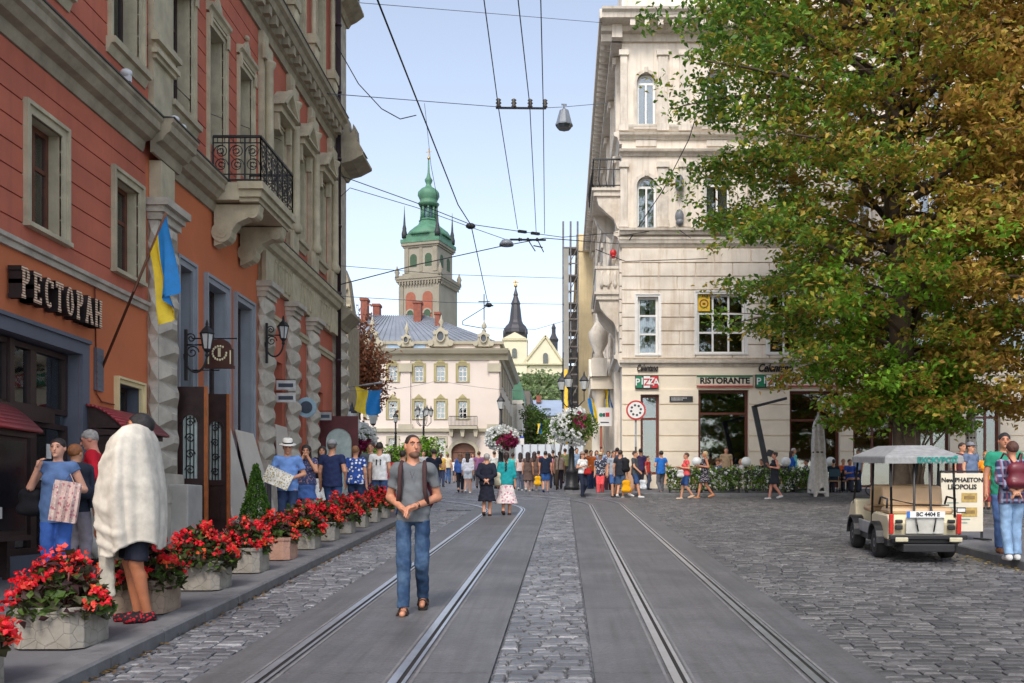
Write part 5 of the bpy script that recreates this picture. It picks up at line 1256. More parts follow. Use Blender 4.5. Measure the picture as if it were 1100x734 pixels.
prof = [(cz, 0), (cz, .15), (cz + .5, .25), (cz + .6, .7), (cz + .9, .9), (cz + 1.1, 1.0), (cz + 1.2, .1), (cz + 1.2, 0)]
FP.mould(mb, x0, x1 + .9, prof); FPS.mould(mb, YPL, YPL + S2, [(z, d) for z, d in prof]); FP.mould(mb, x0, x1 + .4, [(zat - .3, 0), (zat - .3, .25), (zat, .3), (zat + .05, 0)]); FPS.mould(mb, YPL, YPL + S2, [(zat - .3, 0), (zat - .3, .25), (zat, .3), (zat + .05, 0)])
mb.build('cornice', palt, PA)
# attic windows, dormers with scrolls
for a, b in ((416, 431), (443, 457)): mb = MB(); FP.box(mb, V_(a), V_(b), Zp(375), Zp(370), .005, .06); mb.build('attic_panel', M('attic_blue', (150, 172, 196), .4, .1), PA)
for c, s_ in ((400, .72), (474, .78), (437, .5), (520, .62)):
    mb = MB(); b = zat - .6; xx = V_(c)
    FP.prism(mb, [(xx - 1.5 * s_, b), (xx + 1.5 * s_, b), (xx + 1.2 * s_, b + .7 * s_), (xx + .9 * s_, b + 1.6 * s_), (xx + .6 * s_, b + 2.2 * s_), (xx, b + 2.7 * s_), (xx - .6 * s_, b + 2.2 * s_), (xx - .9 * s_, b + 1.6 * s_), (xx - 1.2 * s_, b + .7 * s_)], -.5, .5)
    for sg in (-1, 1): FP.prism(mb, arc(xx + sg * 1.35 * s_, b + .45 * s_, .42 * s_, 0, 6.283, 10)[:-1], .5, .7); FP.prism(mb, arc(xx + sg * .75 * s_, b + 1.85 * s_, .3 * s_, 0, 6.283, 10)[:-1], .5, .66)
    o = arc(xx, b + 1.35 * s_, .62 * s_, 0, 6.283, 14, .8 * s_); i_ = arc(xx, b + 1.35 * s_, .45 * s_, 0, 6.283, 14, .62 * s_)
    for j in range(14): FP.prism(mb, [o[j], o[j + 1], i_[j + 1], i_[j]], .5, .75, 0)
    FP.prism(mb, i_[:-1], .501, .53, 1); mb.lathe((xx, YPL, b + 2.6 * s_), [(.25, 0), (.12, .3), (.3, .6), (.1, 1.0), (.02, 1.4)], 8)
    mb.build('dormer', [palt, M('dormer_glass', (70, 74, 80), .2)], PA)
# right end crest with cross
mb = MB(); xx = V_(520); mb.bar((xx, YPL, zat + 2.2), (xx, YPL, zat + 5), .1, .1); mb.bar((xx - .6, YPL, zat + 4.2), (xx + .6, YPL, zat + 4.2), .09, .09); mb.build('roof_cross', iron, PA)
mb = MB(); a, b, rz = x0, x1 - .3, zat; ry = Zp(339)
pts = [(a, YPL + .6, rz), (b, YPL + .6, rz), (b, YPL + 20, rz), (a, YPL + 20, rz), (V_(385), YPL + 7, ry + 1.4), (V_(446), YPL + 7, ry + 1.4), (V_(462), YPL + 14, ry + 1.4), (V_(385), YPL + 14, ry + 1.4)]
mb.add(pts, [(0, 1, 5, 4), (1, 2, 6, 5), (2, 3, 7, 6), (3, 0, 4, 7), (4, 5, 6, 7)])
for i in range(28):
    t_ = i / 27; A = Vector(pts[0]).lerp(Vector(pts[1]), t_); B = Vector(pts[4]).lerp(Vector(pts[5]), t_); mb.bar(A + Vector((0, -.02, .05)), B + Vector((0, -.02, .05)), .07, .08)
mb.build('roof', slate, PA)
for c, w_, y0_, y1_, dy in ((392, 7, 322, 352, 6), (405, 7, 328, 350, 9), (449, 8, 325, 352, 6), (470.5, 5, 337, 362, 5), (531, 3, 0, 0, 0)):
    if not y1_: continue
    mb = MB(); kk = (YPL + dy) / F; xx = (c - VX) * kk; hw_ = w_ * kk / 2; mb.box(xx - hw_, xx + hw_, YPL + dy - .6, YPL + dy + .6, H + (YH - y1_) * kk - 1, H + (YH - y0_) * kk); mb.box(xx - hw_ - .1, xx + hw_ + .1, YPL + dy - .7, YPL + dy + .7, H + (YH - y0_ - 2) * kk, H + (YH - y0_) * kk + .05); mb.build('chimney', brick, PA)
# gate arch, doors, balcony
mb = MB(); cxg = (gate[0] + gate[1]) / 2; rg = (gate[1] - gate[0]) / 2; zs_ = gate[3] - rg * .75
o = arc(cxg, zs_, rg + .35, 0, math.pi, 16, rg * .75 + .4); i_ = arc(cxg, zs_, rg, 0, math.pi, 16, rg * .75)
for j in range(16): FP.prism(mb, [o[j], o[j + 1], i_[j + 1], i_[j]], .003, .25)
for sg in (-1, 1): FP.box(mb, cxg + sg * (rg + .18) - .18, cxg + sg * (rg + .18) + .18, 4.8, zs_, .003, .25)
for j in range(16): FP.prism(mb, [i_[j], (i_[j][0], gate[3] + .02), (i_[j + 1][0], gate[3] + .02), i_[j + 1]], -.2, .002)
mb.build('gate_surround', palt, PA)
mb = MB(); FP.box(mb, gate[0], gate[1], 4.8, gate[3], -.4, -.3)
for j in range(4): FP.box(mb, gate[0] + .1 + j * .62, gate[0] + .6 + j * .62, 5.2, zs_ - .1, -.3, -.24)
FP.box(mb, gate[0], gate[1], zs_, zs_ + .12, -.3, -.2); mb.build('gate_door', M('gate_brown', (112, 74, 56), .6, .2), PA)
mb = MB(); bx0, bx1 = V_(484), V_(514); FP.box(mb, bx0, bx1, Zp(462), Zp(459), .4, 1.5)
for q in (bx0 + .2, cxg, bx1 - .2): FP.prism(mb, [(q - .15, Zp(470)), (q + .15, Zp(470)), (q + .25, Zp(462)), (q - .25, Zp(462))], .2, 1.2)
mb.build('balcony', palt, PA)
mb = MB(); 
for i in range(22): u = bx0 + (bx1 - bx0) * i / 21; FP.box(mb, u - .02, u + .02, Zp(459), Zp(449), 1.4, 1.44)
for z in (Zp(459), Zp(449)): FP.box(mb, bx0, bx1, z, z + .06, 1.38, 1.46)
mb.build('railing', iron, PA)

# dark house and green domed chapel right of the palace
DH = thing('street_house', 'dark weathered house right of the pink palace, seen at a sharp angle', 'building', (XP(545, 125), 125, 6)); mb = MB(); xa, xb = -9.5, -4.9
mb.box(xa, xb, 136, 160, 5, ZP(420, 136)); FH = Fac('L', xb); mb.build('wall', M('soot_plaster', (120, 112, 104), .9, .2, .4), DH); mb = MB()
for i in range(4):
    for z in (9, 13, 16): mb = MB(); FH.box(mb, 139.5 + i * 5, 141 + i * 5, z, z + 2, .01, .1); mb.build('window', M('house_window', (60, 62, 66), .2, .2), DH)

GD = thing('domed_chapel', 'small cream chapel with rounded green copper roof behind the palace corner', 'building', (-8, 127, 7)); zt_ = ZP(430, 127); mb = MB(); mb.box(-12, -5.6, 127, 135, 5, zt_); mb.box(-12, -5.4, 126.9, 135, zt_ - .5, zt_ - .003)
for x in (-6.0, -7.4): mb.box(x - .35, x + .35, 126.7, 126.99, 5, zt_ - .5)
mb.build('wall', M('chapel_wall', (206, 200, 186), .8, .1), GD); mb = MB(); mb.prism(arc(-9.2, zt_, 3.8, 0, math.pi, 16, 5.2), lambda u, v, d: (u, d, v), 126.9, 135); copper = M('green_copper', (76, 122, 96), .6, .25, .6, .2, 6, dirt=.45, dirtc=(92, 104, 76), streak=.3); mb.build('dome', copper, GD)

# tall renaissance bell tower
YT = 185.0; kt = YT / F
def Xt(px): return (px - VX) * kt
def Zt(py): return H + (YH - py) * kt
tst = M('tower_stone', (150, 143, 128), .9, .12, .4, .2, 5, dirt=.4, dirtc=(138, 126, 106), streak=.3); tst2 = M('tower_trim', (140, 132, 116), .9, .15, .5, .2, 5)
TW = thing('bell_tower', 'tall stone bell tower with green copper baroque helm and four dark corner spikes', 'tower', (Xt(457), YT, 8)); TW.rotation_euler = (0, 0, 0)
ang = R(-17); TT = Matrix.Translation((Xt(456.5), YT + 5, 0)) @ Matrix.Rotation(ang, 4, 'Z')
def tmb(): return MB(T=TT)
hw1 = 59.5 * kt / 2 / (math.cos(ang) + abs(math.sin(ang))) ; hw2 = 49 * kt / 2 / (math.cos(ang) + abs(math.sin(ang)))
mb = tmb(); mb.box(-hw1, hw1, -hw1, hw1, 4, Zt(303)); mb.box(-hw2, hw2, -hw2, hw2, Zt(300), Zt(258)); mb.build('shaft', tst, TW)
mb = tmb()
for e, a, b in ((.25, 303, 301), (.5, 301, 298.5), (.65, 298.5, 296.5), (.35, 296.5, 294)): mb.box(-hw1 - e, hw1 + e, -hw1 - e, hw1 + e, Zt(a) + .002, Zt(b))
for i in range(14): q = -hw1 + (i + .5) * hw1 * 2 / 14; mb.box(q - .15, q + .15, -hw1 - .46, -hw1 - .26, Zt(305), Zt(301)); mb.box(hw1 + .26, hw1 + .46, q - .15, q + .15, Zt(305), Zt(301))
for e, a, b in ((.3, 293, 291), (.25, 263, 261), (.5, 261, 258)): mb.box(-hw2 - e, hw2 + e, -hw2 - e, hw2 + e, Zt(a), Zt(b))
for sx in (-1, 1):
    mb.box(sx * (hw2 - .5) - .45, sx * (hw2 - .5) + .45, -hw2 - .2, -hw2 - .002, Zt(290), Zt(263.5)); mb.box(sx * (hw1 - .5) - .5, sx * (hw1 - .5) + .5, -hw1 - .22, -hw1 - .002, 8, Zt(306))
    for sy in (-1, 1): mb.lathe((sx * (hw1 + .3), sy * (hw1 + .3), Zt(296.5)), [(.5, 0), (.35, .6), (.55, 1.1), (.2, 1.9), (.05, 2.4)], 8)
mb.box(-.3, .3, -hw2 - .15, -hw2 - .002, Zt(290), Zt(263.5)); mb.build('cornice', tst2, TW)
redbr = M('tower_brick', (150, 90, 70), .9, .15, 1.5); dgreen = M('louvre_green', (62, 84, 62), .8, .2, 2)
fT = lambda u, v, d: (u, d, v); fT2 = lambda u, v, d: (d, u, v)
for c in (-hw1 * .42, hw1 * .42):
    r_ = hw1 * .24; mb = tmb(); mb.prism([(c - r_, Zt(341)), (c + r_, Zt(341))] + arc(c, Zt(318), r_, 0, math.pi, 10), fT, -hw1 - .12, -hw1 - .003); mb.build('brick_panel', redbr, TW)
    mb = tmb(); r2 = r_ * .66; mb.prism([(c - r2, Zt(352)), (c + r2, Zt(352))] + arc(c, Zt(336), r2, 0, math.pi, 10), fT, -hw1 - .2, -hw1 - .121); mb.build('louvre', dgreen, TW)
    mb = tmb(); o = arc(c, Zt(336), r2 + .3, 0, math.pi, 10); i_ = arc(c, Zt(336), r2, 0, math.pi, 10)
    for j in range(10): mb.prism([o[j], o[j + 1], i_[j + 1], i_[j]], fT, -hw1 - .28, -hw1 - .13)
    mb.build('arch_ring', tst, TW)
for c in (-hw2 * .45, hw2 * .45):
    r2 = hw2 * .2; mb = tmb(); mb.prism([(c - r2, Zt(284)), (c + r2, Zt(284))] + arc(c, Zt(274), r2, 0, math.pi, 10), fT, -hw2 - .06, -hw2 - .003); mb.prism([(c - r2, Zt(284)), (c + r2, Zt(284))] + arc(c, Zt(274), r2, 0, math.pi, 10), fT2, hw2 + .003, hw2 + .06); mb.build('louvre', dgreen, TW)
hb = hw2 * 1.02
mb = tmb(); mb.box(-hw2 - .6, hw2 + .6, -hw2 - .6, hw2 + .6, Zt(258) + .003, Zt(254)); mb.box(-hw2 - .2, hw2 + .2, -hw2 - .2, hw2 + .2, Zt(254), Zt(249))
mb.lathe((0, 0, 0), [(hb * 1.25, Zt(249)), (hb * 1.22, Zt(246)), (hb * 1.05, Zt(241)), (hb * .78, Zt(237)), (hb * .58, Zt(234)), (hb * .52, Zt(231))], 8, sm=True, rot=math.pi / 8)
mb.lathe((0, 0, 0), [(hb * .5, Zt(231)), (hb * .55, Zt(229.5)), (hb * .46, Zt(228))], 8, sm=False, rot=math.pi / 8)
for i in range(8): a = math.pi / 4 * i + math.pi / 8; mb.lathe((hb * .4 * math.cos(a), hb * .4 * math.sin(a), 0), [(.22, Zt(228)), (.2, Zt(214))], 6)
mb.lathe((0, 0, 0), [(hb * .5, Zt(214)), (hb * .55, Zt(212)), (hb * .6, Zt(210.5)), (hb * .45, Zt(209)), (hb * .5, Zt(206)), (hb * .6, Zt(202)), (hb * .58, Zt(198)), (hb * .42, Zt(194.5)), (hb * .2, Zt(192)), (hb * .13, Zt(189)), (hb * .2, Zt(186)), (hb * .22, Zt(184)), (hb * .12, Zt(181)), (hb * .06, Zt(176)), (hb * .04, Zt(162))], 12)
mb.build('copper_helm', copper, TW)
mb = tmb(); mb.lathe((0, 0, 0), [(hb * .24, Zt(228)), (hb * .24, Zt(214))], 8); mb.build('lantern_core', M('lantern_dark', (110, 140, 150), .7), TW)
mb = tmb(); mb.ball((0, 0, Zt(160)), .3, 8); mb.bar((0, 0, Zt(160)), (0, 0, Zt(149)), .1, .1); mb.bar((-.6, 0, Zt(153)), (.6, 0, Zt(153)), .1, .1); mb.build('gilt_cross', M('gilt', (204, 160, 80), .3, metal=.8), TW)
spk = M('spike_dark', (44, 48, 50), .6)
for sx in (-1, 1):
    for sy in (-1, 1): mb = tmb(); mb.lathe((sx * hw2, sy * hw2, Zt(252)), [(.55, 0), (.6, .8), (.4, 1.6), (.42, 1.9), (.25, 2.6), (.1, 4.8), (.03, 6.4)], 8); mb.build('corner_spike', spk, TW)

# pale church with dark baroque spire
YC = 260.0; kc = YC / F
def Xc(px): return (px - VX) * kc
def Zc(py): return H + (YH - py) * kc
CH = thing('church', 'pale yellow church with dark baroque spire and gable on the far hill', 'church', (Xc(575), YC, 25)); yel = M('church_yellow', (216, 206, 178), .85, .08, .3, .1, 5, dirt=.25, dirtc=(196, 180, 140)); blk = M('dark_copper', (58, 56, 60), .55, .2, .5)
mb = MB(); mb.box(Xc(540), Xc(566), YC, YC + 7, 15, Zc(364)); mb.prism([(Xc(539.5), Zc(364)), (Xc(566.5), Zc(364)), (Xc(553), Zc(357))], lambda u, v, d: (u, d, v), YC - .2, YC + 7)
mb.box(Xc(540), Xc(606), YC + .5, YC + 30, 15, Zc(392)); mb.prism([(Xc(561), Zc(392)), (Xc(607), Zc(392)), (Xc(586), Zc(361))], lambda u, v, d: (u, d, v), YC + .4, YC + 1.5); mb.build('wall', yel, CH)
mb = MB(); fC = lambda u, v, d: (u, d, v)
for c, b, t_, w_ in ((552.7, 384, 377, 2.6), (586, 391, 382, 2.6)): mb = MB(); mb.prism([(Xc(c - w_), Zc(b)), (Xc(c + w_), Zc(b))] + arc(Xc(c), Zc(t_), Xc(c + w_) - Xc(c), 0, math.pi, 10), fC, YC - .4, YC + .6); mb.build('window', M('church_window', (92, 96, 92), .3), CH)
mb = MB(); 
for a, b in ((392, 390.5), (366, 364.5)): mb.box(Xc(539), Xc(607) if a == 392 else Xc(567), YC - .35, YC + .5, Zc(a), Zc(b))
mb.bar((Xc(561), YC + .2, Zc(392)), (Xc(586), YC + .2, Zc(360.5)), .5, .6); mb.bar((Xc(607), YC + .2, Zc(392)), (Xc(586), YC + .2, Zc(360.5)), .5, .6); mb.build('cornice', M('church_trim', (196, 186, 152), .8), CH)
mb = MB(); cx0 = Xc(553.3); q = kc
mb.lathe((cx0, YC + 3.5, 0), [(12 * q, Zc(364)), (12 * q, Zc(358)), (13.4 * q, Zc(356)), (13 * q, Zc(352)), (11 * q, Zc(348)), (8 * q, Zc(345)), (6.8 * q, Zc(342)), (6.3 * q, Zc(338)), (5.4 * q, Zc(330)), (4.6 * q, Zc(325)), (5.2 * q, Zc(323.5)), (3.4 * q, Zc(319)), (2.2 * q, Zc(315)), (2.7 * q, Zc(314)), (1.2 * q, Zc(309)), (.5 * q, Zc(305))], 10, sm=False)
for sx in (-1, 1): mb.lathe((cx0 + sx * 11.5 * q, YC + .5, Zc(364)), [(1.6 * q, 0), (1.6 * q, 8 * q), (.3 * q, 12 * q)], 6)
mb.build('spire', blk, CH); mb = MB(); mb.lathe((Xc(594.5), YC + 6, 0), [(4.5 * q, Zc(386)), (4.5 * q, Zc(364)), (5.5 * q, Zc(361)), (3.2 * q, Zc(357)), (2.2 * q, Zc(354)), (2.2 * q, Zc(349)), (2.6 * q, Zc(348)), (.5 * q, Zc(343))], 8, sm=False)
mb.build('spire', blk, CH)
mb = MB(); mb.ball((cx0, YC + 3.5, Zc(304)), .5, 6); mb.bar((cx0, YC + 3.5, Zc(304)), (cx0, YC + 3.5, Zc(297.5)), .3, .3); mb.bar((cx0 - .8, YC + 3.5, Zc(300)), (cx0 + .8, YC + 3.5, Zc(300)), .3, .3); mb.build('gilt_cross', M('gilt', (204, 160, 80), .3, metal=.8), CH)
# wooded rise under the church, house below it
mb = MB(); n = 24; vs = []; fs = []
for j in range(7):
    for i in range(n + 1): vs.append((-70 + 130 * i / n, 195 + j * 18, 10 + 24 * math.sin(min(1, j / 4) * math.pi / 2) * (.8 + .2 * math.sin(i * .7))))
for j in range(6):
    for i in range(n): fs.append((j * (n + 1) + i, j * (n + 1) + i + 1, (j + 1) * (n + 1) + i + 1, (j + 1) * (n + 1) + i))
mb.add(vs, fs, 0, True); struct('hill', mb, M('hill_grass', (70, 86, 46), .95, .2, .2, 0))
GH = thing('grey_house', 'low white house with blue-grey metal roof at the end of the street', 'building', (XP(585, 150), 150, 9)); mb = MB(); gx0, gx1 = XP(558, 150), XP(640, 150)
mb.box(gx0, gx1, 150, 158, 6, ZP(446, 150)); mb.build('wall', M('house_white', (206, 202, 190), .85, .1, .5), GH); mb = MB(); mb.prism([(149.3, ZP(447, 150)), (158.6, ZP(447, 150)), (154, ZP(428.5, 152))], lambda u, v, d: (d, u, v), gx0 - .4, gx1 + .4); mb.build('roof', M('zinc_roof', (140, 152, 170), .5, .12, .5), GH)
for c in (570, 588): mb = MB(); mb.bar((XP(c - 3.5, 150), 151, ZP(440, 150)), (XP(c + 3.5, 150), 151, ZP(440, 150)), .5, .6); mb.build('skylight', M('skylight', (84, 92, 104), .25), GH)
mb = MB(); mb.box(XP(576, 152), XP(581, 152), 152.5, 153.3, ZP(432, 152), ZP(424.5, 152)); mb.build('chimney', brick, GH)
for c, b in ((585, 462), (601, 462)): mb = MB(); mb.box(XP(c - 2.5, 150), XP(c + 2.5, 150), 149.9, 149.98, ZP(b, 150), ZP(b - 11, 150)); mb.build('window', M('house_window', (60, 62, 66), .2, .2), GH)
# houses on the left beyond the side street
LH = thing('gabled_house', 'grey carved gable house glimpsed past the red building corner', 'building', (XP(362, 55), 55, 3)); mb = MB(); a, b = XP(340, 55), XP(379.5, 55)
mb.box(a, b - .3, 55, 58, 2.5, ZP(345, 55)); mb.prism([(a, ZP(345, 55)), (b, ZP(345, 55)), (XP(378, 55), ZP(330, 55)), (XP(374, 55), ZP(300, 55)), (XP(369, 55), ZP(287, 55)), (XP(360, 55), ZP(289, 55)), (XP(350, 55), ZP(292, 55)), (a, ZP(300, 55))], lambda u, v, d: (u, d, v), 55, 56)
mb.box(a, b + .25, 54.6, 55, ZP(352, 55), ZP(345, 55)); mb.box(a, b - .3, 54.7, 55, ZP(420, 55), ZP(416, 55)); mb.build('wall', stone_d, LH)
mb = MB()
for z in (330, 312, 299): mb.box(a, XP(377 - (330 - z) * .2, 55), 54.8, 54.98, ZP(z, 55), ZP(z - 2.5, 55))
for z in (368, 400, 440): mb.box(XP(362, 55), XP(370, 55), 54.9, 54.98, ZP(z + 14, 55), ZP(z, 55), 1)
mb.build('gable_bands', [stone, M('house_window', (60, 62, 66), .2, .2)], LH)
# ------------------------------------------------------------------ foliage
def leafquads(C, size, flat=.6, g=rng, asp=.62):
    n = len(C); nrm = g.normal(size=(n, 3)); nrm[:, 2] = np.abs(nrm[:, 2]) + flat; nrm /= np.linalg.norm(nrm, axis=1)[:, None]
    t = g.normal(size=(n, 3)); t[:, 2] -= .35; t -= nrm * (t * nrm).sum(1)[:, None]; t /= np.linalg.norm(t, axis=1)[:, None] + 1e-9; b = np.cross(nrm, t)
    L = (size * g.uniform(.65, 1.3, n))[:, None]; W = L * asp
    V = np.stack([C - t * L * .5, C + b * W * .5 + nrm * L * .08 - t * L * .08, C + t * L * .55 - nrm * L * .12, C - b * W * .5 + nrm * L * .08 - t * L * .08], 1).reshape(-1, 3)
    return V, np.arange(4 * n).reshape(n, 4)
def limb(mb, a, b, r0, r1, bow, n=6, seg=7):
    a = Vector(a); b = Vector(b); pts = []; rs = []
    for i in range(n + 1):
        t = i / n; p = a.lerp(b, t); p.z += bow * math.sin(math.pi * t) ; p.x += .06 * (b - a).length * math.sin(t * 5 + a.z); pts.append(p); rs.append(r0 + (r1 - r0) * t)
    mb.tube(pts, rs, seg); return pts
bark = M('bark', (92, 78, 64), .9, .3, 6, .8, 18, dirt=.4, dirtc=(60, 52, 44))
lf_g = M_leaf('leaf_green', (118, 150, 54)); lf_d = M_leaf('leaf_deep_green', (88, 122, 48)); lf_y = M_leaf('leaf_yellow_green', (158, 156, 56)); lf_o = M_leaf('leaf_ochre', (186, 160, 72)); lf_b = M_leaf('leaf_russet', (180, 140, 72)); lf_l = M_leaf('leaf_bright_green', (128, 174, 52))
def big_tree(label, base, ztop, prof, nb, nleaf, size, tone, trunk_r, seed, arms=None):
    """prof(z) = crown radius; tone(P) -> material index"""
    g = np.random.default_rng(seed); r_ = random.Random(seed)
    t = thing('tree', label, 'tree', base); bx, by, bz = base; mb = MB()
    n = 14; pts = []; rs = []
    for i in range(n + 1):
        f = i / n; pts.append((bx + .25 * math.sin(f * 4 + seed), by + .2 * math.sin(f * 3), bz - .2 + (ztop - bz) * .93 * f)); rs.append(trunk_r * (1.25 if i == 0 else 1) * (1 - .9 * f) + .03)
    mb.tube(pts, rs, 12)
    C = []
    z0, z1 = prof['z'][0], prof['z'][-1]
    for i in range(nb):
        z = z0 + (z1 - z0) * ((i + r_.random()) / nb) ** 1.05; Rr = float(np.interp(z, prof['z'], prof['r'])); az = i * 2.39996 + r_.uniform(-.3, .3)
        L = Rr * r_.uniform(.86, 1.08); zs = min(z - L * .18, ztop - 1); zs = max(zs, bz + 2.0)
        f = (zs - bz) / ((ztop - bz) * .93); k_ = min(n, max(0, int(f * n))); o = Vector(pts[k_]); o.z = zs
        tip = Vector((bx + L * math.cos(az), by + L * math.sin(az), z)); bp = limb(mb, o, tip, .03 + .014 * L, .015, L * .1, 6, 5)
        m = int(10 + L * 3.4)
        for j in range(m):
            s = r_.uniform(.28, 1.02) ** .8; p = bp[min(5, int(s * 6))].lerp(bp[min(6, int(s * 6) + 1)], (s * 6) % 1)
            sp = .30 * L * (.35 + .5 * (1 - abs(s - .6))); q = p + Vector((r_.gauss(0, sp * .62), r_.gauss(0, sp * .62), r_.gauss(-.12, sp * .15)))
            if j % 4 == 0: limb(mb, p, q, .018, .006, .05, 3, 4)
            C.append((q, r_.uniform(.35, .62)))
    mb.build('trunk', bark, t)
    per = max(4, nleaf // len(C)); cen = np.array([c for c, _ in C]); rad = np.array([r for _, r in C])
    N = len(C) * per; P_ = np.repeat(cen, per, 0) + g.normal(size=(N, 3)) * np.repeat(rad, per)[:, None] * np.array([.5, .5, .27])
    V, Q = leafquads(P_, np.full(N, size), .55, g); cl = np.repeat(g.normal(size=len(C)), per)
    mi = tone(P_, cl, g)
    raw_mesh('crown', V - np.array(base), Q, [lf_g, lf_d, lf_y, lf_o, lf_b, lf_l], t, mi); return t
def tone_main(P_, cl, g):
    a = (P_[:, 0] - 7.9) / 3.0 + cl * .6 + g.normal(size=len(P_)) * .7 + (P_[:, 2] - 9) * .02
    a += np.where(P_[:, 2] < 6.0, .5, 0); mi = np.digitize(a, [-1.3, -.1, .35, .85]) ; out = np.array([1, 0, 2, 3, 4])[mi]; out = np.where((out == 4) & (g.random(len(P_)) < .35), 3, out)
    low = (P_[:, 2] < 9.0) & (np.abs(P_[:, 0] - 10.6) < 3.2) & (cl > .35); out = np.where(low, 5, out)
    r = g.random(len(P_)); out = np.where(r < .10, 2, out); return out
big_tree('large spreading tree, green turning russet, rising behind the tour cart', (10.45, 29.3, gz(29.3)), 25.5,
         dict(z=[4.3, 5.2, 6.2, 7.6, 9, 10.4, 12, 14, 17, 20, 23, 25.5], r=[2.0, 2.8, 3.5, 4.4, 5.9, 5.4, 6.1, 6.8, 6.8, 6.4, 5, 3]), 128, 140000, .185, tone_main, .42, 21)
def tone_brown(P_, cl, g):
    a = cl * .5 + g.normal(size=len(P_)) * .5; return np.array([2, 3, 4, 4])[np.digitize(a, [-.7, .15, .9])]
big_tree('russet brown tree behind the couple at the kerb, crown merging with the big tree', (16.2, 27, gz(27)), 19, dict(z=[4.6, 6, 8, 10, 12, 14, 16, 19], r=[3.4, 4.6, 5.2, 5.4, 4.8, 4.4, 4.6, 3]), 74, 82000, .18, tone_brown, .36, 5)
# hoop of fresh shoots round the big trunk
def shrub(name, label, cat, C, rad, n, size, mats, seed, base, sq=(1, 1, 1), stems=6, group=None, flat=.4):
    g = np.random.default_rng(seed); t = thing(name, label, cat, base, 0, group); mb = MB(); r_ = random.Random(seed)
    for i in range(stems): a = r_.uniform(0, 6.28); mb.tube([base, (base[0] + .2 * rad * math.cos(a), base[1] + .2 * rad * math.sin(a), (base[2] + C[2]) / 2), (C[0] + .6 * rad * math.cos(a) * sq[0], C[1] + .6 * rad * math.sin(a) * sq[1], C[2] + r_.uniform(-.4, .7) * rad * sq[2])], [.03 * rad + .012, .02 * rad + .008, .006], 5)
    mb.build('stem', bark, t)
    k_ = max(6, n // 30); d = g.normal(size=(k_, 3)); d /= np.linalg.norm(d, axis=1)[:, None]; c = np.array(C) + d * (g.random(k_) ** .4)[:, None] * rad * .85 * np.array(sq)
    P_ = np.repeat(c, n // k_, 0) + g.normal(size=(k_ * (n // k_), 3)) * rad * .16; V, Q = leafquads(P_, np.full(len(P_), size), flat, g)
    raw_mesh('foliage', V - np.array(base), Q, mats, t, g.integers(0, len(mats), len(P_))); return t
shrub('trunk_shoots', 'bright green shoots sprouting round the trunk behind the cart roof', 'shrub', (11.0, 28.6, 5.0), 1.5, 2600, .2, [lf_l, lf_g, lf_l], 31, (10.7, 28.8, gz(28.8)), (1.3, .7, .8))
# brown autumn tree at the corner on the left
def small_tree(label, base, h, r, n, size, mats, seed, sq=(1, 1, 1.1), tr=.18, cat='tree', group=None, bare=0):
    g = np.random.default_rng(seed); r_ = random.Random(seed); t = thing('tree', label, cat, base, 0, group); mb = MB(); b = Vector(base); cz = b + Vector((0, 0, h - r * sq[2]))
    mb.tube([b, b + Vector((.05, 0, h * .4)), b + Vector((-.08, .05, h * .75))], [tr, tr * .75, tr * .3], 8); C = []
    for i in range(26):
        d = Vector(g.normal(size=3)).normalized(); d = Vector((d.x * sq[0], d.y * sq[1], d.z * sq[2])); tip = cz + d * r * r_.uniform(.75, 1.1); limb(mb, b + Vector((0, 0, h * r_.uniform(.3, .7))), tip, tr * .35, .02, .2, 4, 5)
        for j in range(7): C.append(tip.lerp(cz, r_.uniform(0, .75)) + Vector(g.normal(size=3)) * r * .12)
        if bare:
            for j in range(5): limb(mb, tip, tip + Vector((r_.gauss(0, .5), r_.gauss(0, .5), r_.uniform(.1, .9))) * r * .4, .018, .006, 0, 2, 4)
    mb.build('trunk', bark, t); c = np.array(C); per = n // len(c); P_ = np.repeat(c, per, 0) + g.normal(size=(len(c) * per, 3)) * r * .15
    V, Q = leafquads(P_, np.full(len(P_), size), .4, g); raw_mesh('crown', V - np.array(base), Q, mats, t, g.integers(0, len(mats), len(P_))); return t
lf_br = M_leaf('leaf_dead_brown', (124, 82, 58)); lf_gr = M_leaf('leaf_grey_green', (88, 104, 58)); lf_hill = M_leaf('leaf_hill_hazed', (126, 146, 96)); lf_h2 = M_leaf('leaf_hill_hazed_pale', (142, 152, 110))  # both hill leaf colours are paled and greyed to paint in distance haze
small_tree('rust brown tree with bare upper twigs in front of the palace left end', (XP(382, 62), 62, gz(62)), ZP(335, 62) - gz(62), 2.9, 6500, .26, [lf_br, M_leaf('leaf_rust', (140, 84, 56)), lf_br], 41, (.75, .75, 1.15), .2, bare=1)
r_ = random.Random(8)
hill = [(556, 400, 205), (566, 405, 215), (577, 400, 222), (588, 402, 212), (598, 400, 218), (608, 404, 205), (560, 415, 196), (572, 418, 196), (584, 416, 198), (596, 418, 196), (545, 408, 210)]
for i, (px, py, Y) in enumerate(hill): hh = 12; small_tree('leafy green tree on the wooded rise below the pale church', (XP(px, Y), Y, ZP(py, Y) - hh), hh, 4.2, 1700, 1.0, [lf_hill, lf_h2, lf_hill], 60 + i, (1, 1, .95), .35, group='trees on the far rise')
small_tree('dark tree in front of the grey roofed house at the street end', (XP(575, 120), 120, gz(120)), 7.6, 2.4, 2200, .45, [lf_gr, lf_d, lf_gr], 90, (.9, .9, 1.2), .2)
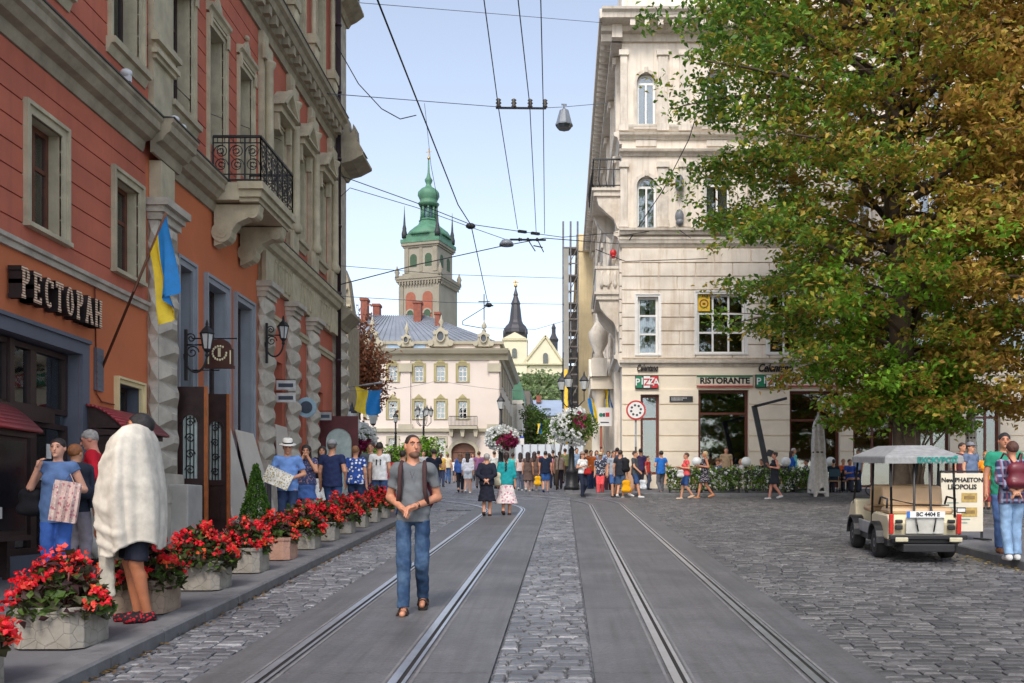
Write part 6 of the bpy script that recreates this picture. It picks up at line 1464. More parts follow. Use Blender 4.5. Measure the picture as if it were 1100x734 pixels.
# potted conifer
CT = thing('potted_conifer', 'small bright green conifer in a terracotta pot beside the pale boards', 'plant', (XP(275, 16.2), 16.2, gz(16.2) + PAVE)); b = CT.location; mb = MB(); mb.lathe(b, [(.16, 0), (.24, .3), (.27, .32), (.27, .38), (.22, .38), (.2, .34), (0, .34)], 14); mb.build('pot', M('terracotta', (150, 84, 62), .8, .2, 4), CT)
g = np.random.default_rng(4); n = 2600; zz = g.random(n) ** 1.2; rr_ = (.27 * (1 - zz) + .03) * np.sqrt(g.random(n) * .5 + .5); a = g.random(n) * 6.28; P_ = np.stack([b.x + rr_ * np.cos(a), b.y + rr_ * np.sin(a), b.z + .36 + zz * .95], 1); V, Q = leafquads(P_, np.full(n, .065), -.2, g, .4); raw_mesh('foliage', V - np.array(b), Q, [M_leaf('conifer_green', (92, 128, 44)), M_leaf('conifer_deep', (58, 96, 36))], CT, g.integers(0, 2, n)); mb = MB(); mb.tube([(b.x, b.y, b.z + .3), (b.x, b.y, b.z + 1.25)], .02, 5); mb.build('stem', bark, CT)

# red begonias in crazy-paved concrete planters along the kerb
def planter_mat(name, c1, c2, c3):
    k = NT(name); v = k.coord(); vo = k.new('ShaderNodeTexVoronoi'); vo.feature = 'DISTANCE_TO_EDGE'; vo.inputs['Scale'].default_value = 9; k.link(v, vo.inputs['Vector'])
    cc = k.ramp(k.noise(v, 6, 5), [(.3, lin(c1)), (.7, lin(c2))]); e = k.ramp(vo.outputs['Distance'], [(.006, (.5, .5, .5)), (.03, (1, 1, 1))])
    k.link(k.mix(e, lin(c3), cc), k.b.inputs['Base Color']); k.b.inputs['Roughness'].default_value = .85
    k.bump(k.mix(.25, e, k.noise(v, 40, 5)), .5, .02); return k.m
planter_grey = planter_mat('planter_stone', (126, 119, 108), (156, 149, 138), (104, 98, 89)); planter_pink = planter_mat('planter_pink', (156, 116, 98), (184, 144, 124), (138, 104, 90)); planter_tan = planter_mat('planter_tan', (126, 108, 92), (154, 134, 114), (110, 94, 80))
lf_bz = M_leaf('begonia_leaf', (62, 60, 38), .2); lf_bg = M_leaf('begonia_leaf_green', (74, 96, 40), .25); lf_bd = M_leaf('begonia_leaf_dark', (58, 34, 34), .2); pet_r = M_leaf('begonia_red', (226, 38, 52), .25, .25); pet_p = M_leaf('begonia_coral', (240, 82, 66), .3, .2); pet_c = M_leaf('begonia_orange', (240, 100, 52), .3, .2)
def planter(loc, mat, label):
    t = thing('planter', label, 'planter', loc, 0, 'stone flower planters along the kerb'); w_, ch, hh = .27, .075, .31; mb = MB(T=Matrix.Translation(loc))
    def oct_(w2, c2): return [(-w2, -w2 + c2), (-w2 + c2, -w2), (w2 - c2, -w2), (w2, -w2 + c2), (w2, w2 - c2), (w2 - c2, w2), (-w2 + c2, w2), (-w2, w2 - c2)]
    rings = [(w_, ch, 0), (w_ * .99, ch, hh - .05), (w_ * 1.02, ch, hh - .045), (w_ * 1.02, ch, hh), (w_ * .86, ch * .8, hh), (w_ * .84, ch * .8, hh - .06)]; vs = []; fs = []
    for a, c, z in rings: vs += [(x, y, z) for x, y in oct_(a, c)]
    for i in range(len(rings) - 1):
        for j in range(8): fs.append((i * 8 + j, i * 8 + (j + 1) % 8, (i + 1) * 8 + (j + 1) % 8, (i + 1) * 8 + j))
    mb.add(vs, fs); mb.build('box', mat, t, bevel=.008)
    mb = MB(T=Matrix.Translation(loc)); mb.add([(x, y, hh - .05) for x, y in oct_(w_ * .85, ch * .8)], [tuple(range(8))]); mb.build('soil', M('soil', (52, 40, 32), .95), t); return t
def begonia(loc, label, seed, n=21, spread=.365, hgt=.38):
    g = np.random.default_rng(seed); t = thing('red_begonia', label, 'plant', loc, 0, 'red begonias in the kerb planters'); o = np.array(loc)
    nl = 620; a = g.random(nl) * 6.28; r0 = np.sqrt(g.random(nl)) * spread; z0 = (1 - (r0 / spread) ** 2) * hgt * g.uniform(.3, 1.0, nl) + g.normal(size=nl) * .03 - .08 * (r0 / spread) ** 3 + .03
    V, Q = leafquads(np.stack([r0 * np.cos(a), r0 * np.sin(a), z0], 1), np.full(nl, .095), .5, g, .75); mi = np.where(r0 / spread + z0 * .6 + g.normal(size=nl) * .25 > .85, g.integers(0, 2, nl), g.integers(0, 3, nl)); raw_mesh('foliage', V, Q, [lf_bz, lf_bg, lf_bd], t, mi)
    C = []; M_ = []
    for i in range(n * 3):
        a = g.random() * 6.28; r1 = math.sqrt(g.random()) * spread * 1.08; z = (1 - (r1 / spread / 1.1) ** 2) * hgt * g.uniform(.75, 1.15) + .03 + g.normal() * .04; c = np.array([r1 * math.cos(a), r1 * math.sin(a), z]); m = 2 if (g.random() < .12 and z < hgt * .5) else (1 if g.random() < .22 else 0)
        for j in range(g.integers(6, 13)): C.append(c + g.normal(size=3) * np.array([.028, .028, .022])); M_.append(m)
    C = np.array(C); V, Q = leafquads(C, np.full(len(C), .047), .2, g, .9); raw_mesh('blossoms', V, Q, [pet_r, pet_p, pet_c], t, np.array(M_))
    mb = MB(); 
    for i in range(14): a = g.random() * 6.28; r1 = g.uniform(.2, .8) * spread; mb.tube([(r1 * .2 * math.cos(a), r1 * .2 * math.sin(a), -.03), (r1 * .7 * math.cos(a), r1 * .7 * math.sin(a), hgt * .4), (r1 * math.cos(a), r1 * math.sin(a), hgt * .75)], .007, 4)
    mb.build('stem', M('begonia_stem', (110, 60, 52), .6), t, local=True); return t
Ys = [5.95, 7.45, 9.0, 10.55, 12.05, 13.5, 15.0, 16.45, 17.9, 19.35, 20.8, 22.2]
names = ['nearest the camera, partly cut off', 'before the woman in the blue top', 'tan one behind the legs under the white bundle', 'in front of the tall grey stone block', 'just before the pinkish planter', 'the only pinkish one', 'just beyond the pinkish planter', 'second beyond the pinkish planter', 'third beyond the pinkish planter', 'fourth beyond the pinkish planter', 'last but one along the kerb', 'farthest along the kerb']
protos = []
for i, Y in enumerate(Ys):
    loc = (kerbx(Y) - .58, Y, gz(Y) + PAVE); m = planter_tan if i == 2 else planter_pink if i == 5 else planter_grey
    planter(loc, m, 'stone flower planter, ' + names[i]); pl = (loc[0], loc[1], loc[2] + .29); lb = 'red begonia clump in the planter ' + ('that is ' if not names[i].startswith(('just', 'in')) else '') + names[i]
    lb = 'red begonias in the stone planter, ' + names[i]
    if i < 4: protos.append(begonia(pl, lb, 100 + i))
    else: dup(protos[i % 4], pl, 1.3 * i, lb, (.86, 1.04, .94, 1.1, .9)[i % 5])

# cafe hedge: troughs of greenery with white flowers on a low fence, globe lamps on posts
pet_w = M_leaf('petal_white', (232, 232, 228), .3, .06); pet_m = M_leaf('petal_magenta', (160, 44, 92), .3, .2)
def hedge(x0, x1, y, z, label, seed):
    t = thing('flower_hedge', label, 'hedge', ((x0 + x1) / 2, y, z), 0, 'flowering troughs round the cafe'); g = np.random.default_rng(seed); mb = MB()
    mb.box(x0 + .05, x1 - .05, y - .16, y + .16, z + .62, z + .86)
    for x in (x0 + .1, x1 - .14): mb.box(x, x + .04, y - .14, y + .14, z, z + .62)
    for i in range(int((x1 - x0) / .12)): mb.box(x0 + .12 + i * .12, x0 + .14 + i * .12, y - .02, y, z + .12, z + .62)
    mb.box(x0 + .1, x1 - .1, y - .03, y + .01, z + .1, z + .14); mb.build('trough', iron, t); n = int(1500 * (x1 - x0) / 1.5)
    def cl(nn, sp): 
        P_ = np.stack([g.uniform(x0, x1, nn), y + g.normal(size=nn) * .16 - .05, z + .12 + g.random(nn) ** .75 * .80 + .1 * np.sin(g.random(nn) * 6)], 1); P_[:, 2] += .07 * np.sin(P_[:, 0] * 7 + seed); return P_
    V, Q = leafquads(cl(n, 1), np.full(n, .10), .2, g); raw_mesh('foliage', V - np.array(t.location), Q, [lf_g, lf_d, lf_gr, lf_l], t, g.integers(0, 4, n))
    c = cl(int(n / 22), 1); c[:, 1] -= .12; C = np.repeat(c, 5, 0) + g.normal(size=(len(c) * 5, 3)) * .04; V, Q = leafquads(C, np.full(len(C), .07), .1, g, .9); raw_mesh('blossoms', V - np.array(t.location), Q, pet_w, t)
YHd = 36.6; zh = gz(36.6) + PAVE
hl = ['leftmost trough of the cafe hedge, behind the woman in coral', 'second trough of the cafe hedge, right of the blonde woman', 'third trough of the cafe hedge, under the leaning parasol arm', 'fourth trough of the cafe hedge, behind the woman in the black dress', 'trough of the cafe hedge left of the folded parasol', ]
for i, (a, b) in enumerate(((716, 757), (759, 797), (799, 838), (840, 850), (852, 872))): hedge(XP(a, YHd), XP(b, YHd), YHd, zh, hl[i], 200 + i)
for i, px in enumerate((749, 802, 845, 893)):
    t = thing('globe_lamp', ('white globe lamp behind the blonde woman', 'white globe lamp in the middle of the cafe hedge', 'white globe lamp right of the woman in the black dress', 'white globe lamp right of the folded parasol')[i], 'lamp', (XP(px, YHd), YHd + .1, zh), 0, 'globe lamps of the cafe'); b = t.location; mb = MB(); mb.tube([b, b + Vector((0, 0, 1.02))], .03, 7); mb.build('post', iron, t); mb = MB(); mb.ball(b + Vector((0, 0, 1.2)), .19, 10); mb.build('globe', M('opal_globe', (236, 236, 234), .35, .03), t)
# flower balls on lamp posts
def flower_ball(c, r, label, seed, green_side=0):
    g = np.random.default_rng(seed); t = thing('flower_ball', label, 'flowers', c, 0, 'hanging flower balls'); n = 1500
    d = g.normal(size=(n, 3)); d /= np.linalg.norm(d, axis=1)[:, None]; P_ = d * (r * g.uniform(.55, 1.0, n))[:, None] * np.array([1.15, 1.0, .8])
    V, Q = leafquads(P_, np.full(n, .13), .1, g); raw_mesh('foliage', V, Q, [lf_d, lf_g, lf_gr], t, g.integers(0, 3, n))
    m = 330; d = g.normal(size=(m, 3)); d /= np.linalg.norm(d, axis=1)[:, None]
    if green_side: d = d[d[:, 0] * green_side < .35]
    c_ = d * r * np.array([1.15, 1.05, .85]) * g.uniform(.93, 1.1, (len(d), 1)); col_ = (np.abs(np.sin(c_[:, 0] * 2.3 + 1) + np.cos(c_[:, 2] * 3 + seed)) > 1.45).astype(int)
    C = np.repeat(c_, 5, 0) + g.normal(size=(len(c_) * 5, 3)) * .045; V, Q = leafquads(C, np.full(len(C), .12), .0, g, .95); raw_mesh('blossoms', V, Q, [pet_w, pet_m], t, np.repeat(col_, 5)); return t
def lamp_post(x, y, h, label, heads=3, seed=0):
    z = gz(y) + (PAVE if y > 36 and x > .2 else .02); t = thing('lamp_post', label, 'lamp post', (x, y, z)); mb = MB(); mb.lathe((x, y, z), [(.32, 0), (.32, .15), (.26, .2), (.24, .7), (.28, .75), (.14, .9), (.11, 1.6), (.13, 1.65), (.085, 1.75), (.07, h * .75), (.1, h * .76), (.06, h * .78), (.05, h)], 12); mb.build('post', iron, t)
    for k_ in range(heads):
        a = 2 * math.pi * k_ / max(1, heads) + .3; dx, dy = (.55 * math.cos(a), .55 * math.sin(a)) if heads > 1 else (0, 0); mb = MB(); c = (x + dx, y + dy, z + h * .93)
        if heads > 1: mb.tube([(x, y, z + h * .8), (x + dx * .5, y + dy * .5, z + h * .78), (x + dx, y + dy, z + h * .84), c], .025, 6)
        mb.lathe(c, [(.05, 0), (.1, .05), (.17, .4), (.2, .43), (.12, .56), (.05, .64), (.04, .7), (.01, .82)], 6, sm=False); f = mb.build('lantern_head', iron, t); g_ = MB(); g_.lathe(c, [(.112, .07), (.172, .39)], 6, sm=False); g_.build('lantern_glass', M('lantern_glass', (188, 190, 188), .25), f)
    return t
# ------------------------------------------------------------------ street furniture
lamp_post(XP(614, 39.5), 39.5, 4.45, 'black iron lamp post with flower ball right of the tram tracks', 3)
flower_ball((XP(619, 39.3), 39.3, ZP(459, 39.3)), .86, 'big white flower ball with one bare green side, above the woman in the cap', 301, 1)
lamp_post(XP(538, 44), 44, 3.9, 'black iron lamp post with flower ball behind the two old women', 1)
flower_ball((XP(539, 43.8), 43.8, ZP(471, 43.8)), .62, 'white and magenta flower ball above the woman with the braid', 302)
lamp_post(XP(385, 36), 36, 2.9, 'black iron lamp post with flower balls by the red building corner', 3)
flower_ball((XP(384, 35.8), 35.8, ZP(469, 35.8)), .56, 'white flower ball above the woman in the blue floral shirt', 303)
flower_ball((XP(364, 34), 34, ZP(458, 34)), .55, 'dark flower ball with magenta blooms at the red building corner', 304, -1)
lamp_post(XP(455, 70), 70, 4.7, 'many-armed black candelabra lamp post before the palace, left of its gate', 5)
lamp_post(XP(425, 62), 62, 3.9, 'slim black lamp post before the palace, behind the man in grey', 1)
shrub('planter_shrub', 'low green shrub in front of the palace left of the main man', 'shrub', (XP(412, 55), 55, gz(55) + 1.6), 1.3, 1500, .25, [lf_g, lf_gr, lf_l], 71, (XP(412, 55), 55, gz(55)), (2.2, .6, .6))
shrub('planter_shrub', 'low green shrub at the red building corner, behind the cap man', 'shrub', (XP(368, 40), 40, gz(40) + 1.5), .9, 1100, .2, [lf_g, lf_gr, lf_l], 72, (XP(368, 40), 40, gz(40)), (1.1, .6, .9))
shrub('planter_shrub', 'low green shrub in front of the palace right of the main man', 'shrub', (XP(455, 60), 60, gz(60) + 1.9), 1.2, 1100, .25, [lf_g, lf_gr, lf_l], 73, (XP(455, 60), 60, gz(60)), (1.2, .6, .6))
shrub('planter_shrub', 'dense round dark green bush left of the right flower ball', 'shrub', (XP(598, 42), 42, ZP(462, 42)), .62, 1300, .13, [lf_d, lf_g], 74, (XP(598, 42), 42, gz(42)), (1.15, 1, 1))
# no-traffic disc on a pole, white board on a pole, flags
t = thing('traffic_sign', 'round white traffic sign with red rim and a ring of dark dots on a pole', 'sign', (XP(683, 38.5), 38.5, gz(38.5) + PAVE)); x, y = t.location.x, 38.5; zc = ZP(441, y); mb = MB(); mb.tube([(x, y, gz(y) + PAVE), (x, y, zc + .3)], .04, 8); mb.build('pole', M('pole_grey', (140, 144, 150), .45, metal=.4), t)
fn = lambda u, v, d: (u, d, v); mb = MB(); mb.prism(arc(x, zc, .40, 0, 2 * math.pi, 28)[:-1], fn, y - .08, y - .05); mb.prism(arc(x, zc, .33, 0, 2 * math.pi, 28)[:-1], fn, y - .09, y - .081, 1)
for i in range(8): a = i * math.pi / 4 + .2; mb.prism(arc(x + .2 * math.cos(a), zc + .2 * math.sin(a), .05, 0, 6.283, 8)[:-1], fn, y - .096, y - .0905, 2)
mb.build('disc', [M('sign_red', (190, 42, 44), .45, .05), M('sign_white', (232, 228, 224), .45, .05), M('sign_dots', (60, 60, 66), .5)], t)
t = thing('banner_board', 'white board with red and green lettering on a post by the side portal', 'sign', (XP(649, 46), 46, 2.7)); x, y = t.location.x, 46; mb = MB(); mb.box(XP(642, y), XP(657, y), y - .05, y, ZP(458, y), ZP(438, y)); mb.build('board', M('sign_white', (232, 228, 224), .45), t); mb = MB(); mb.tube([(x - .15, y + .05, 2.7), (x - .15, y + .05, ZP(438, y))], .05, 6); mb.build('post', M('rust_post', (150, 70, 50), .6), t); mb = MB(); mb.prism(arc(XP(645.5, y), ZP(446, y), .1, 0, 6.28, 8)[:-1], fn, y - .06, y - .051); mb.box(XP(647.5, y), XP(650, y), y - .06, y - .051, ZP(448, y), ZP(444, y), 1); mb.box(XP(650.5, y), XP(654.5, y), y - .06, y - .051, ZP(448, y), ZP(443.5, y), 2); mb.box(XP(645, y), XP(654, y), y - .06, y - .051, ZP(454.6, y), ZP(453.4, y), 3); mb.build('lettering', [M('flag_green', (20, 120, 84), .5), M('sign_ink', (60, 70, 84), .6), M('flag_red', (196, 36, 44), .5), M('sign_ink', (60, 70, 84), .6)], t)
def hang_flag(label, px, y, py0, py1, wpx, two=True, staff=None, cols=('flag_blue', 'flag_yellow'), slant=0):
    t = thing('flag', label, 'flag', (XP(px, y), y, ZP(py0, y))); mb = MB(); n = 10; V = []; Q = []; mi = []
    for i in range(n + 1):
        for j in range(7):
            u = i / n; v = j / 6; V.append((XP(px + wpx * u + slant * v, y) + .05 * math.sin(v * 4 + u * 3), y + .14 * math.sin(u * 8 + v * 2), ZP(py0 + (py1 - py0) * v + 6 * math.sin(u * 2.5) * (abs(wpx) > 15), y)))
    for i in range(n):
        for j in range(6): Q.append((i * 7 + j, i * 7 + j + 1, (i + 1) * 7 + j + 1, (i + 1) * 7 + j)); mi.append(1 if i < n * .42 else 0)
    raw_mesh('flag_cloth', np.array(V) - np.array(t.location), np.array(Q), [_mats[c] for c in cols], t, mi, True)
    if staff: mb.tube([P(*staff[0], y), P(*staff[1], y)], .035, 6); mb.build('staff', M('staff_white', (206, 204, 200), .5), t)
hang_flag('yellow and blue flag on a white staff from the corner pier, before the palace', 381, 31, 414, 440, 28, staff=((352, 419), (411, 411)))
hang_flag('small blue and yellow flag hanging left of the white board', 636, 46, 428, 456, -5, slant=8); hang_flag('small pale blue and yellow flag over the white board', 649, 47, 416, 438, 6, slant=3); hang_flag('small yellow pennant by the grey roofed house', 577, 60, 455, 466, 5)
# overhead lines
wm_ = M('wire_black', (30, 32, 36), .6, .05, 4, 0); wg = M('wire_grey', (82, 92, 106), .6, .05, 4, 0)
def wire(label, pts, r=.012, m=None, sag=0):
    mb = MB(); Pn = []
    for (a, b) in zip(pts, pts[1:]):
        for i in range(10): f = i / 10; p = Vector(a).lerp(Vector(b), f); p.z -= sag * 4 * f * (1 - f); Pn.append(p)
    Pn.append(Vector(pts[-1])); mb.tube(Pn, r * .68, 5); o = mb.build('overhead_wire', m or wm_); return tag(o, label, 'wire', 'overhead wires')
fac = lambda py, px: P(px, py, 7038 / (606 - px))
wire('thick black feeder cable slanting across the sky past the bell tower', [P(400, -14, 13), P(492, 220, 25), P(506, 242, 27), P(524.5, 328, 38)], .022)
wire('leftmost of the three thin contact wires over the tracks', [P(518, -14, 8.6), P(535, 113, 11.3), P(556, 246, 17.5)], .009, wg); wire('middle one of the three thin contact wires over the tracks', [P(555, -14, 8.6), P(569, 113, 11.3), P(576, 251, 17.5)], .009, wg); wire('rightmost of the three thin contact wires over the tracks', [P(580.5, -14, 8.6), P(583.5, 113, 11.3), P(585, 251, 17.5)], .009, wg)
wire('span wire crossing the sky that carries the big hanging lamp', [P(330, 99, 25.5), P(535, 115, 33), P(586, 116, 36), P(606, 115, 38), P(652, 111, 41)], .018, wg)
wire('high span wire at the top from the red building to the cream cornice', [P(385, 3, 28), P(520, 14, 35), P(652, 25, 41)], .016, wg)
wire('looping dark cable hanging at the left, under the span wire', [P(359, 44, 28.3), P(385, 90, 27.6), P(410, 117, 27), P(430, 128, 26.6), P(447, 124, 27)], .022); wire('thin dropper joining the looping cable and the sky', [P(456, 111, 27), P(463, 178, 27), P(470, 215, 28)], .012, wg)
wire('span wire from the red building, upper of the pair by the tower', [P(352, 182, 27.5), P(366, 189, 28), P(447, 218, 30), P(505, 241, 32), P(560, 249, 34), P(604, 255, 37), P(664, 250, 41)], .02); wire('span wire under its twin, sagging by the tower, lower of the pair', [P(362, 215, 28.5), P(376, 202, 28.5), P(447, 223, 30), P(505, 244, 32), P(545, 258, 33)], .016)
wire('dark cable rising from the red building corner to the small hanging lamp', [P(357, 308, 28.3), P(450, 284, 31), P(537, 265, 33), P(585, 256, 34.5), P(664, 262, 41)], .024); wire('thin wire crossing below the tower cornice', [P(358, 285, 28.5), P(480, 295, 33), P(606, 299, 38)], .014, wg); wire('thin wire crossing low in front of the tower panels', [P(358, 318, 28.5), P(480, 325, 33), P(606, 327, 38)], .014, wg)
wire('short slanting wire below the yoke over the square', [P(524.5, 328, 38), P(497, 345, 36), P(497, 349, 36), P(520, 353, 36)], .022); wire('low thin wire over the palace roof', [P(520, 352, 36), P(575, 354, 37), P(606, 345, 38)], .014, wg); wire('thin wire sagging across the palace front', [P(358, 419, 28.5), P(470, 409, 34), P(606, 420, 40)], .008, wg, .15)
wire('loose dark cable hanging down the front of the cream house', [P(768, 60, 39), P(740, 150, 40), P(712, 205, 40.8), P(676, 258, 41.1)], .03); wire('cable running along the first floor cornice of the cream house', [P(664, 254, 40.9), P(725, 244, 41), P(742, 256, 40.7)], .025); wire('lower cable along the cream house by the carved balcony', [P(640, 268, 40), P(672, 281, 40.7), P(760, 278, 40.6)], .025)
wire('thin wire from the red facade across the balcony', [fac(82, 178), fac(118, 214), fac(150, 300), P(360, 180, 28.3)], .012)
t = thing('insulator_bar', 'black bar with four insulators on the contact wires', 'insulator', P(560, 115, 34.5)); mb = MB(); mb.bar(P(533.5, 116, 33), P(586, 116.6, 36), .07, .07); mb.build('bar', wm_, t); mb = MB()
for i, px in enumerate((535.5, 552, 569.5, 585.5)): p = P(px, 115.8, 33 + i); mb.lathe(p, [(.05, -.02), (.1, .05), (.06, .1), (.11, .16), (.06, .22), (.1, .27), (.03, .32)], 8)
mb.build('insulator', M('insulator_brown', (70, 62, 52), .4), t)
def hang_lamp(label, c, w_, h_):
    t = thing('hanging_lamp', label, 'street lamp', c); mb = MB(T=Matrix.Translation(c) @ Matrix.Rotation(.2, 4, 'Z')); mb.lathe((0, 0, 0), [(w_ * .12, h_ * .5), (w_ * .2, h_ * .44), (w_ * .26, h_ * .42), (w_ * .46, -h_ * .25), (w_ * .5, -h_ * .27), (w_ * .5, -h_ * .34)], 8, sm=False); mb.bar((0, 0, h_ * .5), (0, 0, h_ * .72), .06, .06); mb.bar((-w_ * .15, 0, h_ * .72), (w_ * .15, 0, h_ * .72), .05, .05); mb.build('housing', M('lamp_grey', (118, 124, 132), .45, .1), t); mb = MB(T=Matrix.Translation(c)); mb.lathe((0, 0, 0), [(w_ * .48, -h_ * .34), (w_ * .36, -h_ * .5), (0, -h_ * .5)], 8, sm=False); mb.build('diffuser', M('lamp_diffuser', (72, 76, 80), .3), t)
hang_lamp('large grey hanging street lamp right of the insulator bar', P(606, 128, 38), .72, .8)
t = thing('hanging_lamp', 'small grey shell-shaped hanging lamp at the end of the wire yoke', 'street lamp', P(544, 261, 33)); c = P(544, 261.5, 33); mb = MB(); mb.lathe(c, [(.23, -.08), (.22, .0), (.15, .1), (.02, .15)], 12, sx=1.1); mb.build('housing', M('lamp_grey', (118, 124, 132), .45), t)
t = thing('wire_yoke', 'black yoke of bars and pull-offs holding the wires beside the small lamp', 'wire fitting', P(565, 258, 34)); mb = MB(); mb.bar(P(548, 257.5, 33), P(586, 258, 34), .06, .06); 
for a, b in (((568, 259), (575, 270)), ((578, 259), (584, 271)), ((573, 264), (583, 266)), ((560, 256), (560, 259))): mb.bar(P(*a, 33.6), P(*b, 33.6), .035, .035)
for px in (558, 567, 577): mb.lathe(P(px, 257.5, 33.6), [(.03, -.06), (.07, 0), (.03, .06)], 8)
for a in ((557, 248.5), (571, 250.5)): mb.bar(P(a[0], a[1], 34), P(a[0] + 8, a[1] + 1, 34.3), .09, .09)
mb.build('bars', wm_, t)
for i, (px, py, Y, lb) in enumerate(((505.5, 243, 27.3, 'small black clamp where the thick feeder meets the span wires'), (525, 328, 38, 'black wire yoke joint above the palace roof'))): mb = MB(); mb.ball(P(px, py, Y), .09, 6, sc=(1.6, 1, 1)); mb.bar(P(px - 5, py + .5, Y), P(px + 5, py + .5, Y), .05, .05); tag(mb.build('wire_clamp', wm_), lb, 'wire fitting')
# folded parasols and the leaning arm
pc = M_cloth('parasol_canvas', (206, 200, 192), wr=.6)
def parasol(px, Y, pyb, pyt, label, wpx):
    x = XP(px, Y); t = thing('folded_parasol', label, 'parasol', (x, Y, gz(Y) + PAVE), 0, 'folded cafe parasols'); kk = Y / F; zt = ZP(pyt, Y); zb = ZP(pyb, Y); mb = MB(); mb.tube([(x, Y, gz(Y) + PAVE), (x, Y, zt + .15)], .04, 8); mb.lathe((x, Y, gz(Y) + PAVE), [(.35, 0), (.35, .08), (.08, .12)], 12); mb.build('pole', M('pole_white', (200, 198, 194), .5), t)
    n = 32; V = []; Q = []; rows = 14; hh = zt - zb
    for i in range(rows + 1):
        f = i / rows; w_ = wpx * kk / 2 * (np.interp(f, [0, .15, .45, .52, .6, .9, 1], [1.0, .95, .68, .6, .66, .5, .08]))
        for j in range(n): a = 2 * math.pi * j / n; rr = w_ * (1 + .22 * math.sin(a * 8 + f * 3) + .05 * math.sin(a * 3 + f * 5)); V.append((x + rr * math.cos(a), Y + rr * math.sin(a), zb + hh * f + (0 if i else .22 * math.sin(a * 4 + 1))))
    for i in range(rows):
        for j in range(n): Q.append((i * n + j, i * n + (j + 1) % n, (i + 1) * n + (j + 1) % n, (i + 1) * n + j))
    raw_mesh('canvas', np.array(V) - np.array(t.location), np.array(Q), pc, t, smooth=True); mb = MB(); w_ = wpx * kk / 2 * .66; mb.lathe((x, Y, zb + hh * .52), [(w_, 0), (w_, .05)], 16); mb.build('tie_strap', wm_, t)
parasol(879, 35.8, 530, 447, 'closed cream parasol standing at the end of the cafe hedge', 20); parasol(1043, 30, 510, 436, 'closed pale parasol behind the sign board right of the cart', 15)
t = thing('parasol_arm', 'dark leaning cantilever parasol mast with its arm going into the tree', 'parasol', (XP(826, 38), 38, gz(38) + PAVE)); mb = MB(); mb.bar(P(829, 527, 38), P(810, 436, 38), .2, .14); mb.bar(P(810, 437, 38), P(845, 428, 38), .14, .1); mb.bar(P(826, 490, 37.9), P(828, 484, 37.9), .3, .2); mb.build('mast', M('mast_dark', (56, 58, 64), .5), t)
# cafe chairs and tables
def cafe_chair(x, y, rz, label, c):
    z = gz(y) + PAVE; t = thing('cafe_chair', label, 'chair', (x, y, z), rz, 'cafe chairs'); mb = MB(); mb.box(-.21, .21, -.21, .21, .43, .47); mb.build('seat', M('chair_wood', (150, 116, 84), .5), t, local=True); mb = MB(); mb.box(-.21, .21, .19, .23, .62, .9); mb.build('backrest', c, t, local=True)
    for sx in (-1, 1):
        for sy in (-1, 1): mb = MB(); mb.tube([(sx * .2, sy * .2, 0), (sx * .19, sy * .19, .43 if sy < 0 else .9)], .016, 6); mb.build('leg', iron, t, local=True)
def cafe_table(x, y, label):
    z = gz(y) + PAVE; t = thing('cafe_table', label, 'table', (x, y, z), 0, 'cafe tables'); mb = MB(); mb.lathe((x, y, z), [(.38, .72), (.4, .735), (.38, .75)], 18); mb.build('tabletop', M('table_wood', (120, 88, 62), .4), t); mb = MB(); mb.tube([(x, y, z), (x, y, z + .72)], .03, 7); mb.lathe((x, y, z), [(.25, 0), (.2, .03), (.04, .06)], 12); mb.build('pedestal', iron, t)
# sandwich board by the cart
t = thing('sandwich_board', 'tall cream advertising board on black legs reading New PHAETON LEOPOLIS, beside the cart', 'sign board', (XP(1033, 16.4), 16.4, gz(16.4) + PAVE)); x0, x1 = XP(1011, 16.4), XP(1056, 16.4); y = 16.4; zb, zt = ZP(571, y), ZP(508.5, y); mb = MB(); mb.box(x0, x1, y, y + .03, zb, zt); bd = mb.build('board', M('board_cream', (224, 218, 202), .5, .06), t); mb = MB()
for x, z0_ in ((x0, gz(y) + PAVE), (x1, gz(y) + PAVE)): mb.bar((x, y + .05, z0_ + .04), (x, y + .05, zt + .04), .035, .035); mb.bar((x, y - .3, z0_ + .02), (x, y + .35, z0_ + .02), .04, .03)
mb.bar((x0, y + .05, zt + .03), (x1, y + .05, zt + .03), .035, .035); mb.build('leg', iron, t)
text('lettering', 'New PHAETON', .105, ink, TF((x0 + x1) / 2, y - .005, zt - .12), bd, .002, bold=.004); text('lettering', 'LEOPOLIS', .115, ink, TF((x0 + x1) / 2, y - .005, zt - .24), bd, .002, bold=.004)
for zc in (zt - .42, zt - .67): mb = MB(); mb.box(x0 + .35, x0 + .62, y - .006, y - .001, zc - .08, zc + .08); mb.box(x0 + .39, x0 + .58, y - .009, y - .0065, zc - .03, zc + .03, 1); mb.build('picture', [M('photo_gold', (178, 150, 84), .5, .3, 12), M('photo_brown', (140, 112, 66), .5, .3, 20)], bd)
mb = MB()
for r0, r1, zc in ((.1, .3, zt - .52), (.1, .5, zb + .2), (.1, .45, zb + .14), (.1, .28, zt - .6), (.1, .28, zt - .66)): mb.box(x0 + r0, x0 + r1, y - .004, y - .001, zc, zc + .018)
mb.build('small_print', M('print_grey', (120, 150, 140), .6), bd)
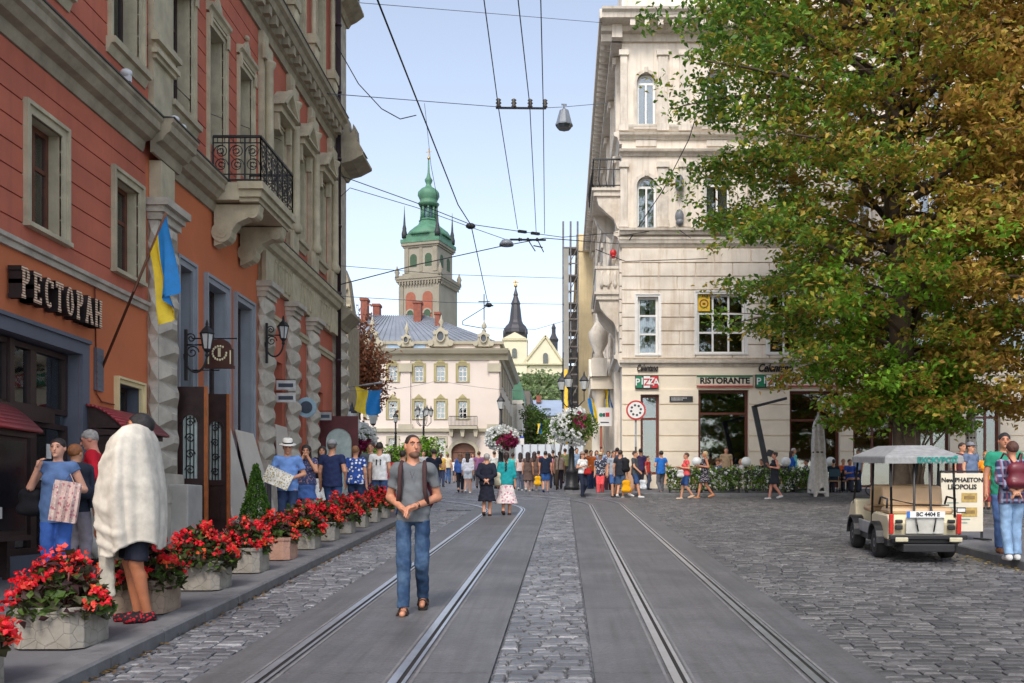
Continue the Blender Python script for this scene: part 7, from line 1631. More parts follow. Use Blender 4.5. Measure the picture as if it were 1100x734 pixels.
# construction fence across the street end
FN = thing('site_fence', 'pale grey site fence across the street end behind the walkers', 'fence', (XP(590, 66), 66, gz(66))); mb = MB()
for i in range(9): a = XP(553 + i * 8.2, 66); mb.box(a + .02, XP(553 + (i + 1) * 8.2, 66) - .02, 66, 66.05, gz(66), gz(66) + 2.3); mb.bar((a, 65.95, gz(66)), (a, 65.95, gz(66) + 2.35), .06, .06, 1)
mb.build('panel', [M('fence_pale', (196, 202, 208), .6, .08, 1), M('pole_grey', (140, 144, 150), .45)], FN)
t = thing('street_name_sign', 'white and blue street sign on a post right of the flower ball', 'sign', (XP(558, 44), 44, gz(44))); mb = MB(); mb.tube([(XP(561, 44), 44, gz(44)), (XP(561, 44), 44, ZP(466, 44))], .03, 6); mb.build('post', M('pole_grey', (140, 144, 150), .45), t); mb = MB(); mb.box(XP(552, 44), XP(563, 44), 43.9, 43.95, ZP(478, 44), ZP(471, 44)); mb.box(XP(552, 44), XP(563, 44), 43.895, 43.955, ZP(471, 44), ZP(469.3, 44), 1); mb.build('plate', [M('sign_white', (232, 228, 224), .45), M('sign_blue', (60, 84, 190), .5)], t)

# ------------------------------------------------------------------ open tour cart, seen from behind
def cart():
    Yc = 14.0; z = gz(15.2) ; t = thing('tour_cart', 'cream and black open electric tour cart with grey canopy, seen from behind', 'cart', (5.36, 14.6, gz(14.6) + .035), 0); t.rotation_euler = (math.atan(SL), 0, R(-5.0)); t.scale = (.91, .94, .95)
    blk = M('cart_black', (30, 30, 33), .45, .15, 4); crm = M('cart_cream', (210, 198, 166), .35, .06, 2, .02); seat = M('seat_vinyl', (196, 164, 126), .5, .1, 4, .1, 40); gcl = M_cloth('canopy_grey', (146, 146, 146), wr=.3, rough=.7); chrome = M('cart_grey', (120, 122, 126), .35, metal=.5)
    def B(name, mb, m, par=t, bevel=.012):
        if name not in ('wheel', 'rim', 'mudguard'): mb.v = [(x, y, z * .86) for x, y, z in mb.v]
        return mb.build(name, m, par, bevel, local=True)
    W2 = .56          # x half width; y forward +, rear -
    mb = MB(); mb.box(-W2, W2, -.55, 2.2, .26, .38); mb.box(-W2 + .05, W2 - .05, -.78, -.55, .34, .42, 0); mb.box(-W2 - .04, W2 + .04, -.86, -.78, .42, .5); mb.box(-.4, .4, -.9, -.5, .2, .34); B('chassis', mb, blk)
    mb = MB(); mb.prism([(-.55, .38), (.55, .38), (.55, .78), (.35, .84), (-.5, .84), (-.62, .7)], lambda u, v, d: (d, u, v), -W2, W2); B('rear_body', mb, crm, bevel=.03)
    mb = MB(); mb.box(-.30, .30, -.665, -.63, .50, .80); B('boot_panel', mb, M('boot_grey', (186, 184, 176), .4))
    mb = MB(); mb.prism([(1.75, .38), (2.35, .38), (2.42, .6), (2.2, .92), (1.95, 1.0), (1.8, .98)], lambda u, v, d: (d, u, v), -W2, W2); B('front_cowl', mb, crm, bevel=.03)
    mb = MB(); mb.box(-.5, .5, .95, 1.45, .78, .92); B('seat', mb, seat, bevel=.05); mb = MB(); mb.prism([(.78, .9), (.9, .9), (.86, 1.34), (.76, 1.34)], lambda u, v, d: (d, u, v), -.52, .52); B('seat_back', mb, seat, bevel=.05)
    mb = MB(); mb.box(-.52, .52, -.46, .1, .84, .96); B('seat', mb, seat, bevel=.05)
    mb = MB(); mb.prism([(.02, .96), (.16, .96), (.24, 1.32), (.12, 1.36)], lambda u, v, d: (d, u, v), -.5, .5); B('seat_back', mb, seat, bevel=.06)
    for sx in (-1, 1):
        mb = MB(); mb.tube([(sx * .54, -.4, .95), (sx * .54, -.42, 1.12), (sx * .54, 0, 1.14), (sx * .54, .1, 1.0)], .018, 7); B('arm_rest', mb, blk, bevel=0)
        for pts in ([(sx * .55, 1.98, .9), (sx * .54, 1.7, 1.92)], [(sx * .55, .55, .6), (sx * .55, .5, 1.9)], [(sx * .5, -.55, .8), (sx * .5, -.42, 1.88)], [(sx * .17, -.62, .55), (sx * .13, -.5, 1.0), (sx * .12, -.42, 1.86)]): mb = MB(); mb.tube(pts, .02, 8); B('canopy_post', mb, blk, bevel=0)
        mb = MB(); mb.box(sx * .53 - .034, sx * .53 + .034, -.68, -.62, .5, .86); B('tail_light', mb, M('tail_red', (186, 36, 26), .25, .1, 30)); 
        mb = MB(); mb.box(sx * .41 - .055, sx * .41 + .055, -.69, -.62, .58, .66); mb.box(sx * .41 - .055, sx * .41 + .055, -.69, -.62, .7, .76); B('reflector_block', mb, blk)
        mb = MB(); mb.box(sx * .42 - .1, sx * .42 + .1, -.885, -.86, .38, .46); B('fog_lamp', mb, M('lamp_lens', (196, 188, 160), .2))
        for y in (0, 1.65):
            mb = MB(); c = (sx * (W2 - .02), y, .24)
            mb.T = Matrix.Translation(c) @ Matrix.Rotation(R(90), 4, 'Y'); mb.lathe((0, 0, 0), [(.15, -.10), (.22, -.10), (.245, -.07), (.25, 0), (.245, .07), (.22, .10), (.15, .10)], 24); w_ = B('wheel', mb, M('tyre', (34, 33, 34), .8, .2, 8, .2, 60), bevel=0)
            mb = MB(T=Matrix.Translation(c) @ Matrix.Rotation(R(90), 4, 'Y')); mb.lathe((0, 0, 0), [(0, -.09), (.06, -.105), (.13, -.085), (.152, -.102), (.152, .102), (.13, .085), (.06, .105), (0, .09)], 18); B('rim', mb, chrome, w_, 0)
            mb = MB(); ar = arc(y, .26, .33, 0, math.pi, 10); mb.prism(ar + arc(y, .26, .29, math.pi, 0, 10), lambda u, v, d: (d, u, v), sx * (W2 + .02) - .1, sx * (W2 + .02) + .1); B('mudguard', mb, blk, bevel=0)
    mb = MB(); mb.box(-W2 - .02, -W2 + .02, .35, 1.45, .38, .62); mb.box(W2 - .02, W2 + .02, .35, 1.45, .38, .62); B('side_panel', mb, M('side_grey', (150, 152, 156), .4))
    mb = MB(); mb.tube([(-.5, -.44, 1.12), (-.1, -.38, 1.02), (.3, -.36, 1.0), (.48, -.3, 1.0)], .014, 6); B('seat_belt', mb, blk, bevel=0)
    mb = MB(); mb.tube([(-.26, 1.75, 1.0), (-.26, 1.6, 1.18)], .02, 6); mb.T = Matrix.Translation((-.26, 1.6, 1.18)) @ Matrix.Rotation(R(50), 4, 'X'); mb.tube([(.16 * math.cos(a), .16 * math.sin(a), 0) for a in np.linspace(0, 6.283, 20)], .014, 6); B('steering_wheel', mb, blk, bevel=0)
    # canopy: shallow hipped cloth roof with a hanging valance
    mb = MB(); a, y0, y1 = .62, -.56, 1.85; zt = 1.9
    pts = [(-a, y0, zt), (a, y0, zt), (a, y1, zt), (-a, y1, zt), (-a * .45, y0 + .55, zt + .2), (a * .45, y0 + .55, zt + .2), (a * .45, y1 - .5, zt + .2), (-a * .45, y1 - .5, zt + .2)] + [(-a - .01, y0 - .01, zt - .13), (a + .01, y0 - .01, zt - .13), (a + .01, y1 + .01, zt - .13), (-a - .01, y1 + .01, zt - .13)]
    mb.add(pts, [(4, 5, 6, 7), (0, 1, 5, 4), (1, 2, 6, 5), (2, 3, 7, 6), (3, 0, 4, 7), (0, 8, 9, 1), (1, 9, 10, 2), (2, 10, 11, 3), (3, 11, 8, 0)]); cn = B('canopy', mb, gcl, bevel=.02)
    text('lettering', 'ЕКСКУРСІЇ', .11, M('teal_letters', (24, 130, 120), .5), Matrix.Translation((.2, y0 - .016, (zt - .075) * .86)) @ Matrix.Rotation(R(90), 4, 'X'), cn, .003, bold=.006, sx=1.05, local=True)
    mb = MB(); mb.box(-.3, .3, -.70, -.685, .80, .915); mb.box(-.3, -.25, -.703, -.7005, .80, .915, 1); pl = B('licence_plate', mb, [M('plate_white', (222, 222, 220), .4, .04), M('plate_blue', (50, 110, 190), .4)], bevel=0)
    text('lettering', 'BC 4404 E', .085, ink, Matrix.Translation((.03, -.704, .857 * .86)) @ Matrix.Rotation(R(90), 4, 'X'), pl, .001, bold=.003, local=True)
    mb = MB(); mb.box(.5, .64, -.64, -.62, .88, .98); mb.box(.51, .63, -.645, -.64, .9, .96, 1); B('rear_badge', mb, [blk, M('badge_white', (214, 214, 210), .4)], bevel=0)
    for sx in (-.1, .1): mb = MB(); mb.tube([(sx * 1.6, -.7, .8), (sx * 1.2, -.72, .55)], .012, 6); B('strap', mb, blk, bevel=0)
cart()
# ------------------------------------------------------------------ people
J = denim(); JL = denim((120, 146, 176)); JD = denim((42, 56, 84)); BLK = cmat((30, 30, 34)); NAVY = cmat((34, 42, 66)); WHT = cmat((222, 222, 220)); GRY = cmat((92, 96, 102))
# the man in the foreground
man = person('man in grey short-sleeved shirt and jeans with backpack straps walking towards the camera, hands clasped', 444, 9.6, 1.81, 4, False, cmat((104, 107, 110)), .62, .905, M_cloth('faded_jeans', (44, 66, 96), 'denim', (112, 138, 164), wr=.7), 1.0, hair='buzz', hairc=(44, 34, 28),
             shoe=None, la=((.06, -.06, -.28), (-.14, .16, -.37)), ra=((.06, -.06, -.28), (-.08, .17, -.39)), st=.20, skin=(188, 130, 102), res=.0062, yaw=22, pitch=2, wide=.82, lg=.88)
s_ = 1.81 / 1.75
def hpt(p, yaw, pitch): Rh = rotz(R(yaw)) @ rotx(R(-pitch)); nb = np.array([0, 0, 1.52]); return Rh @ (np.array(p) - nb) + nb
for s in (-1, 1): mb = MB(T=Matrix.Scale(s_, 4)); mb.ball(tuple(hpt((s * .031, -.0745, 1.651), 22, 2)), .0096, 10); mb.build('eye', M('eye_white', (150, 138, 128), .3, .02), man, local=True)
mb = MB(T=Matrix.Scale(s_, 4))
for s in (-1, 1): mb.ball(tuple(hpt((s * .031, -.0795, 1.651), 22, 2)), .0052, 8)
mb.build('iris', M('iris_brown', (44, 30, 22), .2), man, local=True)
mb = MB(T=Matrix.Scale(s_, 4))
for s in (-1, 1): mb.tube([tuple(hpt((s * x, -y, z), 22, 2)) for x, y, z in ((.012, .092, 1.672), (.03, .092, 1.679), (.05, .078, 1.672))], [.005, .0075, .004], 6)
mb.build('eyebrow', M('brow_brown', (40, 30, 24), .7), man, local=True)
mb = MB(T=Matrix.Scale(s_, 4)); mb.tube([tuple(hpt(p, 22, 2)) for p in ((-.021, -.0885, 1.583), (-.008, -.0955, 1.585), (.008, -.0955, 1.585), (.021, -.0885, 1.583))], [.003, .0065, .0065, .003], 6); mb.build('lips', M('lip_tone', (158, 92, 82), .5), man, local=True)
Rm = rotz(R(22)) @ rotx(R(-2)); fn_ = Rm @ np.array([0, .35, .94])
organic('beard', [ell(hpt((0, -.030, 1.585), 22, 2), (.0595, .0655, .0705), .03, Rm), ell(hpt((0, -.078, 1.548), 22, 2), (.029, .0225, .0225), .02, Rm)], .005, M('stubble', (112, 80, 64), .8, .2, 40), man, clips=[(fn_, fn_ @ hpt((0, -.07, 1.578), 22, 2)), (-(Rm @ np.array([0, -.9, -.43])), -((Rm @ np.array([0, -.9, -.43])) @ hpt((0, .0, 1.60), 22, 2)))], sc=s_)
mb = MB(T=Matrix.Scale(s_, 4)); mt = MB(T=Matrix.Scale(s_, 4))
for i, s in enumerate((-1, 1)):
    f = .20 * (1 if i == 0 else -1); lift = .05 + .20 * .12 if f < 0 else 0; n = (s * .077, -f + .03, .085 + lift); hl = (n[0], n[1] + .06, n[2] - .055 + lift * .3); tp = (n[0] + s * .01, n[1] - .2, n[2] - .078 - lift * .35)
    nx = 10; top2 = []
    for k_ in range(nx + 1):
        u = k_ / nx; w_ = .036 + .012 * math.sin(u * 3.0); y = hl[1] + (tp[1] - hl[1]) * u; z = hl[2] + (tp[2] - hl[2]) * u - .012; top2.append((hl[0] + (tp[0] - hl[0]) * u, y, z, w_ * (1 if 0 < k_ < nx else .6)))
    for (xa, ya, za, wa), (xb, yb, zb_, wb_) in zip(top2, top2[1:]): mb.add([(xa - wa, ya, za), (xa + wa, ya, za), (xb + wb_, yb, zb_), (xb - wb_, yb, zb_), (xa - wa, ya, za - .022), (xa + wa, ya, za - .022), (xb + wb_, yb, zb_ - .022), (xb - wb_, yb, zb_ - .022)], [(0, 1, 2, 3), (7, 6, 5, 4), (0, 4, 5, 1), (1, 5, 6, 2), (2, 6, 7, 3), (3, 7, 4, 0)])
    for u, hgt in ((.35, .075), (.68, .052)):
        k_ = int(u * nx); xa, ya, za, wa = top2[k_]; mt.tube([(xa + (wa + .002) * math.cos(q_), ya, za + hgt * math.sin(q_)) for q_ in np.linspace(0, math.pi, 12)], .012, 6)
mb.build('sandal_sole', cmat((38, 34, 32)), man, local=True); mt.build('sandal_strap', cmat((54, 42, 38)), man, local=True)
# open neck of the shirt and its placket, watch
mb = MB(T=Matrix.Scale(s_, 4)); mb.tube([(-.02, -.113, 1.39), (-.005, -.128, 1.345), (.0, -.131, 1.33), (.006, -.128, 1.345), (.02, -.113, 1.39)], .004, 5); mb.build('placket', cmat((84, 86, 90)), man, local=True)
mb = MB(T=Matrix.Scale(s_, 4)); wr = np.array([.171 - .14, .005 - .16, 1.425 - .37]); el = np.array([.171 + .06, .065, 1.145]); dd = (wr - el) / np.linalg.norm(wr - el); mb.tube([tuple(wr - dd * .035), tuple(wr - dd * .012)], .0345, 14); mb.build('watch', BLK, man, local=True)
# backpack with straps
bp = thing('backpack', 'brown backpack worn by the man in grey, its straps over both shoulders', 'backpack', man.location, man.rotation_euler.z); mb = MB(T=Matrix.Scale(s_, 4))
for s in (-1, 1):
    pts = [(s * .095, .16, 1.36), (s * .105, .09, 1.472), (s * .11, .0, 1.488), (s * .115, -.085, 1.435), (s * .118, -.118, 1.35), (s * .122, -.12, 1.2), (s * .14, -.075, 1.1), (s * .15, .06, 1.05)]
    mb = MB(T=Matrix.Scale(s_, 4)); mb.tube(pts, .022, 8); mb.build('strap', cmat((70, 48, 48)), bp, local=True)
organic('bag_body', [cap((-.09, .22, 1.12), (.09, .22, 1.12), .09, .09, .05), cap((-.08, .21, 1.34), (.08, .21, 1.34), .085, .085, .08), cap((0, .22, 1.1), (0, .22, 1.36), .12, .11, .05, 0, (1.3, .8, 1))], .012, cmat((92, 34, 44)), bp, sc=s_)

# woman in the blue top, man in red, ginger-haired one, the white bundle
PV = PAVE
w1 = person('woman in sleeveless blue top and ripped jeans with a black shoulder bag, on the pavement', 62, 10.6, 1.66, 12, True, cmat((92, 118, 160)), .18, .76, denim((58, 92, 160)), 1.0, hair='short', hairc=(36, 26, 24), shoe=(60, 50, 46), ra=((.12, .02, -.25), (.02, .1, -.03)), la=((.10, -.06, -.27), (.0, .17, -.28)), st=.08, skin=(212, 158, 132), res=.0085, on=PV, yaw=-4)
mb = MB(T=Matrix.Scale(1.66 / 1.75, 4))
for s in (-1, 1): mb.ball((s * .031 - .006, -.086, 1.652), .0085, 8); mb.tube([(s * .015 - .006, -.093, 1.674), (s * .032 - .006, -.092, 1.678), (s * .047 - .006, -.078, 1.673)], .003, 5)
mb.build('eye', M('iris_brown', (44, 30, 22), .2), w1, local=True); mb = MB(T=Matrix.Scale(1.66 / 1.75, 4)); mb.tube([(-.026, -.0895, 1.584), (-.006, -.097, 1.585), (.014, -.0895, 1.584)], [.003, .006, .003], 6); mb.build('lips', M('lip_tone', (158, 92, 82), .5), w1, local=True)
b_ = w1.location
bag('shoulder_bag', 'black slouchy shoulder bag of the woman in the blue top', 'bag', (b_.x - .30, b_.y - .02, b_.z + .96), (.24, .12, .30), BLK, [(b_.x - .27, b_.y + .03, b_.z + 1.08), (b_.x - .22, b_.y, b_.z + 1.38), (b_.x - .17, b_.y - .06, b_.z + 1.30), (b_.x - .27, b_.y - .1, b_.z + 1.08)])
GB = thing('gift_bag', 'pink patterned paper bag over the arm of the woman in blue', 'bag', (b_.x + .22, b_.y - .25, b_.z + .98)); l = GB.location; mb = MB(T=Matrix.Translation(l) @ Matrix.Rotation(.16, 4, 'Y') @ Matrix.Rotation(.3, 4, 'Z'))
N = 10
for i in range(N):
    for sg in (-1, 1):
        f = lambda q_: sg * (.055 + .018 * math.sin(q_ * 1.9 + sg) + .01 * math.sin(q_ * 4.1)); xa, xb = -.13 + .26 * i / N, -.13 + .26 * (i + 1) / N
        for z0_, z1_ in ((-.24, 0), (0, .2)): mb.add([(xa, f(i), z0_), (xb, f(i + 1), z0_), (xb, f(i + 1) * (1 if z1_ <= 0 else .5), z1_), (xa, f(i) * (1 if z1_ <= 0 else .5), z1_)] if z0_ < 0 else [(xa, f(i), z0_), (xb, f(i + 1), z0_), (xb, f(i + 1) * .4, z1_), (xa, f(i) * .4, z1_)], [(0, 1, 2, 3)], 0, True)
mb.box(-.13, .13, -.05, .05, -.243, -.235); mb.box(-.132, -.125, -.045, .045, -.24, .16); mb.box(.125, .132, -.045, .045, -.24, .16); mb.build('paper', cmat((216, 188, 178), 'floral', (186, 120, 128), (232, 212, 198), 22), GB)
mb = MB(); mb.tube([(l.x - .02, l.y, l.z + .18), (l.x + .02, l.y + .06, l.z + .28), (l.x + .1, l.y, l.z + .17)], .006, 5); mb.build('handle', cmat((196, 160, 140)), GB)
person('ginger-haired person in a dark jacket, back turned, behind the woman in blue', 82, 11.5, 1.6, 168, False, cmat((48, 54, 66)), 1.9, .86, cmat((138, 132, 140)), 1.0, hair='short', hairc=(140, 86, 48), st=.08, res=.012, on=PV)
b2 = thing('backpack', 'dark backpack of the ginger-haired person behind the woman in blue', 'backpack', (XP(84, 11.3), 11.28, gz(11.4) + PV + 1.16)); organic('bag_body', [cap((-.09, 0, -.14), (.09, 0, -.14), .08, .08, .05), cap((-.08, .0, .14), (.08, .0, .14), .08, .08, .08), cap((0, 0, -.1), (0, 0, .1), .1, .1, .05, 0, (1.4, .8, 1))], .014, cmat((42, 48, 60)), b2)
person('grey-haired man in a red shirt and pale trousers looking down to the left', 100, 12.4, 1.8, -70, False, cmat((196, 30, 48)), 1.8, .84, cmat((176, 170, 160)), 1.0, hair='short', hairc=(158, 152, 146), la='bent', ra='bent', st=.06, skin=(206, 140, 118), res=.011, on=PV, pitch=-22, wide=1.12)
wb = person('person half hidden under a big white cloth bundle, in black shorts and trainers', 149, 8.45, 1.84, -62, False, cmat((226, 218, 204)), 0, .9, cmat((34, 36, 48)), .47, hair='short', hairc=(30, 26, 26), shoe=cmat((36, 32, 36), 'floral', (196, 34, 48), (170, 30, 42), 24), la=((.02, .02, -.27), (-.08, .14, -.32)), ra=((.02, .02, -.27), (-.08, .14, -.32)), st=.03, skin=(168, 106, 74), res=.010, on=PV, wide=.85)
q = wb.location
cb = thing('cloth_bundle', 'large creased off-white cloth bundle carried over the head at the kerb', 'bundle', q)
rows, nn = 60, 96; V = []; Q = []
zs_ = [1.75, 1.715, 1.62, 1.45, 1.2, .95, .78, .64]; top_ = lambda k, z: float(np.interp(z, zs_[::-1], k[::-1]))
for i in range(rows + 1):
    f = i / rows
    for j in range(nn):
        a = 2 * math.pi * j / nn; lf = max(0, -math.cos(a)); z = 1.75 - f * (1.07 + .13 * lf + .04 * math.sin(a * 3 + 1)); fr_ = max(0, -math.sin(a))
        wx = top_([.02, .09, .15, .20, .25, .262, .255, .235], z); wy = top_([.02, .18, .28, .32, .32, .29, .26, .23], z)
        e = f ** .7 * (.026 * (1 - 2 * abs(math.sin(a * 3 + z * 1.3 + .6 * math.sin(z * 3)))) + .006 * math.sin(a * 13 - z * 3 + 1)) ; m_ = math.exp(-((a - 4.1) / .75) ** 2)
        u = (z - 1.4) * 30 + 2.6 * math.sin(a * 2.6 + z * 3) + 2.4 * math.sin(z * 7.3 + 1); e += m_ * min(1, f * 4) * (.026 * (1 - abs(math.sin(u * .42))) ** 1.3 + .003 * math.sin(u * 1.7 + a * 6)); e -= .03 * math.exp(-((a - 4.95) / .12) ** 2) * f
        c_ = top_([.0, .0, -.02, -.035, -.045, -.045, -.04, -.035], z); V.append((c_ + (wx + e) * math.cos(a), -.03 + (wy + e) * math.sin(a), z))
for i in range(rows):
    for j in range(nn): Q.append((i * nn + j, i * nn + (j + 1) % nn, (i + 1) * nn + (j + 1) % nn, (i + 1) * nn + j))
o = raw_mesh('cloth', np.array(V), np.array(Q), M_cloth('bundle_cloth', (204, 196, 182), wr=.12, rough=.8), cb, smooth=True)
so = o.modifiers.new('Solidify', 'SOLIDIFY'); so.thickness = .012
organic('cloth_tail', [cap((-.27, -.05, .85), (-.25, -.03, .25), .055, .05, .03, 0, (1.2, .6, 1)), cap((-.3, -.02, .8), (-.31, 0, .3), .04, .035, .03)], .012, M_cloth('bundle_tail', (180, 174, 160), wr=.6), cb, wob=.002, seed=5)
mb = MB(); mb.box(q.x - .01, q.x + .09, q.y - .18, q.y - .165, q.z + .72, q.z + .86); mb.box(q.x + .0, q.x + .05, q.y - .184, q.y - .1805, q.z + .74, q.z + .80, 1); mb.build('tag_patch', [M('patch_blue', (50, 120, 196), .6), M('patch_yellow', (224, 190, 60), .6)], cb)

# the group on the pavement by the flowers
mw = person('man in a white brimmed hat and light blue shirt holding a paper map', 309, 17.0, 1.72, 14, False, cmat((110, 146, 204)), .7, .84, JD, .62, hair='short', la='belly', ra='belly', st=.06, res=.012, on=PV, hat=('brim', (226, 222, 212)), yaw=4, pitch=-14)
mp = thing('paper_map', 'white printed map held open by the man in the hat', 'map', (mw.location.x - .08, mw.location.y - .30, mw.location.z + 1.03)); l = mp.location; mb = MB(); A_ = [(-.30, -.02), (.16, -.20), (.28, .06), (-.16, .26)]; mb.add([(l.x + a, l.y - .03 * (i % 2) + .06 * b, l.z + b) for i, (a, b) in enumerate(A_)] + [(l.x + a, l.y - .03 * (i % 2) + .06 * b + .008, l.z + b) for i, (a, b) in enumerate(A_)], [(0, 1, 2, 3), (7, 6, 5, 4)]); mb.build('sheet', M_cloth('map_print', (226, 222, 212), 'floral', (190, 170, 120), (140, 150, 140), 21, wr=.1), mp)
person('dark-haired woman in a patterned navy top and denim skirt, hands at her face', 329, 18.2, 1.66, 8, True, cmat((58, 66, 100), 'floral', (150, 120, 130), (84, 96, 130), 26), .4, .95, None, skirt=(denim((66, 96, 150)), .66, .16), hair='long', hairc=(36, 26, 22), la='face', ra='face', st=.05, res=.013, on=PV, pitch=-10)
person('young woman in a black top and white trousers behind the flowers', 346, 21.0, 1.66, 10, True, BLK, .15, 1.0, WHT, 1.0, hair='long', hairc=(44, 32, 26), la='down', ra='bent', st=.1, res=.014, on=PV)
person('man in a grey cap, navy shirt and jeans with his back turned', 357, 18.8, 1.74, 172, False, cmat((38, 48, 84)), .5, .84, J, 1.0, hair='short', hairc=(96, 88, 82), hat=('cap', (140, 140, 142)), la='down', ra='bent', st=.06, res=.013, on=PV, wide=1.12)
person('woman in a blue and white floral shirt and jeans with her back turned', 382, 20.6, 1.66, 178, True, cmat((52, 84, 158), 'floral', (226, 226, 226), (30, 44, 96), 13), .55, .88, JD, 1.0, hair='short', hairc=(132, 92, 58), st=.1, res=.014, on=PV, wide=1.1)
person('man in a dark grey t-shirt facing the camera with bent arms', 398, 25.0, 1.78, 0, False, GRY, .5, .86, JD, 1.0, hair='short', hairc=(60, 46, 38), la='chest', ra='bent', st=.06, res=.015, on=PV, wide=1.1)
t11 = person('man in a white t-shirt marked 11 and denim shorts, back turned', 408, 22.6, 1.76, 176, False, WHT, .5, .86, J, .42, hair='short', hairc=(44, 34, 30), st=.1, res=.014, on=PV)
mb = MB()
for dx in (-.05, .045): mb.box(dx - .012, dx + .012, .148, .153, 1.22, 1.36); mb.box(dx - .03, dx, .148, .1535, 1.325, 1.345)
mb.build('shirt_number', BLK, t11, local=True)
person('woman in a bright red dress behind the white t-shirt man', 417, 24.6, 1.64, 150, True, cmat((206, 30, 52)), .1, .62, None, dress=True, skirt=(cmat((206, 30, 52)), .45, .2), hair='bob', hairc=(120, 80, 50), st=.1, res=.016)
person('man in a black t-shirt close behind the main man shoulder', 433, 23.0, 1.7, 165, False, BLK, .5, .86, JD, 1.0, hair='short', st=.1, res=.015)
person('woman in a pale mint top far behind the flowers', 372, 30.0, 1.62, 160, True, cmat((150, 190, 176)), .4, .9, JL, 1.0, hair='bob', hairc=(60, 44, 34), st=.1, res=.018)
# walkers in the middle distance
person('man in a dark navy t-shirt with raised arms left of the palace gate', 466, 31.0, 1.78, 200, False, cmat((28, 34, 50)), .5, .86, JD, 1.0, hair='short', la='chest', ra='chest', st=.1, res=.016)
person('woman in a sand coloured top and jeans far off by the palace', 481, 52.0, 1.66, 175, True, cmat((206, 190, 160)), .4, .9, J, 1.0, hair='bob', hairc=(120, 90, 60), st=.12, res=.022)
person('child in white far off by the palace', 489, 54.0, 1.35, 0, False, WHT, .5, .86, cmat((60, 60, 70)), .5, hair='short', st=.1, res=.022)
person('girl in a blue denim jacket walking away, left of the girl in white shorts', 494.5, 39.4, 1.66, 184, True, denim((64, 96, 160)), 1.8, .88, cmat((40, 40, 48)), .9, hair='long', hairc=(120, 84, 60), st=.14, res=.018)
person('long-haired girl in a white blouse and white shorts walking away', 502.5, 38.9, 1.70, 178, True, cmat((220, 220, 228)), 1.6, .93, cmat((206, 212, 220)), .34, hair='long', hairc=(48, 34, 30), shoe=(216, 214, 210), st=.16, res=.018)
person('man in a purple shirt beyond the old woman', 514.5, 44.0, 1.74, 180, False, cmat((138, 90, 128)), .5, .86, cmat((70, 66, 70)), 1.0, hair='short', hairc=(90, 60, 40), st=.12, res=.02)
person('grey-haired old woman in a black coat and skirt, hands clasped behind her back', 523, 24.4, 1.63, 180, True, cmat((34, 36, 50)), 1.9, .88, None, skirt=(cmat((32, 34, 46)), .44, .19), hair='short', hairc=(168, 164, 160), shoe=(60, 42, 36), la='back', ra='back', st=.06, res=.013, wide=1.08)
te = person('woman with a long dark braid in a teal blouse and pale floral skirt', 544, 24.8, 1.66, 178, True, cmat((34, 148, 152)), 1.4, .86, None, skirt=(cmat((220, 204, 200), 'floral', (196, 120, 140), (180, 170, 172), 13), .34, .24), hair='braid', hairc=(52, 32, 28), shoe=(70, 46, 40), st=.08, res=.013, wide=1.05)
e = te.location; bag('shoulder_bag', 'cream shoulder bag of the woman in the teal blouse', 'bag', (e.x - .26, e.y - .05, e.z + .98), (.24, .13, .36), cmat((200, 188, 160)), [(e.x - .25, e.y - .05, e.z + 1.1), (e.x - .13, e.y - .06, e.z + 1.42), (e.x - .24, e.y + .06, e.z + 1.1)])
person('woman in a pale pink top and grey jeans walking away beside the braid woman', 559, 41.5, 1.68, 180, True, cmat((218, 196, 192)), .5, .9, cmat((96, 104, 122)), 1.0, hair='long', hairc=(50, 36, 32), shoe=(214, 214, 212), st=.15, res=.018)
person('dark-haired woman in a brown dress walking away, left of the pair', 567, 40.5, 1.70, 182, True, cmat((104, 84, 78)), .4, .62, None, dress=True, skirt=(cmat((104, 84, 78)), .5, .18), hair='long', hairc=(48, 32, 30), shoe=(210, 200, 190), st=.14, res=.018)
person('dark-haired woman in a brown dress walking away, right of the pair', 574, 41.3, 1.72, 178, True, cmat((112, 88, 80)), .4, .62, None, dress=True, skirt=(cmat((112, 88, 80)), .5, .18), hair='long', hairc=(54, 36, 32), shoe=(210, 200, 190), st=.14, res=.018)
person('person in a maroon shirt among the far walkers', 578.5, 48.0, 1.78, 178, False, cmat((130, 34, 44)), .5, .86, JD, 1.0, hair='short', st=.12, res=.022)
ny = person('man in a navy t-shirt and denim shorts walking away with a yellow bag', 586, 39.4, 1.74, 176, False, cmat((30, 40, 62)), .55, .82, denim((56, 92, 150)), .46, hair='short', shoe=(70, 90, 130), st=.14, res=.017, wide=1.08)
bag('carrier_bag', 'yellow carrier bag held by the man in navy in the middle of the street', 'bag', (ny.location.x - .32, ny.location.y - .06, ny.location.z + .52), (.26, .12, .42), cmat((232, 172, 26)), [(ny.location.x - .38, ny.location.y - .06, ny.location.z + .66), (ny.location.x - .3, ny.location.y - .04, ny.location.z + .8), (ny.location.x - .24, ny.location.y - .06, ny.location.z + .66)])
person('man in black behind the beige top woman', 594, 49.0, 1.82, 178, False, BLK, .6, .86, cmat((36, 38, 46)), 1.0, hair='short', st=.1, res=.022)
person('woman in a beige top and dark trousers walking away left of the lamp post', 601, 43.5, 1.72, 180, True, cmat((206, 182, 168)), .5, .92, cmat((58, 50, 60)), 1.0, hair='bun', hairc=(60, 40, 34), st=.1, res=.018)
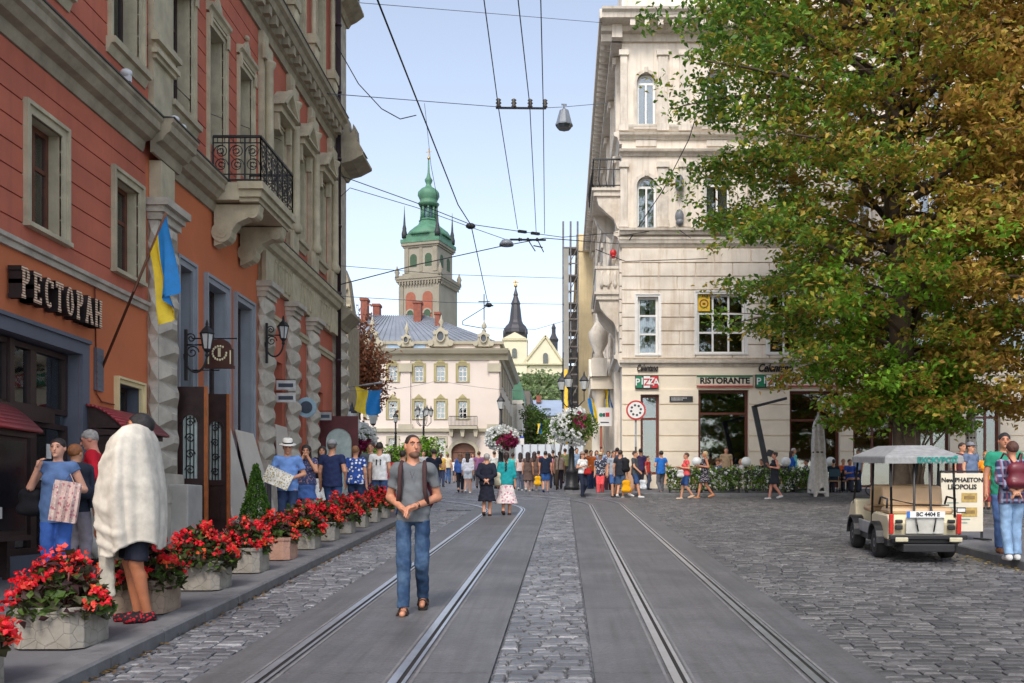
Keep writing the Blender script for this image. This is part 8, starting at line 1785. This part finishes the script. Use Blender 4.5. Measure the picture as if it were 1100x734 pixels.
# the crowd at the right of the tracks
cr = person('woman in a cap, white t-shirt and dark trousers wearing a red waist bag', 626, 35.1, 1.68, 40, True, WHT, .5, .93, cmat((36, 42, 60)), 1.0, hair='tail', hairc=(90, 64, 48), hat=('cap', (150, 128, 116)), la='bent', ra='bent', st=.1, res=.016, X=None)
bag('waist_bag', 'red waist bag on the woman in the cap by the lamp post', 'bag', (cr.location.x + .18, cr.location.y - .16, cr.location.z + .98), (.26, .12, .2), cmat((170, 40, 40)))
person('woman in a straw hat, dark floral blouse and coral trousers facing the camera', 645, 36.7, 1.64, -6, True, cmat((50, 54, 70), 'floral', (220, 216, 216), (120, 122, 140), 15), .7, .84, cmat((238, 92, 96)), .93, hair='bob', hairc=(170, 140, 110), hat=('brim', (206, 184, 150)), shoe=(220, 206, 190), st=.07, res=.016, wide=1.12)
person('man in an orange shirt in the crowd behind the straw hat woman', 635, 41.0, 1.78, 20, False, cmat((214, 110, 50)), .5, .86, JD, 1.0, hair='short', st=.05, res=.02)
person('dark-haired person in dark blue left of the orange shirt', 630, 42.5, 1.82, 150, False, cmat((48, 60, 84)), .6, .86, JD, 1.0, hair='short', st=.05, res=.02)
person('bald man in light blue behind the straw hat woman', 646.5, 42.0, 1.86, 0, False, cmat((150, 168, 196)), .6, .86, JD, 1.0, hair='buzz', hairc=(120, 90, 74), st=.05, res=.02)
person('woman in a blue and white patterned blouse right of the straw hat woman', 653.5, 39.5, 1.74, -10, True, cmat((64, 70, 104), 'floral', (206, 206, 214), (36, 40, 66), 14), .6, .86, cmat((60, 34, 46)), 1.0, hair='bob', st=.06, res=.018)
hm = person('man in a light grey t-shirt and denim shorts facing the camera in the crowd', 659.5, 35.0, 1.74, 12, False, cmat((160, 168, 178)), .5, .86, denim((62, 92, 140)), .48, hair='short', hairc=(70, 54, 44), shoe=(60, 60, 62), st=.12, res=.016)
dk = person('man in a dark t-shirt turned away with a yellow bag in the crowd', 666.5, 34.6, 1.76, 160, False, cmat((44, 46, 54)), .5, .84, cmat((74, 96, 128)), .47, hair='short', hairc=(56, 42, 36), la='down', ra='down', shoe=(206, 206, 204), st=.1, res=.016)
bag('carrier_bag', 'yellow carrier bag held in the crowd at the right', 'bag', (dk.location.x + .2, dk.location.y - .2, dk.location.z + .45), (.3, .14, .48), cmat((236, 164, 20)), [(dk.location.x + .14, dk.location.y - .2, dk.location.z + .64), (dk.location.x + .2, dk.location.y - .16, dk.location.z + .84), (dk.location.x + .26, dk.location.y - .2, dk.location.z + .64)])
bk = thing('backpack', 'black backpack of the man in dark in the crowd', 'backpack', (XP(672, 34.6), 34.5, gz(34.6) + 1.2)); organic('bag_body', [cap((-.06, 0, -.14), (.06, 0, -.14), .1, .1, .05), cap((-.05, 0, .16), (.05, 0, .16), .09, .09, .08), cap((0, 0, -.1), (0, 0, .1), .13, .12, .05)], .02, BLK, bk)
gm = person('man in a dark grey t-shirt and denim shorts striding right with white trainers', 682.5, 35.0, 1.73, 62, False, cmat((72, 78, 84)), .6, .86, denim((50, 72, 110)), .48, hair='short', hairc=(50, 38, 32), shoe=(214, 214, 214), la='swb', ra='swf', st=.24, res=.016, wide=1.08)
bag('carrier_bag', 'white carrier bag held by the striding man in dark grey', 'bag', (gm.location.x + .28, gm.location.y + .1, gm.location.z + .5), (.26, .12, .38), cmat((214, 218, 222)))
person('man in a purple shirt behind the striding man', 688, 40.0, 1.84, -160, False, cmat((74, 60, 100)), .6, .86, cmat((60, 60, 70)), 1.0, hair='short', st=.05, res=.02)
bm = person('man in a bright blue t-shirt and grey trousers, back turned', 710, 37.4, 1.74, 200, False, cmat((44, 112, 196)), .5, .84, cmat((102, 102, 108)), 1.0, hair='short', hairc=(44, 36, 32), la='bent', ra='bent', shoe=(120, 104, 92), st=.12, res=.016)
person('woman in a coral t-shirt and denim shorts walking left', 737, 33.8, 1.66, -82, True, cmat((226, 90, 92)), .45, .9, denim((46, 74, 122)), .46, hair='short', hairc=(84, 54, 40), la='bent', ra='bent', shoe=(206, 176, 150), skin=(200, 136, 106), st=.2, res=.015)
bag('shoulder_bag', 'pale handbag of the woman in the coral t-shirt', 'bag', (XP(731, 33.5), 33.5, gz(33.8) + .92), (.22, .1, .28), cmat((200, 198, 194)))
person('blonde woman in a short black spotted dress walking left', 757, 34.4, 1.72, -78, True, cmat((38, 38, 46), 'floral', (190, 180, 184), (90, 84, 92), 24), 0, .7, None, dress=True, skirt=(cmat((38, 38, 46), 'floral', (190, 180, 184), (90, 84, 92), 24), .60, .20), hair='bob', hairc=(196, 170, 128), la='bent', ra='bent', shoe=(190, 130, 90), skin=(196, 132, 100), st=.26, res=.015)
person('woman in a sleeveless black dress walking left past the cafe hedge', 832, 33.8, 1.68, -80, True, cmat((40, 42, 50)), 0, .7, None, dress=True, skirt=(cmat((40, 42, 50)), .58, .19), hair='bun', hairc=(54, 36, 30), la='bent', ra='chest', shoe=(206, 204, 204), skin=(206, 150, 124), st=.2, res=.015)
# guests of the cafe, seated behind the hedge
seats = [(771, 38.2, 'seated guest in a brown cap behind the cafe hedge', (84, 96, 110), -60, ('cap', (130, 96, 66)), (90, 70, 56), 'short'), (796, 38.6, 'seated blonde guest in white behind the cafe hedge', (224, 216, 214), -80, None, (190, 140, 90), 'bob'), (818, 38.4, 'seated dark guest in black behind the leaning mast', (34, 34, 40), -40, None, (36, 28, 26), 'short'),
         (843, 37.8, 'seated dark-haired guest by the right globe lamp', (70, 60, 72), 120, None, (40, 30, 28), 'bob'), (866, 38.4, 'seated guest in dark clothes left of the folded parasol', (40, 46, 56), -100, None, (60, 42, 34), 'short'), (895, 36.6, 'seated guest with dark hair and a teal jacket, back turned', (32, 44, 56), 180, None, (26, 24, 26), 'short'), (913, 36.8, 'seated man in a blue t-shirt facing the camera', (44, 78, 160), 10, None, (34, 26, 24), 'short'), (906, 38.4, 'seated blond guest in an orange top behind the cafe chairs', (206, 92, 50), 0, None, (150, 110, 70), 'short')]
for i, (px, Y, lb, c, hd_, hat_, hc_, hs_) in enumerate(seats):
    o = person(lb, px, Y, 1.68, hd_, i in (1, 3), cmat(c), .6, .9, cmat((60, 64, 78)), 1.0, hair=hs_, hairc=hc_, la='table', ra='table', res=.019, on=PV, sit=True, hat=hat_)
    a = R(hd_); cafe_chair(o.location.x - .02 * math.sin(a), o.location.y + .02 * math.cos(a), a, 'cafe chair under the ' + lb.replace('seated ', '', 1), (M('chair_teal', (30, 66, 84), .6) if i == 5 else M('chair_dark', (48, 44, 44), .6)))
for x_, lb in ((783, 'round cafe table between the capped guest and the blonde guest'), (830, 'round cafe table by the leaning mast'), (856, 'round cafe table left of the folded parasol'), (904, 'round cafe table among the guests right of the folded parasol')): cafe_table(XP(x_, 38.0), 38.0, lb)
person('grey-haired person in a teal shirt standing at the cafe window', 853, 40.2, 1.74, 60, False, cmat((110, 200, 196)), .6, .86, cmat((70, 70, 78)), 1.0, hair='short', hairc=(176, 172, 168), st=0, res=.019, on=PV)
person('dark-haired woman in a bright blue blouse standing by the cafe hedge', 851, 37.4, 1.6, 80, True, cmat((40, 96, 190)), 1.4, .86, cmat((50, 56, 76)), 1.0, hair='long', hairc=(70, 42, 34), st=0, res=.018, on=PV)
person('woman in a pale blue shirt leaning over the guests near the trunk', 922, 38.5, 1.68, -60, True, cmat((160, 186, 216)), .8, .86, JD, 1.0, hair='short', hairc=(80, 60, 50), st=0, res=.019, on=PV)
person('man in a grey-blue t-shirt and grey cap behind the sign board', 1043, 24.0, 1.76, 30, False, cmat((98, 112, 138)), .5, .86, cmat((64, 70, 84)), 1.0, hair='short', hat=('cap', (120, 120, 126)), st=0, res=.016, on=PV, wide=1.15)
person('tanned person in dark red next to the grey cap man', 1034, 25.0, 1.78, 20, False, cmat((96, 50, 56)), .5, .86, cmat((54, 54, 64)), 1.0, hair='short', hairc=(60, 44, 36), st=0, res=.018, on=PV)
person('blonde woman in an orange t-shirt right of the sign board', 1059, 25.5, 1.55, -30, True, cmat((238, 146, 30)), .5, .9, cmat((150, 60, 60)), .8, hair='bob', hairc=(176, 120, 74), la='bent', ra='bent', st=0, res=.017, on=PV)
# couple at the right kerb
person('man in a green t-shirt and jeans facing the camera beside the plaid shirt woman', 1079, 14.3, 1.80, -14, False, cmat((48, 140, 112)), .55, .84, denim((74, 98, 140)), 1.0, hair='short', hairc=(30, 24, 24), shoe=(140, 92, 62), st=.09, res=.0105, on=PV, skin=(186, 128, 100), wide=1.06)
pw = person('woman in a navy plaid shirt and light jeans, back turned, at the kerb', 1087, 13.35, 1.66, 176, True, cmat((50, 56, 84), 'plaid', (150, 156, 180), (120, 60, 76), 9), 1.75, .84, JL, 1.0, hair='short', hairc=(84, 50, 38), shoe=(196, 194, 192), la='back', ra='back', st=.05, res=.0105, on=PV, wide=1.02)
bq = thing('backpack', 'small burgundy leather backpack on the woman in the plaid shirt', 'backpack', pw.location, pw.rotation_euler.z); lea = M('burgundy_leather', (104, 32, 44), .4, .15, 6, .1, 40)
organic('bag_body', [cap((-.075, .185, 1.08), (.075, .185, 1.08), .07, .07, .04), cap((-.05, .18, 1.28), (.05, .18, 1.28), .07, .07, .06), cap((0, .185, 1.1), (0, .18, 1.28), .09, .085, .05, 0, (1.3, .8, 1)), cap((-.06, .235, 1.08), (.06, .235, 1.08), .04, .04, .03)], .009, lea, bq); mb = MB()
for s in (-1, 1): mb = MB(); mb.tube([(s * .05, .16, 1.36), (s * .10, .09, 1.475), (s * .11, 0, 1.50), (s * .12, -.1, 1.42), (s * .14, -.12, 1.25), (s * .1, .12, 1.05)], .014, 6); mb.build('strap', lea, bq, local=True)

# more of the distant crowd
extra = [(447, 36.5, 'woman in a cream blouse beyond the flowers, near the palace lamp', True, (206, 198, 180), (70, 80, 110), 175, 'long', (70, 46, 36)), (455, 44, 'man in a pale grey shirt left of the navy t-shirt man', False, (170, 172, 178), (56, 60, 74), 10, 'short', (60, 46, 38)),
 (474, 47, 'woman in a mustard top right of the navy t-shirt man', True, (196, 158, 70), (60, 66, 90), 170, 'bob', (90, 60, 44)), (508, 56, 'woman in a lilac top far off before the palace gate', True, (170, 150, 180), (70, 70, 80), 0, 'long', (60, 42, 34)), (531, 46, 'man in a white polo shirt between the two old women', False, (212, 212, 208), (70, 78, 100), 180, 'short', (80, 60, 46)),
 (551, 43.5, 'woman in a turquoise top just right of the braid woman', True, (70, 186, 180), (60, 66, 84), 176, 'tail', (60, 40, 32)), (590, 44.5, 'woman in a rose top left of the beige top woman', True, (196, 130, 140), (50, 56, 76), 178, 'bob', (70, 48, 38)), (607, 47, 'man in an olive shirt right of the beige top woman', False, (110, 112, 74), (60, 58, 56), 180, 'short', (50, 38, 32)),
 (619.5, 43.5, 'man in a pale blue shirt right behind the lamp post', False, (150, 176, 206), (60, 64, 80), 20, 'short', (60, 44, 36)), (641, 43.5, 'woman in a grey top behind the orange shirt man', True, (150, 150, 156), (50, 52, 64), 0, 'long', (80, 54, 40)), (663, 40.5, 'man in a checked navy shirt behind the light grey t-shirt man', False, (66, 74, 100), (70, 70, 78), 170, 'short', (40, 30, 28)),
 (674, 43, 'woman in a white top in the side portal shade', True, (206, 204, 200), (90, 96, 120), 30, 'bob', (64, 44, 36)), (696, 39.6, 'boy in a red t-shirt by the narrow corner window', False, (190, 60, 56), (70, 76, 96), 60, 'short', (60, 42, 34)), (780, 39.4, 'seated looking guest standing at the big ristorante window in a tan shirt', False, (176, 150, 120), (60, 58, 60), 0, 'short', (50, 38, 32))]
for px, Y, lb, fm, c, c2, hd_, hs_, hc_ in extra:
    person(lb.replace('seated looking guest standing', 'man standing'), px, Y, 1.4 if lb.startswith('boy') else (1.65 if fm else 1.76), hd_, fm, cmat(c), .6, .88, cmat(c2), 1.0, hair=hs_, hairc=hc_, st=.1, res=.021, la='bent' if px % 2 else 'down', on=PV if (px > 605 or px == 447 and False) else 0)
